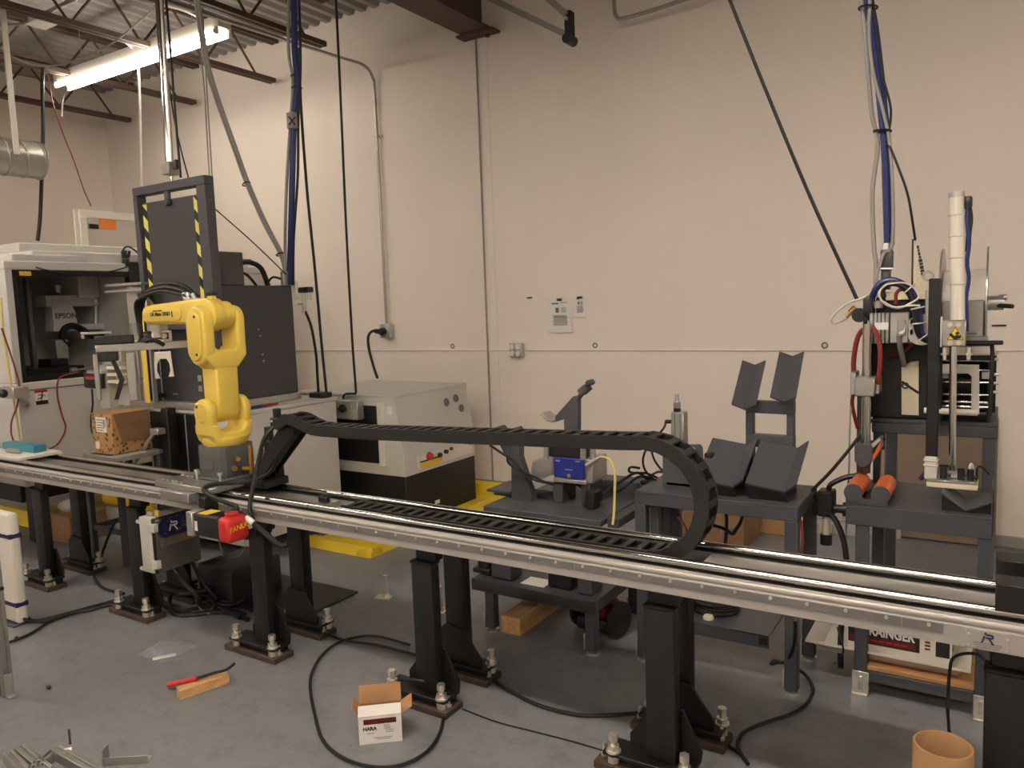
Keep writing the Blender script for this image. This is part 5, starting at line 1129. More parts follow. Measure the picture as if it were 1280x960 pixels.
def sloped_block(o, w, lab):
    v = thing('v_block', lab, 'V block', o, 'sloping V blocks on the centre table')
    x, y, z = o
    D = .24; zf, zb = z + .055, z + .19
    def sec(yy, zz):
        return [(x - w * .58, yy, zz + .012), (x + w * .20, yy, zz - .008), (x + w * .42, yy, zz + .026)]
    a = sec(y, zf); b_ = sec(y + D, zb)
    def slab(p0, p1, q0, q1, th):
        mb = MB(); up = Vector((0, .5, -1)).normalized() * th
        V = [Vector(p) for p in (p0, p1, q1, q0)]
        A = [mb.bm.verts.new(p) for p in V]; B = [mb.bm.verts.new(p + up) for p in V]
        mb.bm.faces.new(A); mb.bm.faces.new(B)
        for i in range(4): mb.bm.faces.new([A[i], A[(i + 1) % 4], B[(i + 1) % 4], B[i]])
        return mb
    part('left_plate', slab(a[0], a[1], b_[0], b_[1], .010), 'table_grey', v)
    part('right_plate', slab(a[1], a[2], b_[1], b_[2], .010), 'table_grey', v)
    mb = MB()
    f = [(x - w * .56, y + .004, zf + .004), (x + w * .20, y + .004, zf - .016), (x + w * .26, y + .012, z + .001), (x - w * .52, y + .012, z + .001)]
    F = [mb.bm.verts.new(p) for p in f]; G_ = [mb.bm.verts.new((p[0], p[1] + .008, p[2])) for p in f]
    mb.bm.faces.new(F); mb.bm.faces.new(G_)
    for i in range(4): mb.bm.faces.new([F[i], F[(i + 1) % 4], G_[(i + 1) % 4], G_[i]])
    part('front_plate', mb, 'black', v)
    part('back_rib', MB().box(x - w * .30, x + w * .2, y + D - .03, y + D - .015, z, zb - .05, .002), 'table_grey', v)
    return v
sloped_block((-.955, 3.12, .7755), .20, 'grey sloping V block on the centre table, left of the pair')
sloped_block((-.745, 3.12, .7755), .20, 'grey sloping V block on the centre table, right of the pair')

# tall V trough stand
YT = 3.40
vs = thing('v_trough_stand', 'tall dark stand with two tilted V troughs on the centre table', 'stand', (-.80, YT, .775))
def pp(a, b_, dy, bev=.003): return pbox(a, b_, dy, bev)
part('post', pp((-0.9301, 3.3800, 0.9151), (-0.8978, 3.3800, 1.1341), .04), 'table_grey', vs)
part('post', pp((-0.7559, 3.3800, 0.9278), (-0.7264, 3.3800, 1.1578), .04), 'table_grey', vs)
part('cross_bar', pp((-0.9278, 3.3750, 1.0946), (-0.7253, 3.3750, 1.1482), .045), 'table_grey', vs)
part('cross_bar', pp((-0.9286, 3.3750, 0.9448), (-0.7251, 3.3750, 1.0002), .045), 'table_grey', vs)
part('post_foot', MB().box((-0.9300, 3.3800, 0.9367)[0], (-0.8986, 3.3800, 0.9389)[0], 3.38, 3.425, .7755, (-0.9194, 3.3800, 0.9446)[2], .002).box((-0.7559, 3.3800, 0.9487)[0], (-0.7261, 3.3800, 0.9508)[0], 3.38, 3.425, .7755, (-0.7393, 3.3800, 0.9568)[2], .002), 'table_grey', vs)
def trough(pb, ptop, w, lab=None):
    b_ = Vector(pb); t_ = Vector(ptop); d = (t_ - b_).normalized(); xx = Vector((1, 0, 0)); nn = d.cross(xx).normalized()
    mb = MB(); rows = []
    prof = [(-w, -.014), (0, .014), (w, -.014), (w, -.006), (0, .024), (-w, -.006)]
    if nn.y < 0: nn = -nn
    for base in (b_, t_):
        rows.append([mb.bm.verts.new(base + xx * u + nn * v) for u, v in prof])
    n = len(prof)
    mb.bm.faces.new(rows[0]); mb.bm.faces.new(rows[1])
    for i in range(n): mb.bm.faces.new([rows[0][i], rows[0][(i + 1) % n], rows[1][(i + 1) % n], rows[1][i]])
    return mb
p0_, p1_ = (-0.9139, 3.3000, 1.1334), (-0.9270, 3.5200, 1.3050)
part('v_trough', trough(p0_, p1_, .052), 'table_grey', vs)
p0_, p1_ = (-0.7509, 3.3000, 1.1702), (-0.7635, 3.5200, 1.3453)
part('v_trough', trough(p0_, p1_, .052), 'table_grey', vs)

# actuator on bracket
at_ = thing('linear_actuator', 'small aluminium actuator with rod standing left of the V blocks', 'actuator', (-1.22, 3.25, .7755))
part('body', pbox((-1.2254, 3.2500, 0.9394), (-1.1674, 3.2500, 1.1013), .06, .004), 'alu', at_)
part('body_groove', pbox((-1.2115, 3.2480, 0.9407), (-1.2043, 3.2480, 1.0963), .004, 0), 'scale', at_)
part('body_groove', pbox((-1.1854, 3.2480, 0.9425), (-1.1784, 3.2480, 1.0975), .004, 0), 'scale', at_)
p_ = (-1.2060, 3.2800, 1.0954)
part('gland', MB().cyl(p_, (p_[0], p_[1], p_[2] + .022), .016), 'black_plastic', at_)
part('nut', MB().cyl((p_[0], p_[1], p_[2] + .022), (p_[0], p_[1], p_[2] + .048), .018, seg=6), 'alu', at_)
part('rod', MB().cyl((p_[0], p_[1], p_[2] + .048), (p_[0], p_[1], p_[2] + .085), .008), 'steel', at_)
part('bracket', MB().prism(pl((-1.2582, 3.2200, 0.7636), (-1.2558, 3.2200, 0.9062), (-1.2250, 3.2200, 0.9591), (-1.0863, 3.2200, 0.9684), (-1.0758, 3.2200, 0.9550), (-1.0698, 3.2200, 0.8494), (-1.0452, 3.2200, 0.8303), (-1.0457, 3.2200, 0.7771)), 'y', 3.22, 3.24, .003, 1), 'grey', at_)
part('bracket_foot', MB().box(-1.24, -1.02, 3.22, 3.34, .7755, .79, .002), 'grey', at_)
p_ = (-1.1146, 3.2180, 0.9456)
part('bracket_bolt', MB().cyl(p_, (p_[0], p_[1] - .006, p_[2]), .012), 'steel', at_)
part('side_sensor', MB().box(*[v for v in ((-1.0722, 3.2400, 0.9091)[0], (-1.0366, 3.2400, 0.9118)[0], 3.24, 3.28, (-1.0544, 3.2400, 0.9069)[2], (-1.0542, 3.2400, 0.9282)[2])], .003), 'black_plastic', at_)
part('fitting', MB().cyl((-1.2536, 3.2600, 1.0561), (-1.2273, 3.2600, 1.0574), .009), 'black_plastic', at_)
cable('cable', 'black air line looping from the actuator to the table', [(-1.2536, 3.2600, 1.0561), (-1.2578, 3.2400, 1.0262), (-1.3158, 3.2200, 0.9567), (-1.3478, 3.2200, 0.8920), (-1.3495, 3.2400, 0.8324), (-1.3274, 3.2700, 0.7908), (-1.3124, 3.3000, 0.7707)], .005, 'rubber')
cable('cable', 'short black line from the actuator bracket behind the chain loop', [(-1.3168, 3.2400, 0.9238), (-1.3022, 3.2400, 0.8806), (-1.2799, 3.2500, 0.8436), (-1.2614, 3.2700, 0.8152)], .005, 'rubber')
fr = thing('filter_regulator', 'black filter regulator on the rear right leg of the centre table', 'regulator', (-0.63, 3.42, .70))
part('bracket', MB().box(-0.655, -0.63, 3.4, 3.44, .66, .75, .003), 'black', fr)
part('body', MB().box(-0.63, -0.565, 3.37, 3.45, .665, .775, .006), 'black_plastic', fr)
part('knob', MB().cyl((-0.565, 3.4, .70), (-0.53, 3.4, .70), .018).cyl((-0.53, 3.4, .70), (-0.485, 3.4, .70), .030), 'black_plastic', fr)
part('bowl', MB().cyl((-0.597, 3.4, .58), (-0.597, 3.4, .665), .016), 'clear_hose', fr)
part('drain', MB().cyl((-0.597, 3.4, .54), (-0.597, 3.4, .585), .024), 'black_plastic', fr)
cable('cable', 'black hose rising from the centre table regulator to the labelling machine', [(-0.59, 3.41, .775), (-0.58, 3.41, .80), (-0.53, 3.42, .83), (-0.47, 3.43, .85), (-0.44, 3.45, .90), (-0.425, 3.47, .97), (-0.39, 3.49, 1.0)], .011, 'rubber')
cable('cable', 'black hose falling from the centre table regulator to the floor', [(-0.58, 3.37, .68), (-0.55, 3.35, .66), (-0.515, 3.33, .58), (-0.505, 3.33, .48), (-0.515, 3.34, .36), (-0.53, 3.36, .15), (-0.53, 3.37, .02)], .012, 'rubber')
cable('cable', 'straight black cable slanting from the centre table to the labelling machine', [(-0.65, 3.37, .775), (-0.57, 3.39, .87), (-0.48, 3.42, 1.0), (-0.43, 3.44, 1.08)], .007, 'rubber')
cable('tube', 'thin red tube hanging at the right rear leg of the centre table', [(-0.69, 3.17, .776), (-0.66, 3.15, .74), (-0.635, 3.12, .66), (-0.64, 3.11, .58), (-0.67, 3.13, .50), (-0.75, 3.21, .44), (-0.81, 3.29, .42), (-0.86, 3.31, .43)], .005, 'red_hose')
cable('cable', 'black cable dropping under the centre table behind the chain loop', [(-1.0343, 3.4000, 0.6748), (-1.0238, 3.4000, 0.6127), (-1.0244, 3.4000, 0.5379), (-1.0322, 3.4000, 0.4731), (-1.0363, 3.4000, 0.4273)], .008, 'rubber')
cable('cable', 'black taped cable sagging under the centre table', [(-0.9385, 3.3800, 0.6608), (-0.9530, 3.3800, 0.6005), (-0.9784, 3.3800, 0.5567), (-0.9929, 3.3800, 0.5400), (-1.0426, 3.4000, 0.5543), (-1.1123, 3.4200, 0.5592), (-1.1834, 3.4500, 0.5696)], .008, 'rubber')

# things on the floor behind
solo('carton', MB().box(-1.78, -1.32, 4.75, 5.15, 0.0, .26, .003), 'card_dark', 'brown carton on the floor seen under the centre table', 'carton', (-1.55, 4.95, 0))
c_ = [o for o in C.objects if o.name.startswith('carton')][-1]
lettering('15 IT', .10, (-1.50, 4.7495, .11), (1, 0, 0), (0, 0, 1), 'print_grey', c_)
for k, (y_, z_, x0_, x1_) in enumerate(((5.46, 0.0, -2.9, -.5), (5.40, 0.0, -2.7, -.75), (5.46, .08, -2.6, -.6), (5.34, 0.0, -2.3, -.9))):
    solo('aluminium_extrusion', MB().box(x0_, x1_, y_ - .022, y_ + .022, z_, z_ + .075, .003).box(x0_, x1_, y_ - .026, y_ - .02, z_ + .025, z_ + .05, .001), 'alu_front',
         ['long aluminium extrusion on the floor against the back wall', 'second aluminium extrusion on the floor, one from the wall', 'aluminium extrusion stacked on top along the back wall', 'shorter aluminium extrusion in front of the others by the wall'][k], 'extrusion', (x0_, y_, z_), 'extrusions along the back wall')
solo('cardboard_strip', MB().box(-1.55, -1.05, 5.20, 5.28, .0, .12, .003), 'card', 'low cardboard strip on the floor in front of the extrusions', 'cardboard', (-1.3, 5.24, 0))

# ================================================================ LABELLING TABLE (right)
tc_ = thing('labelling_table', 'dark grey two level steel table at right under the labelling machine', 'table', (-.24, 3.5, 0))
part('table_top', MB().box(-.49, .0, 3.2, 3.68, .767, .775, .002), 'table_grey', tc_)
for q_ in ((-.49, .0, 3.2, 3.24), (-.49, .0, 3.64, 3.68), (-.49, -.45, 3.24, 3.64), (-.04, .0, 3.24, 3.64)):
    part('apron', MB().box(*q_, .695, .767, .002), 'table_grey', tc_)
l_ = part('leg', MB().box(-.455, -.408, 3.205, 3.25, .018, .695, .003), 'table_grey', tc_)
part('foot_pad', MB().box(-.462, -.405, 3.19, 3.26, .0, .010, .002).box(-.462, -.400, 3.197, 3.203, .01, .10, .002).cyl((-.43, 3.195, .03), (-.43, 3.195, .08), .006), 'steel', l_)
l_ = part('leg', MB().box(-.042, .005, 3.205, 3.25, .018, .695, .003), 'table_grey', tc_)
part('foot_pad', MB().box(-.046, .010, 3.19, 3.26, .0, .010, .002).box(-.044, .008, 3.197, 3.203, .01, .10, .002).cyl((-.02, 3.195, .03), (-.02, 3.195, .08), .006), 'steel', l_)
l_ = part('leg', MB().box(-.445, -.398, 3.61, 3.655, .0, 1.01, .003), 'table_grey', tc_)
l_ = part('leg', MB().box(-.040, .008, 3.61, 3.655, .0, 1.01, .003), 'table_grey', tc_)
part('leg', MB().box(-.445, -.398, 4.08, 4.125, .0, 1.01, .003), 'table_grey', tc_)
part('leg', MB().box(-.040, .008, 4.08, 4.125, .0, 1.01, .003), 'table_grey', tc_)
for q_ in ((-.407, -.043, 3.206, 3.246), (-.397, -.041, 3.612, 3.65), (-.45, -.41, 3.251, 3.609), (-.04, .0, 3.251, 3.609)):
    part('lower_rail', MB().box(*q_, .06, .105, .003), 'table_grey', tc_)
part('plywood_shelf', MB().box(-.44, -.01, 3.215, 3.645, .105, .123, .002), 'ply', tc_, 'plywood bottom shelf')
part('upper_shelf', MB().box(-.45, .012, 3.60, 4.13, 1.045, 1.062, .003), 'table_grey', tc_)
part('upper_frame', MB().box(-.45, .012, 3.60, 3.65, 1.0, 1.045, .003), 'table_grey', tc_)
part('upper_frame', MB().box(-.45, .012, 4.08, 4.13, 1.0, 1.045, .003), 'table_grey', tc_)
tag_t = thing('utility_tray', 'shallow white plastic tray on the plywood bottom shelf', 'tray', (-.3, 3.42, .123))
mb = MB()
ti = [(-.60, 3.26), (-.09, 3.26), (-.09, 3.62), (-.60, 3.62)]
def ring(z, e): return [(-.60 - e, 3.27 - e, z), (-.10 + e, 3.27 - e, z), (-.10 + e, 3.60 + e, z), (-.60 - e, 3.60 + e, z)]
rings = [ring(.124, -.005), ring(.172, .03), ring(.178, .045), ring(.168, .046), ring(.168, .036)]
rings = [[mb.bm.verts.new(p) for p in r] for r in rings]
mb.bm.faces.new(rings[0])
for A, B in zip(rings, rings[1:]):
    for i in range(4): mb.bm.faces.new([A[i], A[(i + 1) % 4], B[(i + 1) % 4], B[i]])
part('tray_shell', mb, 'lamp_white', tag_t)
gb = thing('printed_carton', 'black and white printed carton lying in the white tray', 'carton', (-.27, 3.45, .126))
part('carton_body', MB().box(-.50, -.12, 3.325, 3.56, .130, .34, .003), 'lamp_white', gb)
part('black_band', MB().box(-.495, -.232, 3.3238, 3.3248, .166, .278, 0), 'print_black', gb)
part('red_band', MB().box(-.49, -.245, 3.3230, 3.3237, .172, .198, 0), 'print_maroon', gb)
lettering('GRAINGER', .054, ((-0.3485, 3.3232, 0.2072)[0], 3.3232, .222), (1, 0, 0), (0, 0, 1), 'print_white', gb, bold=.0018, sx=.74)
mb = MB()
for k in range(7): mb.box(-.465 + k * .028, -.443 + k * .028, 3.3222, 3.3229, .182, .188, 0)
part('small_print', mb, 'print_red', gb)
part('black_label', MB().box(-.176, -.128, 3.3238, 3.3248, .165, .275, 0), 'print_black', gb)
mb = MB()
for k in range(4): mb.box(-.214, -.195, 3.3238, 3.3246, .185 + k * .014, .192 + k * .014, 0)
part('side_print', mb, 'print_maroon', gb)
part('black_band', MB().box(-.1198, -.1190, 3.36, 3.52, .16, .275, 0), 'print_maroon', gb)
part('white_stripe', MB().prism([(3.40, .18), (3.42, .18), (3.50, .26), (3.48, .26)], 'x', -.119, -.1184), 'print_white', gb)

# orange roller cradle
rc = thing('roller_cradle', 'dark grey cradle with two orange rollers at the left table corner', 'roller', (-.42, 3.3, .776))
part('cradle_plate', MB().prism([(-.492, .776), (-.34, .776), (-.34, .812), (-.392, .818), (-.404, .80), (-.425, .80), (-.440, .818), (-.492, .812)], 'y', 3.205, 3.215, .002, 1), 'table_grey', rc)
part('cradle_base', MB().box(-.485, -.345, 3.21, 3.42, .776, .79, .003).box(-.43, -.40, 3.215, 3.42, .79, .80, .002), 'black', rc)
for cxx in (-.464, -.367):
    ro = part('roller', MB().cyl((cxx, 3.214, .822), (cxx, 3.43, .822), .034, seg=28), 'orange', rc, 'orange roller')
    part('end_cap', MB().cyl((cxx, 3.1995, .822), (cxx, 3.2135, .822), .0335, seg=28).cyl((cxx, 3.196, .822), (cxx, 3.1993, .822), .006), 'table_grey', ro)
# press cylinder above the rollers
pc = thing('press_cylinder', 'long bright rod with clamp block and orange pressing pad above the rollers', 'cylinder', (-.44, 3.4, .83))
part('rod', MB().cyl((-.447, 3.41, .955), (-.447, 3.41, 1.475), .018), 'rail', pc)
part('rod_collar', MB().box(-.475, -.415, 3.385, 3.435, .945, .965, .003), 'alu', pc)
part('clamp_block', MB().box(-.487, -.412, 3.365, 3.44, 1.183, 1.262, .004), 'alu', pc)
part('clamp_side', MB().box(-.508, -.487, 3.40, 3.50, 1.185, 1.278, .003), 'silver', pc)
part('clamp_side', MB().box(-.412, -.398, 3.40, 3.48, 1.19, 1.262, .003), 'silver', pc)
part('pad_holder', MB().prism(pl((-0.4831, 3.3800, 0.9809), (-0.4262, 3.3800, 0.9913), (-0.4171, 3.3800, 0.9721), (-0.4165, 3.3800, 0.9226), (-0.4371, 3.3800, 0.8944), (-0.4642, 3.3800, 0.8922), (-0.4826, 3.3800, 0.9175)), 'y', 3.36, 3.46, .003, 1), 'table_grey', pc)
part('orange_pad', MB().prism(pl((-0.4213, 3.3700, 0.9340), (-0.3896, 3.3700, 0.9987), (-0.3864, 3.3700, 0.9727), (-0.4152, 3.3700, 0.9180)), 'y', 3.37, 3.46, .003, 1), 'orange', pc, 'orange pad')
part('pad_plate', MB().prism(pl((-0.4248, 3.3700, 0.9865), (-0.3927, 3.3700, 1.0148), (-0.3868, 3.3700, 1.0054), (-0.4187, 3.3700, 0.9705)), 'y', 3.38, 3.46), 'silver', pc)
part('back_plate', MB().box(-.495, -.455, 3.50, 3.56, .83, 1.19, .003), 'table_grey', pc)
part('guide_rod', MB().cyl((-.392, 3.47, .79), (-.392, 3.47, .95), .008), 'steel', pc)
part('stop_block', MB().cyl((-.45, 3.42, .86), (-.45, 3.42, .90), .02), 'rust', pc)
# dark V block under the label pad
vb = thing('v_block', 'dark V block under the label pad at the right table corner', 'V block', (-.08, 3.3, .776))
part('v_plates', MB().prism([(-.165, .838), (-.085, .781), (.0, .822), (.004, .828), (-.084, .790), (-.160, .845)], 'y', 3.24, 3.42, .001, 1), 'table_grey', vb)
part('end_plate', MB().prism([(-.162, .836), (-.085, .780), (-.002, .82), (-.002, .776), (-.162, .776)], 'y', 3.252, 3.256), 'black', vb)
part('side_plate', MB().box(-.004, .0, 3.22, 3.44, .776, .87, .001), 'table_grey', vb)

# label pad hanging at the end of the vertical rod
lp_ = thing('label_applicator', 'vertical white tube and rod with warning sign and tamp pad', 'applicator', (-.13, 3.38, .83))
part('tamp_pad', MB().box((-0.2204, 3.3300, 0.8303)[0], (-0.0488, 3.3300, 0.8411)[0], 3.33, 3.46, .842, .860, .002), 'cream', lp_, 'cream tamp pad')
part('pad_top', MB().box((-0.2193, 3.3300, 0.8495)[0], (-0.0519, 3.3300, 0.8654)[0], 3.334, 3.456, .860, .872, .002), 'alu', lp_)
part('rod', MB().cyl((-.137, 3.40, .895), (-.142, 3.40, 1.40), .013), 'rail', lp_)
part('rod_foot', MB().box(-.175, -.10, 3.38, 3.42, .872, .90, .003), 'alu', lp_)
for q_ in ((-0.1645, 3.3700, 0.8586), (-0.1054, 3.3700, 0.8641), (-0.0737, 3.3700, 0.8671)):
    part('vacuum_valve', MB().cyl((q_[0], 3.37, .872), (q_[0], 3.37, .915), .012).cyl((q_[0], 3.37, .885), (q_[0] + .025, 3.37, .885), .006), 'black_plastic', lp_)
part('vacuum_tube', MB().tube([(-0.0738, 3.3700, 0.8733), (-0.0775, 3.3800, 0.9084), (-0.0727, 3.3800, 0.9337), (-0.0645, 3.3900, 0.9074), (-0.0637, 3.3900, 0.8700)], .005), 'white_hose', lp_)
part('vacuum_tube', MB().tube([(-0.0553, 3.3800, 0.8573), (-0.0537, 3.3800, 0.9042), (-0.0515, 3.3800, 0.9230), (-0.0361, 3.4000, 0.9203), (-0.0152, 3.5000, 0.8765)], .004), 'rubber', lp_)
part('vacuum_tube', MB().tube([(-0.2112, 3.4000, 0.9090), (-0.1649, 3.4100, 0.9140), (-0.1460, 3.4200, 0.9040), (-0.1451, 3.4200, 0.8561)], .004), 'rubber', lp_)
part('blue_grip', MB().cyl((-0.2497, 3.4400, 0.8455), (-0.2191, 3.4400, 0.8842), .008, .012), 'print_blue', lp_)
part('white_tube', MB().cyl((-.128, 3.40, 1.45), (-.142, 3.40, 1.95), .0255, seg=24), 'lamp_white', lp_, 'white vertical tube')
part('tube_cap', MB().cyl((-.142, 3.40, 1.945), (-.143, 3.40, 1.965), .0265, seg=24), 'silver', lp_)
for z_ in (1.62, 1.72, 1.80, 1.88):
    part('tie', MB().torus((-.130 - (z_ - 1.45) * .028, 3.40, z_), (0, 0, 1), .0265, .0025, 20, 5), 'white_hose', lp_)
part('end_fitting', MB().box(-.115, -.09, 3.385, 3.415, 1.90, 1.945, .008, 2).cyl((-.105, 3.40, 1.945), (-.105, 3.40, 1.90), .012), 'black_plastic', lp_)
part('blue_line', MB().tube([(-.10, 3.40, 1.93), (-.107, 3.40, 1.88), (-.103, 3.40, 1.82), (-.098, 3.40, 1.77), (-.103, 3.40, 1.70), (-.096, 3.40, 1.64), (-.103, 3.40, 1.57), (-.10, 3.40, 1.50), (-.098, 3.40, 1.44)], .007), 'blue', lp_)
part('black_line', MB().tube([(-.10, 3.405, 1.90), (-.096, 3.405, 1.86), (-.10, 3.405, 1.80), (-.102, 3.405, 1.74)], .009), 'rubber', lp_)
mp = part('mount_plate', MB().box((-0.1792, 3.3600, 1.3952)[0], (-0.1001, 3.3600, 1.3948)[0], 3.36, 3.43, (-0.1445, 3.3600, 1.3859)[2], (-0.1464, 3.3600, 1.4859)[2], .003), 'alu', lp_)
wa, wb, wt = (-0.1647, 3.3590, 1.4089), (-0.1030, 3.3590, 1.4085), (-0.1354, 3.3590, 1.4646)
wsn = part('warning_sign', MB().prism([(wa[0], wa[2]), (wb[0], wb[2]), (wt[0], wt[2])], 'y', 3.3575, 3.3597), 'print_yellow', mp, 'yellow triangular hand hazard sign')
cx3, cz3 = (wa[0] + wb[0] + wt[0]) / 3, (wa[2] + wb[2] + wt[2]) / 3
mb = MB(); tri = [wa, wb, wt]
for i in range(3):
    p, q_ = tri[i], tri[(i + 1) % 3]
    f = lambda P_, s_: (cx3 + (P_[0] - cx3) * s_, 3.3570, cz3 + (P_[2] - cz3) * s_)
    mb.quad(f(p, .92), f(q_, .92), f(q_, .80), f(p, .80))
part('sign_border', mb, 'print_black', wsn)
mb = MB()
mb.quad((cx3 - .022, 3.357, cz3 + .004), (cx3 - .014, 3.357, cz3 + .010), (cx3 + .010, 3.357, cz3 - .014), (cx3 - .004, 3.357, cz3 - .016))
mb.quad((cx3 - .004, 3.3569, cz3 - .012), (cx3 + .018, 3.3569, cz3 - .012), (cx3 + .018, 3.3569, cz3 + .000), (cx3 + .0, 3.3569, cz3 + .002))
mb.cyl((cx3 + .006, 3.3566, cz3 + .008), (cx3 + .006, 3.3572, cz3 + .008), .006, seg=10)
part('hand_symbol', mb, 'print_black', wsn)
for q_ in ((-0.1527, 3.3600, 1.4679), (-0.1251, 3.3600, 1.4674), (-0.1513, 3.3600, 1.3981), (-0.1237, 3.3600, 1.3980)):
    part('socket_screw', MB().cyl((q_[0], 3.352, q_[2]), (q_[0], 3.36, q_[2]), .009), 'steel', mp)
part('side_bracket', MB().box((-0.1850, 3.3700, 1.3884)[0], (-0.1783, 3.3700, 1.3884)[0], 3.36, 3.46, (-0.1822, 3.3700, 1.3823)[2], (-0.1843, 3.3700, 1.4986)[2], .002), 'lt_grey', lp_)
for p_, q_ in (((-0.1706, 3.3800, 1.3816), (-0.1697, 3.3800, 1.3324)), ((-0.0913, 3.3800, 1.3815), (-0.0903, 3.3800, 1.3329))):
    part('bumper', MB().cyl(p_, q_, .007).cyl((p_[0], p_[1], p_[2] - .03), (p_[0], p_[1], p_[2] - .022), .013), 'steel', lp_)
part('black_rail', MB().box(-.227, -.186, 3.37, 3.41, .952, 1.645, .003), 'black', lp_, 'black vertical rail')
part('rail_sleeve', MB().box(-.230, -.186, 3.355, 3.40, .866, .955, .006, 2), 'lt_grey', lp_)
for z_ in (.918, .938): part('sleeve_tie', MB().box(-.234, -.182, 3.351, 3.404, z_, z_ + .005, .002), 'white_hose', lp_)
part('hinge_arm', MB().box(-.19, .02, 3.46, 3.50, 1.385, 1.40, .003), 'black', lp_)

# labelling machine on the upper shelf
lm = thing('labelling_machine', 'black and silver label printer applicator with large label roll', 'machine', (-.23, 3.8, 1.062))
part('printer_body', MB().box(-.46, -.20, 3.62, 4.02, 1.062, 1.385, .006), 'black', lm, 'black printer body')
part('left_plate', MB().box(-.475, -.455, 3.50, 3.62, .90, 1.50, .003), 'black', lm)
part('door', MB().prism(pl((-0.3360, 3.6150, 1.0809), (-0.2712, 3.6150, 1.0804), (-0.2748, 3.6150, 1.3097), (-0.3060, 3.6150, 1.3061), (-0.3388, 3.6150, 1.2821)), 'y', 3.608, 3.618, .001, 1), 'cream', lm, 'cream side door')
part('door_strap', MB().cyl((-0.3372, 3.6070, 1.2218), (-0.2736, 3.6070, 1.1761), .005).torus((-0.3234, 3.6070, 1.2052), (0, 1, 0), .011, .003), 'black_plastic', lm)
part('frame_side', MB().box(-.20, -.185, 3.55, 4.0, 1.062, 1.40, .003).box(-.03, -.018, 3.60, 4.0, 1.062, 1.36, .003), 'black', lm)
part('frame_top', MB().box(-.20, .0, 3.58, 3.98, 1.335, 1.372, .003), 'lamp_white', lm)
part('frame_back', MB().box(-.20, .0, 3.85, 3.87, 1.07, 1.34, .002), 'black', lm)
part('peel_frame', MB().prism(pl((-0.1998, 3.5600, 1.3016), (-0.0579, 3.5600, 1.2999), (-0.0535, 3.5600, 1.1013), (-0.0809, 3.5600, 1.1001), (-0.0842, 3.5600, 1.2547), (-0.0954, 3.5600, 1.2642), (-0.1991, 3.5600, 1.2625)), 'y', 3.555, 3.575, .002, 1), 'lt_grey', lm)
part('dark_roll', MB().cyl((-.185, 3.68, 1.215), (-.06, 3.68, 1.215), .06, seg=24), 'black_plastic', lm)
part('white_roller', MB().cyl((-0.2484, 3.5600, 1.1092), (-0.0591, 3.5600, 1.1075), .013), 'lamp_white', lm)
for za, r_ in ((1.313, .006), (1.275, .005), (1.225, .005), (1.175, .005), (1.145, .006), (1.125, .008)):
    part('cross_shaft', MB().cyl((-.19, 3.60, za), (-.02, 3.60, za), r_, seg=10), 'rail', lm)
part('bearing_plate', MB().box(-.19, -.165, 3.585, 3.60, 1.24, 1.27, .002), 'silver', lm)
part('bearing_plate', MB().box(-.05, -.022, 3.585, 3.60, 1.24, 1.27, .002), 'silver', lm)
part('drag_bar', MB().box(-.19, -.02, 3.57, 3.60, 1.318, 1.335, .002), 'black', lm)
part('guard_arm', MB().tube([(-0.1076, 3.5200, 1.3851), (-0.0271, 3.5200, 1.3848), (-0.0163, 3.5200, 1.3754), (-0.0143, 3.5200, 1.2912), (-0.0167, 3.5200, 1.1655), (-0.0179, 3.5200, 1.1022)], .008, 8, 4), 'black', lm)
for q_ in ((-0.0158, 3.5400, 1.3491), (-0.0152, 3.5400, 1.3240), (-0.0138, 3.5400, 1.2643), (-0.0130, 3.5400, 1.2296), (-0.0122, 3.5400, 1.1948)): part('guard_knob', MB().cyl(q_, (q_[0] + .022, q_[1], q_[2]), .006), 'steel', lm)
part('support_channel', MB().box(-.47, -.03, 3.56, 3.62, 1.385, 1.412, .003), 'alu', lm)
part('roll_plate', MB().box((-0.1923, 3.6000, 1.3969)[0], (-0.0471, 3.6000, 1.3959)[0], 3.60, 3.64, (-0.1269, 3.6000, 1.3835)[2], (-0.1303, 3.6000, 1.5544)[2], .003), 'alu', lm)
mark = (-0.0887, 3.5980, 1.4220)
part('roll_plate_mark', MB().box(mark[0] - .02, mark[0] + .02, 3.598, 3.5995, mark[2] - .004, mark[2] + .004, 0), 'print_grey', lm)
rcx, rcy, rcz = (-0.1366, 3.7800, 1.5386)
part('label_roll', MB().cyl((-.197, 3.80, rcz - .005), (-.045, 3.80, rcz - .005), .150, seg=48), 'lamp_white', lm, 'large white label roll')
part('roll_disc', MB().cyl((-.207, 3.80, rcz), (-.2, 3.80, rcz), .235, seg=48), 'alu', lm)
part('roll_disc', MB().cyl((-.043, 3.80, rcz), (-.037, 3.80, rcz), .235, seg=48), 'alu', lm)
part('roll_hub', MB().cyl((-.037, 3.80, rcz), (.02, 3.80, rcz), .03).cyl((.0, 3.80, rcz + .022), (.03, 3.80, rcz + .022), .012), 'silver', lm)
part('clamp_lever', MB().cyl((.0, 3.78, rcz - .01), (.05, 3.74, rcz - .015), .009), 'black_plastic', lm)
part('open_cover', MB().prism(pl((-0.3082, 3.6600, 1.5930), (-0.3115, 3.6600, 1.8128), (-0.2965, 3.6600, 1.8084), (-0.2528, 3.6600, 1.6604), (-0.2516, 3.6600, 1.5908)), 'y', 3.655, 3.662, .001, 1), 'cream', lm, 'cream cover with dark lettering')
part('cover_edge', MB().box((-0.3112, 3.6600, 1.5932)[0], (-0.3052, 3.6600, 1.5929)[0], 3.65, 3.668, (-0.3082, 3.6600, 1.5930)[2], (-0.3115, 3.6600, 1.8161)[2], .001), 'black', lm)
a_, b_ = (-0.2810, 3.6550, 1.7839), (-0.2583, 3.6550, 1.6573)
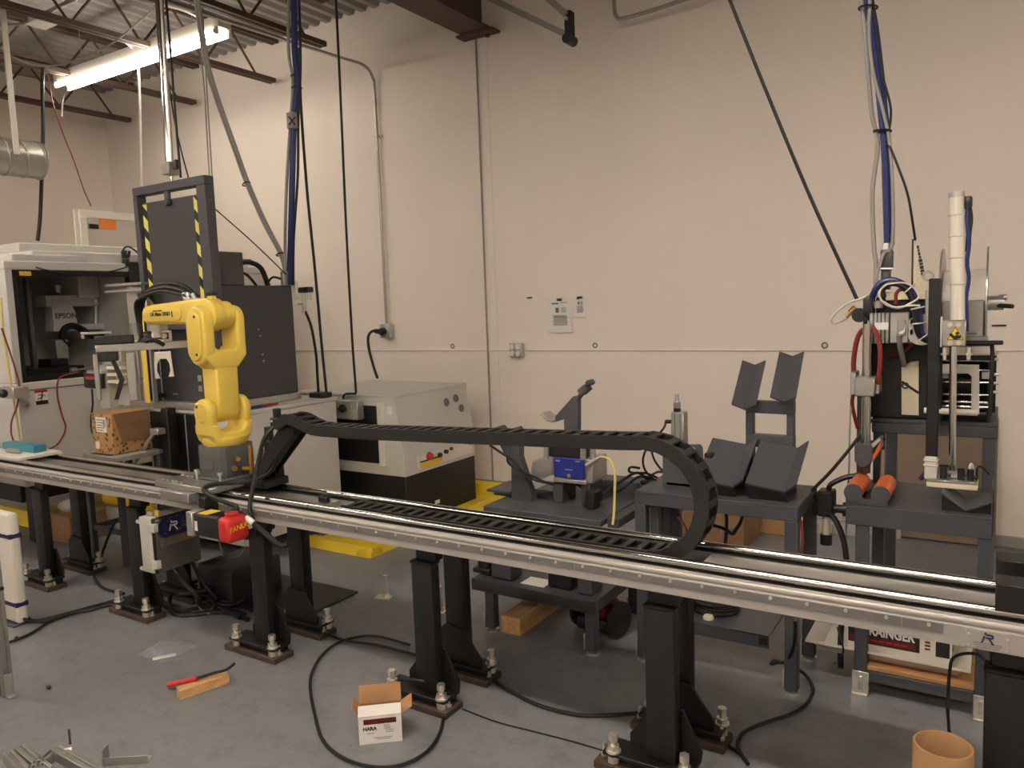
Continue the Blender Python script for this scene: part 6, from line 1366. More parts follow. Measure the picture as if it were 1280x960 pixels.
dv = Vector((b_[0] - a_[0], 0, b_[2] - a_[2])).normalized()
mb = MB()
for k in range(9):
    o_ = Vector((a_[0], 3.653, a_[2])).lerp(Vector((b_[0], 3.653, b_[2])), k / 9 + .02); hh = .008 if k < 4 else .014
    mb.cbox((o_.x - .008, 3.654, o_.z), (hh, .001, .010 if k % 2 else .014), Matrix.Rotation(-.22, 3, 'Y'), 0)
part('cover_print', mb, 'print_black', lm)
part('web_arm', MB().box((-0.2274, 3.5000, 1.4763)[0] - .02, (-0.2274, 3.5000, 1.4763)[0], 3.5, 3.58, 1.47, 1.60, .003).torus((-0.2423, 3.5500, 1.6585), (0, 1, 0), .018, .004, 18, 6), 'silver', lm)
part('tension_disc', MB().cyl(((-0.2552, 3.5000, 1.4448)[0], 3.49, (-0.2552, 3.5000, 1.4448)[2]), ((-0.2552, 3.5000, 1.4448)[0], 3.52, (-0.2552, 3.5000, 1.4448)[2]), .062, seg=32), 'silver', lm)
part('printer_top', MB().box(-.44, -.23, 3.60, 3.95, 1.46, 1.58, .006), 'black', lm)
part('top_sheet', MB().box(-.40, -.25, 3.58, 3.60, 1.565, 1.60, .003), 'cream', lm)
# pneumatic valve island
vi = thing('valve_island', 'silver pneumatic valve island with slim slices on the labelling machine', 'valve', (-.38, 3.52, 1.412))
z0_, z1_ = (-0.4094, 3.5000, 1.3908)[2], (-0.4109, 3.5000, 1.5160)[2]
xs = [(-0.4707, 3.5000, 1.4544)[0], (-0.4494, 3.5000, 1.4541)[0], (-0.4327, 3.5000, 1.4539)[0], (-0.4177, 3.5000, 1.4536)[0], (-0.4042, 3.5000, 1.4534)[0], (-0.3892, 3.5000, 1.4532)[0], (-0.3744, 3.5000, 1.4530)[0]]
for k in range(6):
    part('valve_slice', MB().box(xs[k] + .001, xs[k + 1] - .001, 3.48 if k else 3.50, 3.56, z0_, z1_ if k else z1_ - .03, .003), 'silver', vi)
part('slice_labels', MB().box((-0.4282, 3.5000, 1.4538)[0], (-0.3773, 3.5000, 1.4530)[0], 3.4785, 3.4795, (-0.4101, 3.5000, 1.4469)[2], (-0.4104, 3.5000, 1.4766)[2], 0), 'print_white', vi)
part('end_module', MB().box((-0.3729, 3.5000, 1.4530)[0], (-0.3041, 3.5000, 1.4519)[0], 3.485, 3.56, z0_, z1_, .004), 'silver', vi)
part('module_plate', MB().box((-0.3449, 3.5000, 1.4526)[0], (-0.3128, 3.5000, 1.4521)[0], 3.478, 3.486, (-0.4098, 3.5000, 1.4205)[2], (-0.4105, 3.5000, 1.4865)[2], .003), 'grey_hose', vi)
part('white_tag', MB().prism(pl((-0.3393, 3.4750, 1.4341), (-0.3191, 3.4750, 1.4468), (-0.3136, 3.4750, 1.4661), (-0.3161, 3.4750, 1.4403), (-0.3304, 3.4750, 1.4211)), 'y', 3.474, 3.476), 'paper', vi)
for q_ in ((-0.3016, 3.5000, 1.4778), (-0.3010, 3.5000, 1.4357)):
    part('port_plug', MB().box(q_[0], q_[0] + .016, 3.49, 3.53, q_[2] - .013, q_[2] + .013, .003), 'silver', vi)
ar = thing('air_filter', 'black air filter with brass fitting left of the valve island', 'regulator', (-.47, 3.52, 1.52))
part('filter_body', MB().box((-0.4770, 3.5200, 1.5038)[0], (-0.4373, 3.5200, 1.5029)[0], 3.50, 3.58, (-0.4586, 3.5200, 1.5001)[2], (-0.4594, 3.5200, 1.5831)[2], .008, 2), 'black_plastic', ar)
part('gauge', MB().cyl((-0.4896, 3.5000, 1.5081), (-0.4966, 3.5500, 1.5067), .03), 'black_plastic', ar)
part('brass_fitting', MB().cyl((-0.5051, 3.5200, 1.5413), (-0.5267, 3.5200, 1.5184), .014).cyl((-0.5267, 3.5200, 1.5184), (-0.5422, 3.5200, 1.4986), .007), 'brass', ar)
part('port_elbow', MB().cyl((-0.4195, 3.5200, 1.5355), (-0.4198, 3.5200, 1.5652), .018).cyl((-0.4047, 3.5200, 1.5581), (-0.4378, 3.5200, 1.5526), .012), 'silver', ar)
# connector and hoses above the labelling machine
cn = thing('cable_connector', 'grey heavy duty connector hood hanging above the labelling machine', 'connector', (-.39, 3.58, 1.62))
part('hood', MB().box((-0.4196, 3.5800, 1.7176)[0], (-0.3743, 3.5800, 1.7149)[0], 3.55, 3.61, (-0.3981, 3.5800, 1.6932)[2], (-0.3991, 3.5800, 1.7757)[2], .008, 2), 'grey', cn)
part('housing', MB().box((-0.4159, 3.5800, 1.6676)[0], (-0.3826, 3.5800, 1.6659)[0], 3.555, 3.605, (-0.3970, 3.5800, 1.6102)[2], (-0.3981, 3.5800, 1.6932)[2], .004), 'grey', cn)
part('gland', MB().cyl((-0.3961, 3.5800, 1.7755), (-0.3964, 3.5800, 1.8018), .022, .018, 6), 'silver', cn)
part('latch', MB().cyl((-0.4182, 3.5450, 1.6969), (-0.3704, 3.5450, 1.6942), .006), 'steel', cn)
hz = thing('hose_bundle', 'blue hose and grey cable bundle hanging down to the labelling machine', 'hose', (-.40, 3.58, 1.77))
B_ = [(-0.4987, 3.5800, 2.9183), (-0.4823, 3.5800, 2.7739), (-0.4632, 3.5800, 2.6598), (-0.4435, 3.5800, 2.4981), (-0.4267, 3.5800, 2.3363), (-0.4133, 3.5800, 2.2062), (-0.4049, 3.5800, 2.0116), (-0.3963, 3.5800, 1.7953)]
part('air_hose', MB().tube(B_, .013), 'blue', hz)
part('air_hose', MB().tube([(a + .014, b2_ + .012, c) for a, b2_, c in B_], .012), 'blue', hz)
part('grey_hose', MB().tube([(a - o_, b2_, c) for (a, b2_, c), o_ in zip(B_, (.02, .02, .026, .032, .034, .024, .05, .05))] + [(-0.4354, 3.5600, 1.7180), (-0.4345, 3.5400, 1.5787)], .009), 'grey_hose', hz)
part('grey_hose', MB().tube([(a + o_, b2_ - .015, c) for (a, b2_, c), o_ in zip(B_, (.02, .012, -.01, -.012, .01, .022, .028, .02))] + [(-0.4063, 3.5400, 1.7550), (-0.4282, 3.5300, 1.6676), (-0.4320, 3.5200, 1.5788)], .007), 'grey_hose', hz)
part('black_cable', MB().tube([(a + o_, b2_ - .01, c) for (a, b2_, c), o_ in zip(B_[:6], (.02, .02, .016, .018, .038, .012))] + [(-0.3871, 3.5600, 2.1836), (-0.3506, 3.5600, 2.0835), (-0.3210, 3.5700, 1.9856), (-0.3044, 3.6000, 1.8740), (-0.2979, 3.6400, 1.8107)], .005), 'rubber', hz)
part('tie', MB().torus((-0.4792, 3.5800, 2.7575), (.1, 0, 1), .036, .004, 20, 6).torus((-0.4199, 3.5800, 2.2585), (.1, 0, 1), .032, .005, 20, 6), 'rubber', hz)
cable('cable', 'dark straight cable slanting from the ceiling down to the air filter', [(-1.0644, 3.5600, 2.9794), (-0.9085, 3.5600, 2.5628), (-0.7045, 3.5500, 2.0405), (-0.5006, 3.5300, 1.5678)], .0075, 'rubber')
hk = thing('hose_loop', 'loop of blue and red hoses with white ties on the labelling machine', 'hose', (-.38, 3.46, 1.5))
part('blue_hose', MB().tube([(-0.4378, 3.4700, 1.5796), (-0.4250, 3.4600, 1.6116), (-0.4017, 3.4600, 1.6396), (-0.3667, 3.4600, 1.6476), (-0.3290, 3.4600, 1.6331), (-0.2971, 3.4600, 1.6032), (-0.2767, 3.4600, 1.5612), (-0.2646, 3.4600, 1.5102), (-0.2611, 3.4600, 1.4689), (-0.2548, 3.4600, 1.4275), (-0.2327, 3.4700, 1.4045)], .012), 'blue', hk)
part('dark_hose', MB().tube([(-0.3939, 3.4500, 1.5782), (-0.3973, 3.4500, 1.6105), (-0.3771, 3.4500, 1.6320), (-0.3423, 3.4500, 1.6305), (-0.3105, 3.4500, 1.6069), (-0.2872, 3.4500, 1.5617), (-0.2749, 3.4500, 1.5013), (-0.2714, 3.4500, 1.4536), (-0.2546, 3.4600, 1.4148), (-0.2220, 3.4800, 1.3975)], .012), 'rubber', hk)
part('red_hose', MB().tube([(-0.3490, 3.4700, 1.5507), (-0.3491, 3.4650, 1.5892), (-0.3315, 3.4600, 1.6077), (-0.3023, 3.4550, 1.5939), (-0.2841, 3.4500, 1.5490), (-0.2691, 3.4500, 1.4916)], .007), 'red_hose', hk)
part('clear_tube', MB().tube([(-0.3529, 3.4400, 1.6341), (-0.3818, 3.4400, 1.6290), (-0.4048, 3.4400, 1.6044), (-0.4015, 3.4400, 1.5721), (-0.3749, 3.4400, 1.5456), (-0.3343, 3.4400, 1.5348), (-0.2947, 3.4400, 1.5527), (-0.2668, 3.4400, 1.5738), (-0.2758, 3.4400, 1.6055), (-0.3128, 3.4400, 1.6322), (-0.3529, 3.4400, 1.6341)], .004), 'white_hose', hk)
part('clear_tube', MB().tube([(-0.3920, 3.4350, 1.5623), (-0.3511, 3.4350, 1.5386), (-0.2998, 3.4350, 1.5434), (-0.2604, 3.4350, 1.5422)], .004), 'white_hose', hk)
for q_, s_ in (((-0.2992, 3.4500, 1.6096), .9), ((-0.2698, 3.4500, 1.5328), .2), ((-0.2632, 3.4500, 1.4725), .1), ((-0.2455, 3.4500, 1.4184), .8)):
    part('tie', MB().torus(q_, (s_, 0, -1), .024, .003, 16, 5), 'white_hose', hk)
cable('tube', 'clear tube looping out left of the air filter', [(-0.4294, 3.5200, 1.6183), (-0.4720, 3.5000, 1.5805), (-0.5257, 3.4900, 1.5625), (-0.5691, 3.4900, 1.5304), (-0.5974, 3.4900, 1.4940), (-0.5894, 3.5000, 1.4766), (-0.5595, 3.5100, 1.4858), (-0.5391, 3.5200, 1.4985)], .005, 'clear_hose')
cable('tube', 'thick red tube curving over to the left of the press cylinder', [(-0.4391, 3.4200, 1.4575), (-0.4613, 3.4300, 1.4541), (-0.4835, 3.4400, 1.4244), (-0.4967, 3.4500, 1.3743), (-0.5038, 3.4600, 1.3170), (-0.5048, 3.4700, 1.2725)], .010, 'red_hose')
cable('tube', 'red tube dropping right of the press cylinder rod', [(-0.4303, 3.4200, 1.4638), (-0.4068, 3.4000, 1.4257), (-0.3963, 3.3900, 1.3781), (-0.3956, 3.3900, 1.3138), (-0.4019, 3.4000, 1.2481), (-0.4069, 3.4200, 1.2166)], .009, 'red_hose')
cable('tube', 'red tube hanging below the press cylinder clamp block', [(-0.5042, 3.4500, 1.1772), (-0.5084, 3.4600, 1.1387), (-0.5016, 3.4800, 1.0854), (-0.4915, 3.5000, 1.0317)], .008, 'red_hose')
cable('tube', 'thin red tube crossing the black printer body', [(-0.3958, 3.6000, 1.3236), (-0.3573, 3.5800, 1.3354), (-0.3180, 3.5400, 1.3616), (-0.2859, 3.5000, 1.3935)], .006, 'red_hose')
cable('tube', 'grey tube hanging in front of the cream door', [(-0.3358, 3.4700, 1.4279), (-0.3351, 3.5000, 1.3807), (-0.3303, 3.5500, 1.3244), (-0.3285, 3.6000, 1.2937)], .011, 'grey_hose')
cable('tube', 'thin brown wire hanging beside the left table leg', [(-0.5117, 3.4600, 1.1555), (-0.5168, 3.4600, 1.0194), (-0.5185, 3.4600, 0.8478), (-0.5264, 3.4600, 0.6385), (-0.5282, 3.4600, 0.4624)], .004, 'grey_hose')
solo('hardboard_sheet', MB().cbox((-.28, 5.50, .41), (.60, .012, .80), Matrix.Rotation(math.radians(-3), 3, 'X'), .001), 'board', 'grey brown board leaning on the back wall behind the labelling table', 'board', (-.28, 5.5, 0))

# ================================================================ FLOOR ITEMS
tcd = thing('cardboard_tube', 'upright brown cardboard tube at the bottom right corner', 'tube', (-.088, 2.04, 0))
mb = MB().lathe([(.066, 0), (.066, .50), (.0645, .502), (.0605, .502), (.059, .50), (.059, .02), (.001, .02)], (-.088, 2.04, 0), (0, 0, 1), 40)
part('tube_wall', mb, 'tube_card', tcd)
tt_ = thing('small_carton', 'small open white fronted carton on the floor before the post', 'carton', (-1.95, 2.02, 0))
R_ = Matrix.Translation((-1.935, 2.045, 0)) @ Matrix.Rotation(math.radians(40), 4, 'Z')
w_, d_, h_ = .158, .100, .108
def cb_(x0, x1, y0, y1, z0, z1): return MB().box(x0, x1, y0, y1, z0, z1, .0004, 1, R_)
part('front_wall', cb_(-w_ / 2, w_ / 2, -d_ / 2, -d_ / 2 + .003, 0, h_), 'paper', tt_, 'white printed front')
part('back_wall', cb_(-w_ / 2, w_ / 2, d_ / 2 - .003, d_ / 2, 0, h_), 'card', tt_)
part('side_wall', cb_(-w_ / 2, -w_ / 2 + .003, -d_ / 2 + .003, d_ / 2 - .003, 0, h_), 'card', tt_)
part('side_wall', cb_(w_ / 2 - .003, w_ / 2, -d_ / 2 + .003, d_ / 2 - .003, 0, h_), 'card', tt_)
part('bottom', cb_(-w_ / 2 + .003, w_ / 2 - .003, -d_ / 2 + .003, d_ / 2 - .003, 0, .003), 'card', tt_)
def flap(P0, P1, ext, m, lab=None):
    mb = MB(); e = Vector(ext); V = [R_ @ Vector(P0), R_ @ Vector(P1), R_ @ (Vector(P1) + e), R_ @ (Vector(P0) + e)]
    n = (V[1] - V[0]).cross(V[3] - V[0]).normalized() * .0025
    A = [mb.bm.verts.new(p) for p in V]; B = [mb.bm.verts.new(p + n) for p in V]
    mb.bm.faces.new(A); mb.bm.faces.new(B)
    for i in range(4): mb.bm.faces.new([A[i], A[(i + 1) % 4], B[(i + 1) % 4], B[i]])
    return part('flap', mb, m, tt_, lab)
fl = flap((-w_ / 2, -d_ / 2, h_), (w_ / 2, -d_ / 2, h_), (0, .028, .028), 'paper', 'white printed flap')
flap((-w_ / 2, d_ / 2, h_), (w_ / 2, d_ / 2, h_), (0, .018, .065), 'card')
flap((-w_ / 2, -d_ / 2, h_), (-w_ / 2, d_ / 2, h_), (-.022, 0, .035), 'card')
flap((w_ / 2, -d_ / 2, h_), (w_ / 2, d_ / 2, h_), (.040, 0, .025), 'card')
ux_ = R_.to_3x3() @ Vector((1, 0, 0)); yf = -d_ / 2 - .0006
def onf(x, z): return R_ @ Vector((x, yf, z))
part('shipping_label', MB().box(-.058, .058, yf, yf + .0005, .010, .094, 0, 1, R_), 'print_white', tt_)
part('maroon_band', MB().box(-.060, .060, yf - .0007, yf - .0001, .077, .097, 0, 1, R_), 'print_maroon', tt_)
lettering('HARA', .019, onf(-.038, .060) + (R_.to_3x3() @ Vector((0, -.0008, 0))), ux_, (0, 0, 1), 'print_black', tt_, bold=.0007)
mb = MB()
for (xa, xb, z_) in ((.01, .028, .055), (.01, .03, .050), (.012, .03, .045), (-.042, -.018, .033), (.015, .04, .040), (.015, .038, .034), (-.02, .035, .018), (-.01, .03, .013)):
    mb.box(xa * 1.25, xb * 1.25, yf - .0007, yf - .0001, z_ * 1.25, z_ * 1.25 + .002, 0, 1, R_)
part('small_print', mb, 'print_grey', tt_)
mb = MB()
for (u, v, s1, s2) in ((-.035, .35, .022, .003), (-.022, .65, .03, .003), (.0, .7, .03, .003), (-.01, .3, .028, .012), (.02, .6, .018, .013), (-.05, .3, .012, .010)):
    for du in (0,):
        c0 = Vector((u, -d_ / 2 + .028 * v, h_ + .028 * v)); e = Vector((0, .7071, .7071)); n_ = Vector((0, -.7071, .7071)) * .0009
        mb.quad(*[R_ @ (c0 + Vector((a * s1 / 2, 0, 0)) + e * (b_ * s2 / 2) + n_) for a, b_ in ((-1, -1), (1, -1), (1, 1), (-1, 1))])
part('flap_print', mb, 'print_grey', fl)

wd = solo('wood_block', MB().cbox((-2.858, 1.945, .021), (.21, .045, .042), Matrix.Rotation(math.radians(72), 3, 'Z'), .002), 'wood', 'short pine wood block on the floor under the red handled pry bar', 'wood block', (-2.858, 1.945, 0))
pb = thing('pry_bar', 'red handled black pry bar resting on the short wood block', 'tool', (-2.92, 1.9, .05))
h0, h1, h2 = Vector((-3.0041, 1.8737, 0.0200)), Vector((-2.8739, 1.9297, 0.0550)), Vector((-2.7913, 2.0604, 0.0750))
dd = (h1 - h0).normalized()
part('handle', MB().lathe([(.001, 0), (.012, .003), (.013, .02), (.0105, .05), (.012, .09), (.0125, (h1 - h0).length - .004), (.008, (h1 - h0).length), (.001, (h1 - h0).length)], h0, dd, 16), 'red', pb, 'red handle')
part('shaft', MB().tube([h1 - dd * .01, h1.lerp(h2, .4), h1.lerp(h2, .75) + Vector((0, 0, -.004)), h2 + Vector((0, 0, .012))], .0065, 8, 6), 'black', pb)
bagp = thing('plastic_bag', 'small crumpled clear plastic bag lying on the floor', 'bag', (-3.35, 2.08, 0))
rnd = random.Random(11)
mb = MB(); N_ = 9; g_ = {}
for i in range(N_):
    for j in range(N_):
        u, v = i / (N_ - 1), j / (N_ - 1); hgt = math.sin(PI * u) * math.sin(PI * v)
        g_[i, j] = mb.bm.verts.new((-3.47 + .20 * u + .02 * rnd.random(), 2.0 + .20 * v + .02 * rnd.random(), .003 + hgt * (.02 + .045 * rnd.random())))
for i in range(N_ - 1):
    for j in range(N_ - 1): mb.bm.faces.new([g_[i, j], g_[i + 1, j], g_[i + 1, j + 1], g_[i, j + 1]])
part('film', mb, 'bag', bagp)
part('header_card', MB().cbox((-3.305, 2.055, .004), (.10, .03, .002), Matrix.Rotation(math.radians(58), 3, 'Z'), 0), 'paper', bagp, 'white printed header')
bmw = solo('timber_beam', MB().box(-2.035, -1.925, 3.035, 3.80, 0, .09, .003), 'wood', 'squared pine timber beam on the floor under the low table', 'timber', (-1.98, 3.4, 0))
vc = thing('red_vacuum', 'small red and black wheeled vacuum behind the low table leg', 'vacuum', (-1.62, 3.3, 0))
v0 = (-1.6213, 3.2009, 0.0000)
vx, vy = -1.62, 3.32
part('wheel', MB().lathe([(.001, -.018), (.075, -.018), (.088, -.008), (.088, .008), (.075, .018), (.001, .018)], (vx - .10, vy - .02, .088), (1, -.25, 0), 24), 'black_plastic', vc)
part('wheel', MB().lathe([(.001, -.018), (.075, -.018), (.088, -.008), (.088, .008), (.075, .018), (.001, .018)], (vx + .12, vy - .07, .088), (1, -.25, 0), 24), 'black_plastic', vc)
part('shell', MB().ball((vx, vy - .02, .105), .10, 20, (1.05, .95, .80)), 'dark_red', vc, 'dark red shell')
part('lower_body', MB().box(vx - .09, vx + .10, vy - .12, vy + .08, .02, .09, .02, 2), 'black_plastic', vc)
part('handle', MB().tube([(vx + .04, vy - .10, .16), (vx + .05, vy - .07, .20), (vx + .06, vy, .21), (vx + .06, vy + .07, .17)], .012), 'black_plastic', vc)
def lev(x, y, h, lab):
    b_ = thing('leveling_foot', lab, 'bolt', (x, y, 0), 'loose leveling feet on the floor')
    part('plate', MB().cbox((x - .015, y - .01, .004), (.09, .06, .008), Matrix.Rotation(.3, 3, 'Z'), .001), 'steel', b_)
    part('stud', MB().cyl((x, y, .008), (x, y, h), .013), 'steel', b_)
    part('nut', MB().cyl((x, y, .008), (x, y, .022), .022, seg=6), 'steel', b_)
lev(-2.855, 3.12, .13, 'zinc leveling stud standing on the floor left of the middle posts')
lev(-2.46, 3.10, .14, 'zinc leveling stud seen between the two middle black posts')

# fence panel, profile post at left
fp_ = thing('guard_board', 'white panel with blue bands at the left picture edge', 'panel', (-4.45, 1.95, 0))
part('panel_sheet', MB().box(-4.62, -4.345, 1.90, 1.96, .012, .61, .03, 3), 'lamp_white', fp_)
part('blue_band', MB().box(-4.622, -4.343, 1.898, 1.962, (-4.3577, 1.9000, 0.4866)[2] - .012, (-4.3577, 1.9000, 0.4866)[2] + .014, .004), 'print_blue', fp_)
part('blue_band', MB().box(-4.622, -4.343, 1.898, 1.962, (-4.3911, 1.9000, 0.1160)[2] - .012, (-4.3911, 1.9000, 0.1160)[2] + .014, .004), 'print_blue', fp_)
part('foot', MB().box(-4.60, -4.36, 1.88, 1.98, 0, .012, .003), 'grey', fp_)
ap = thing('profile_post', 'slotted aluminium profile post at the left picture edge', 'post', (-3.60, 1.50, 0))
mb = MB()
for dx_ in (-.016, .016):
    for dy_ in (-.016, .016): mb.box(-3.60 + dx_ - .0065, -3.60 + dx_ + .0065, 1.50 + dy_ - .0065, 1.50 + dy_ + .0065, 0.003, .74, .0015)
mb.box(-3.610, -3.590, 1.49, 1.51, .003, .74, .001)
part('profile', mb, 'alu', ap)
part('corner_bracket', MB().box(-3.576, -3.54, 1.485, 1.515, 0, .006, .001).box(-3.577, -3.571, 1.485, 1.515, 0, .10, .001), 'silver', ap)
part('knob', MB().cyl((-3.4577, 1.4700, 0.5129), ((-3.4577, 1.4700, 0.5129)[0], 1.455, (-3.4577, 1.4700, 0.5129)[2]), .008), 'black_plastic', ap)

# loose aluminium frame bottom left
af = thing('profile_assembly', 'loose aluminium profile assembly on the floor at bottom left', 'frame', (-2.75, 1.2, .06))
def prof_bar(a, b_, w=.018):
    a = Vector(a); b_ = Vector(b_); d = (b_ - a); L_ = d.length; ang = math.atan2(d.y, d.x); mb = MB()
    T = Matrix.Translation(a) @ Matrix.Rotation(ang, 4, 'Z')
    mb.box(0, L_, -w, -w * .3, -w, w, .002, 1, T).box(0, L_, w * .3, w, -w, w, .002, 1, T).box(0, L_, -w * .4, w * .4, -w * .5, w * .5, 0, 1, T)
    return mb
for (a, b_) in (((-2.8891, 1.2243, 0.1000), (-2.6554, 1.2040, 0.1000)), ((-2.8869, 1.1867, 0.1000), (-2.6610, 1.1560, 0.1000)), ((-2.7416, 1.2754, 0.1100), (-2.4633, 1.2724, 0.1100)), ((-2.7547, 1.2704, 0.1000), (-2.6851, 1.1427, 0.1000))):
    part('profile_bar', prof_bar(a, b_), 'alu', af)
part('stand', MB().box(-2.80, -2.74, 1.10, 1.22, 0, .082, .003), 'alu', af)
part('corner_gusset', MB().prism([(0, 0), (.035, 0), (0, .03)], 'y', -.012, .012, .001, 1, Matrix.Translation(Vector((-2.6937, 1.2930, 0.1000))) @ Matrix.Rotation(-.6, 4, 'Z')), 'silver', af)
part('foot_screw', MB().cyl((-2.7660, 1.3370, 0.1000), ((-2.7660, 1.3370, 0.1000)[0], (-2.7660, 1.3370, 0.1000)[1], .155), .004), 'rust', af)
lbk = thing('angle_bracket', 'drilled aluminium angle bracket standing on the floor at bottom left', 'bracket', (-2.60, 1.36, 0))
lo = Vector((-2.6957, 1.4059, 0.0200))
T_ = Matrix.Translation((lo.x, lo.y, 0)) @ Matrix.Rotation(math.radians(35), 4, 'Z')
part('upright_leg', MB().box(0, .004, 0, .045, 0, .06, .001, 1, T_), 'alu', lbk)
part('flat_leg', MB().box(0, .16, 0, .045, 0, .004, .001, 1, T_), 'alu', lbk)
part('flange', MB().box(0, .16, 0, .004, 0, .03, .001, 1, T_), 'alu', lbk)
part('screw', MB().cyl(T_ @ Vector((.06, .03, .004)), T_ @ Vector((.06, .03, .008)), .005), 'black_plastic', lbk)
for o_, lab in (((-3.4870, 1.6189, 0.0000), 'tiny black scrap on the floor right of the profile post'), ((-4.1913, 1.8189, 0.0000), 'tiny black scrap on the floor below the white panel')):
    solo('scrap', MB().ball((o_[0], o_[1], .008), .011, 8, (1.2, .8, .7)), 'black_plastic', lab, 'scrap', (o_[0], o_[1], 0), 'black scraps on the floor')

# cables on the floor

cable('floor_cable', 'black cable looped in a large ring around the small open carton', [(-2.3352, 2.6933, 0.0100), (-2.4997, 2.6974, 0.0100), (-2.6010, 2.6651, 0.0100), (-2.6615, 2.5622, 0.0100), (-2.6351, 2.4211, 0.0100), (-2.5460, 2.2722, 0.0100), (-2.4315, 2.1549, 0.0100), (-2.2785, 2.0324, 0.0100), (-2.1147, 1.9131, 0.0100), (-1.9902, 1.8632, 0.0100), (-1.8840, 1.8547, 0.0100), (-1.7925, 1.8781, 0.0100), (-1.7306, 1.9338, 0.0100), (-1.7069, 2.0301, 0.0100), (-1.7365, 2.1442, 0.0100), (-1.8099, 2.2656, 0.0100), (-1.8773, 2.3345, 0.0300), (-1.8969, 2.3116, 0.0900), (-1.9541, 2.2817, 0.1100), (-2.0479, 2.2909, 0.0800), (-2.1181, 2.3046, 0.0500)], .0065, 'rubber')
cable('floor_cable', 'black cable running from the left back post past the middle posts', [(-2.8550, 2.6177, 0.0100), (-2.7125, 2.5864, 0.0100), (-2.6089, 2.5897, 0.0100), (-2.4796, 2.6177, 0.0100), (-2.2866, 2.6232, 0.0100), (-2.1247, 2.6262, 0.0100), (-1.9951, 2.6331, 0.0100)], .007, 'rubber')
cable('floor_cable', 'black cable sweeping along the floor from the middle to the nearest post', [(-1.8846, 2.6328, 0.0500), (-1.8056, 2.6001, 0.0100), (-1.6644, 2.5434, 0.0100), (-1.5080, 2.5044, 0.0100), (-1.3517, 2.5138, 0.0100), (-1.2404, 2.5674, 0.0100), (-1.1392, 2.6422, 0.0100), (-1.0602, 2.6916, 0.0100)], .008, 'rubber')
cable('floor_cable', 'black cable coiling right of the nearest post up to the table leg', [(-0.8575, 2.6043, 0.0600), (-0.7973, 2.5977, 0.0100), (-0.7283, 2.5564, 0.0100), (-0.6876, 2.5087, 0.0100), (-0.7171, 2.5461, 0.0100), (-0.7522, 2.6109, 0.0100), (-0.7537, 2.6987, 0.0100), (-0.6951, 2.8112, 0.0100), (-0.6300, 2.9112, 0.0100), (-0.5972, 3.0097, 0.0100), (-0.5981, 3.1376, 0.0100), (-0.6399, 3.2228, 0.0200), (-0.6851, 3.1647, 0.0800), (-0.7249, 3.1292, 0.1000), (-0.7528, 3.0984, 0.1000), (-0.7432, 3.1121, 0.1100), (-0.7059, 3.1158, 0.1100), (-0.6563, 3.0317, 0.2000), (-0.6289, 2.9594, 0.3000), (-0.6106, 2.8726, 0.4000)], .007, 'rubber')
cable('floor_cable', 'thin grey wire running along the floor behind the posts', [(-1.7745, 2.3451, 0.0040), (-1.6036, 2.3298, 0.0040), (-1.4311, 2.3410, 0.0040), (-1.2678, 2.3517, 0.0040), (-1.1401, 2.3525, 0.0040)], .003, 'rubber')
cable('floor_cable', 'pair of black cables from the left edge to the furthest front post', [(-4.1705, 1.7320, 0.0100), (-4.1605, 1.8205, 0.0100), (-4.1915, 1.9130, 0.0100), (-4.2441, 1.9997, 0.0100), (-4.2700, 2.1183, 0.0100), (-4.2044, 2.2142, 0.0100), (-4.1967, 2.3474, 0.0100), (-4.1590, 2.4201, 0.0100)], .007, 'rubber')
cable('floor_cable', 'second black cable beside it curving up behind the white panel', [(-4.1954, 2.4425, 0.0100), (-4.2428, 2.2584, 0.0100), (-4.2788, 2.1015, 0.0100), (-4.3277, 1.9800, 0.0100), (-4.3690, 1.9230, 0.0500), (-4.5261, 1.9590, 0.1200), (-4.5507, 1.9620, 0.1600)], .009, 'rubber')
cable('floor_cable', 'thin black cable arching over the floor beside the white panel', [(-4.5108, 1.9495, 0.1800), (-4.5111, 1.9928, 0.1200), (-4.4839, 1.9888, 0.0400), (-4.3598, 1.9753, 0.0100), (-4.2671, 2.0113, 0.0100), (-4.2433, 2.1692, 0.0100), (-4.1703, 2.3084, 0.0100)], .006, 'rubber')
cable('floor_cable', 'black cable hanging from the track toward the grey stool floor', [(-4.6715, 2.6600, 0.3459), (-4.8165, 2.6800, 0.2071), (-4.9717, 2.7000, 0.0291), (-5.0338, 2.7000, -0.0623), (-4.6889, 2.5021, 0.0200), (-4.4792, 2.4408, 0.0100), (-4.2764, 2.4431, 0.0100)], .008, 'rubber')
cable('floor_cable', 'black cable dropping behind the cardboard tube at bottom right', [(-0.0111, 2.7500, 0.4337), (-0.0287, 2.7500, 0.4457), (-0.0659, 2.7500, 0.4402), (-0.0966, 2.7500, 0.4173), (-0.1047, 2.7500, 0.3695), (-0.1076, 2.7500, 0.2873), (-0.1064, 2.7500, 0.2192), (-0.1019, 2.9955, 0.0100), (-0.0403, 2.9727, 0.0100)], .005, 'rubber')
cable('floor_cable', 'thin dark wire hanging over the edge of the white tray', [(-0.5324, 3.3000, 0.2198), (-0.5102, 3.2200, 0.2214), (-0.4978, 3.2000, 0.1984), (-0.4946, 3.2000, 0.1655), (-0.5064, 3.2000, 0.1393)], .004, 'rubber')
cable('floor_cable', 'short black cable bending below the track by the yellow berm', [(-2.42, 2.62, .66), (-2.46, 2.63, .58), (-2.56, 2.63, .53), (-2.70, 2.63, .52), (-2.80, 2.63, .53)], .008, 'rubber')
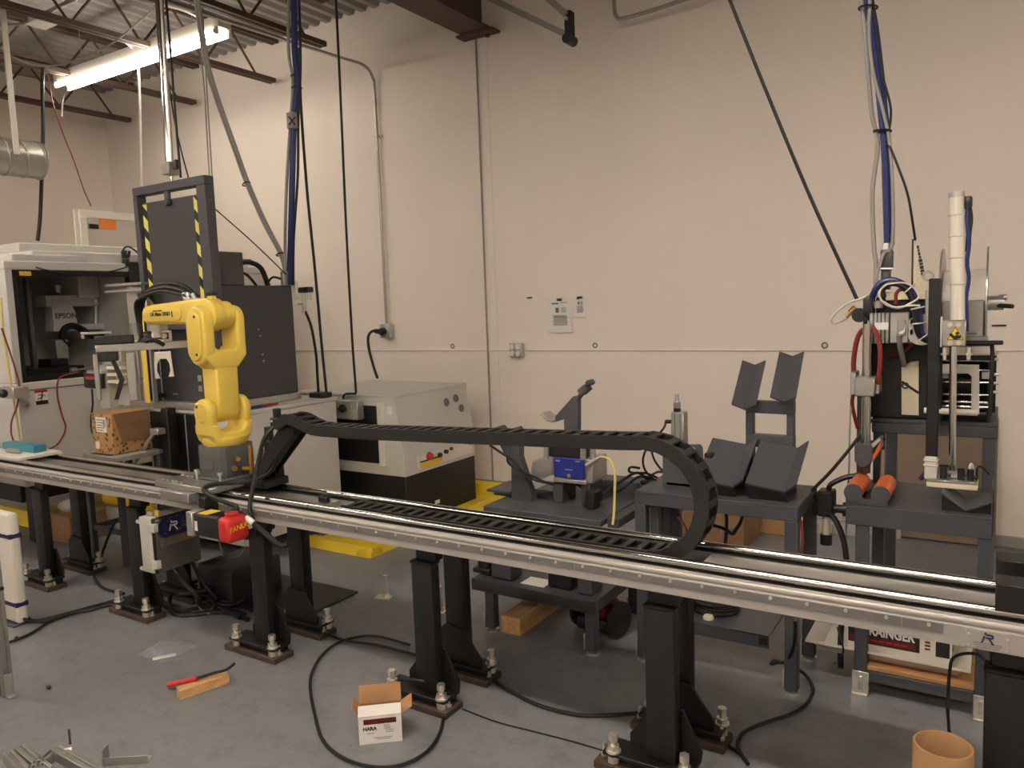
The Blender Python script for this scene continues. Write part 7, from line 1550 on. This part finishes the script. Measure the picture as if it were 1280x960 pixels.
# tangle of black cables under the robot
rnd = random.Random(3)
labs = ['lowest black cable of the tangle under the robot', 'thick black cable looping at the left of the tangle under the robot', 'black cable crossing the tangle toward the motor post', 'black cable at the back of the tangle under the robot', 'black cable ring inside the tangle under the robot']
cable('tangle_cable', labs[0], [(-3.9858, 2.4812, 0.0100), (-3.8130, 2.4396, 0.0100), (-3.6298, 2.4348, 0.0100), (-3.5392, 2.5177, 0.0100), (-3.4114, 2.5470, 0.0100), (-3.2899, 2.5270, 0.0100)], .013, 'rubber', 'cable tangle under the robot')
cable('tangle_cable', labs[1], [(-3.8874, 2.4836, 0.0500), (-3.8333, 2.4396, 0.0200), (-3.7280, 2.3965, 0.0100), (-3.6399, 2.4176, 0.0100), (-3.5895, 2.4797, 0.0100), (-3.5709, 2.5331, 0.0300), (-3.6485, 2.5628, 0.0600), (-3.7557, 2.5303, 0.0800)], .012, 'rubber', 'cable tangle under the robot')
cable('tangle_cable', labs[2], [(-3.9459, 2.4434, 0.1000), (-3.7459, 2.4506, 0.1000), (-3.6663, 2.5437, 0.1000), (-3.6449, 2.6593, 0.1200), (-3.5848, 2.7235, 0.1600), (-3.5220, 2.7754, 0.2000)], .016, 'rubber', 'cable tangle under the robot')
cable('tangle_cable', labs[3], [(-3.9196, 2.6083, 0.1200), (-3.8404, 2.6146, 0.0600), (-3.6857, 2.6033, 0.0300), (-3.5841, 2.6570, 0.0200), (-3.5562, 2.7222, 0.0300), (-3.5559, 2.7577, 0.0600)], .014, 'rubber', 'cable tangle under the robot')
cable('tangle_cable', labs[4], [(-3.6910, 2.5942, 0.0600), (-3.6377, 2.6753, 0.0600), (-3.5437, 2.6976, 0.0500), (-3.5060, 2.6399, 0.0400), (-3.5676, 2.5829, 0.0400), (-3.6828, 2.5873, 0.0500)], .012, 'rubber', 'cable tangle under the robot')
cable('tangle_cable', 'loose grey wire hanging behind the red motor cap', [(-3.7954, 2.7500, 0.3428), (-3.7756, 2.7500, 0.2646), (-3.7531, 2.7500, 0.2107), (-3.6964, 2.7500, 0.2096), (-3.6233, 2.7500, 0.2393), (-3.5628, 2.7500, 0.2900)], .004, 'grey_hose')
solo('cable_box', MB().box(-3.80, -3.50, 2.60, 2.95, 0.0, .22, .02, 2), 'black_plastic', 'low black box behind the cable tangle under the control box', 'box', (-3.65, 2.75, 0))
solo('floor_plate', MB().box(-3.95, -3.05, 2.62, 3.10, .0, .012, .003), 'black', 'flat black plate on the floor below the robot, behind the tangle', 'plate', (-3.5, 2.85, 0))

more = [('thick black cable draped from the control box into the tangle', [(-3.70, 2.40, .285), (-3.68, 2.42, .20), (-3.60, 2.46, .10), (-3.6745, 2.5182, 0.0300), (-3.5455, 2.5488, 0.0200), (-3.3342, 2.5124, 0.0200)], .013),
        ('black cable hanging from the control box bottom to the back post', [(-3.66, 2.48, .285), (-3.64, 2.52, .16), (-3.58, 2.56, .06), (-3.7679, 2.6511, 0.0600), (-3.5811, 2.6633, 0.1200), (-3.3828, 2.6291, 0.2000)], .010),
        ('thin grey wire dropping from the control box to the floor tangle', [(-3.655, 2.36, .29), (-3.7544, 2.5077, 0.1200), (-3.7619, 2.5472, 0.0500), (-3.6581, 2.5050, 0.0150), (-3.5377, 2.4767, 0.0120)], .004),
        ('black cable lying flat in front of the tangle under the robot', [(-3.8908, 2.4381, 0.0100), (-3.7304, 2.4320, 0.0100), (-3.6650, 2.5350, 0.0120), (-3.5229, 2.5824, 0.0120), (-3.3637, 2.5660, 0.0120)], .010),
        ('black cable looping around the back of the tangle under the robot', [(-3.8417, 2.5930, 0.1000), (-3.8422, 2.7403, 0.0800), (-3.6688, 2.7586, 0.0500), (-3.5197, 2.6875, 0.0300), (-3.5121, 2.5757, 0.0300), (-3.6702, 2.5565, 0.0400)], .011)]
for lb_, p_, r_ in more: cable('tangle_cable', lb_, p_, r_, 'grey_hose' if r_ < .006 else 'rubber', 'cable tangle under the robot')
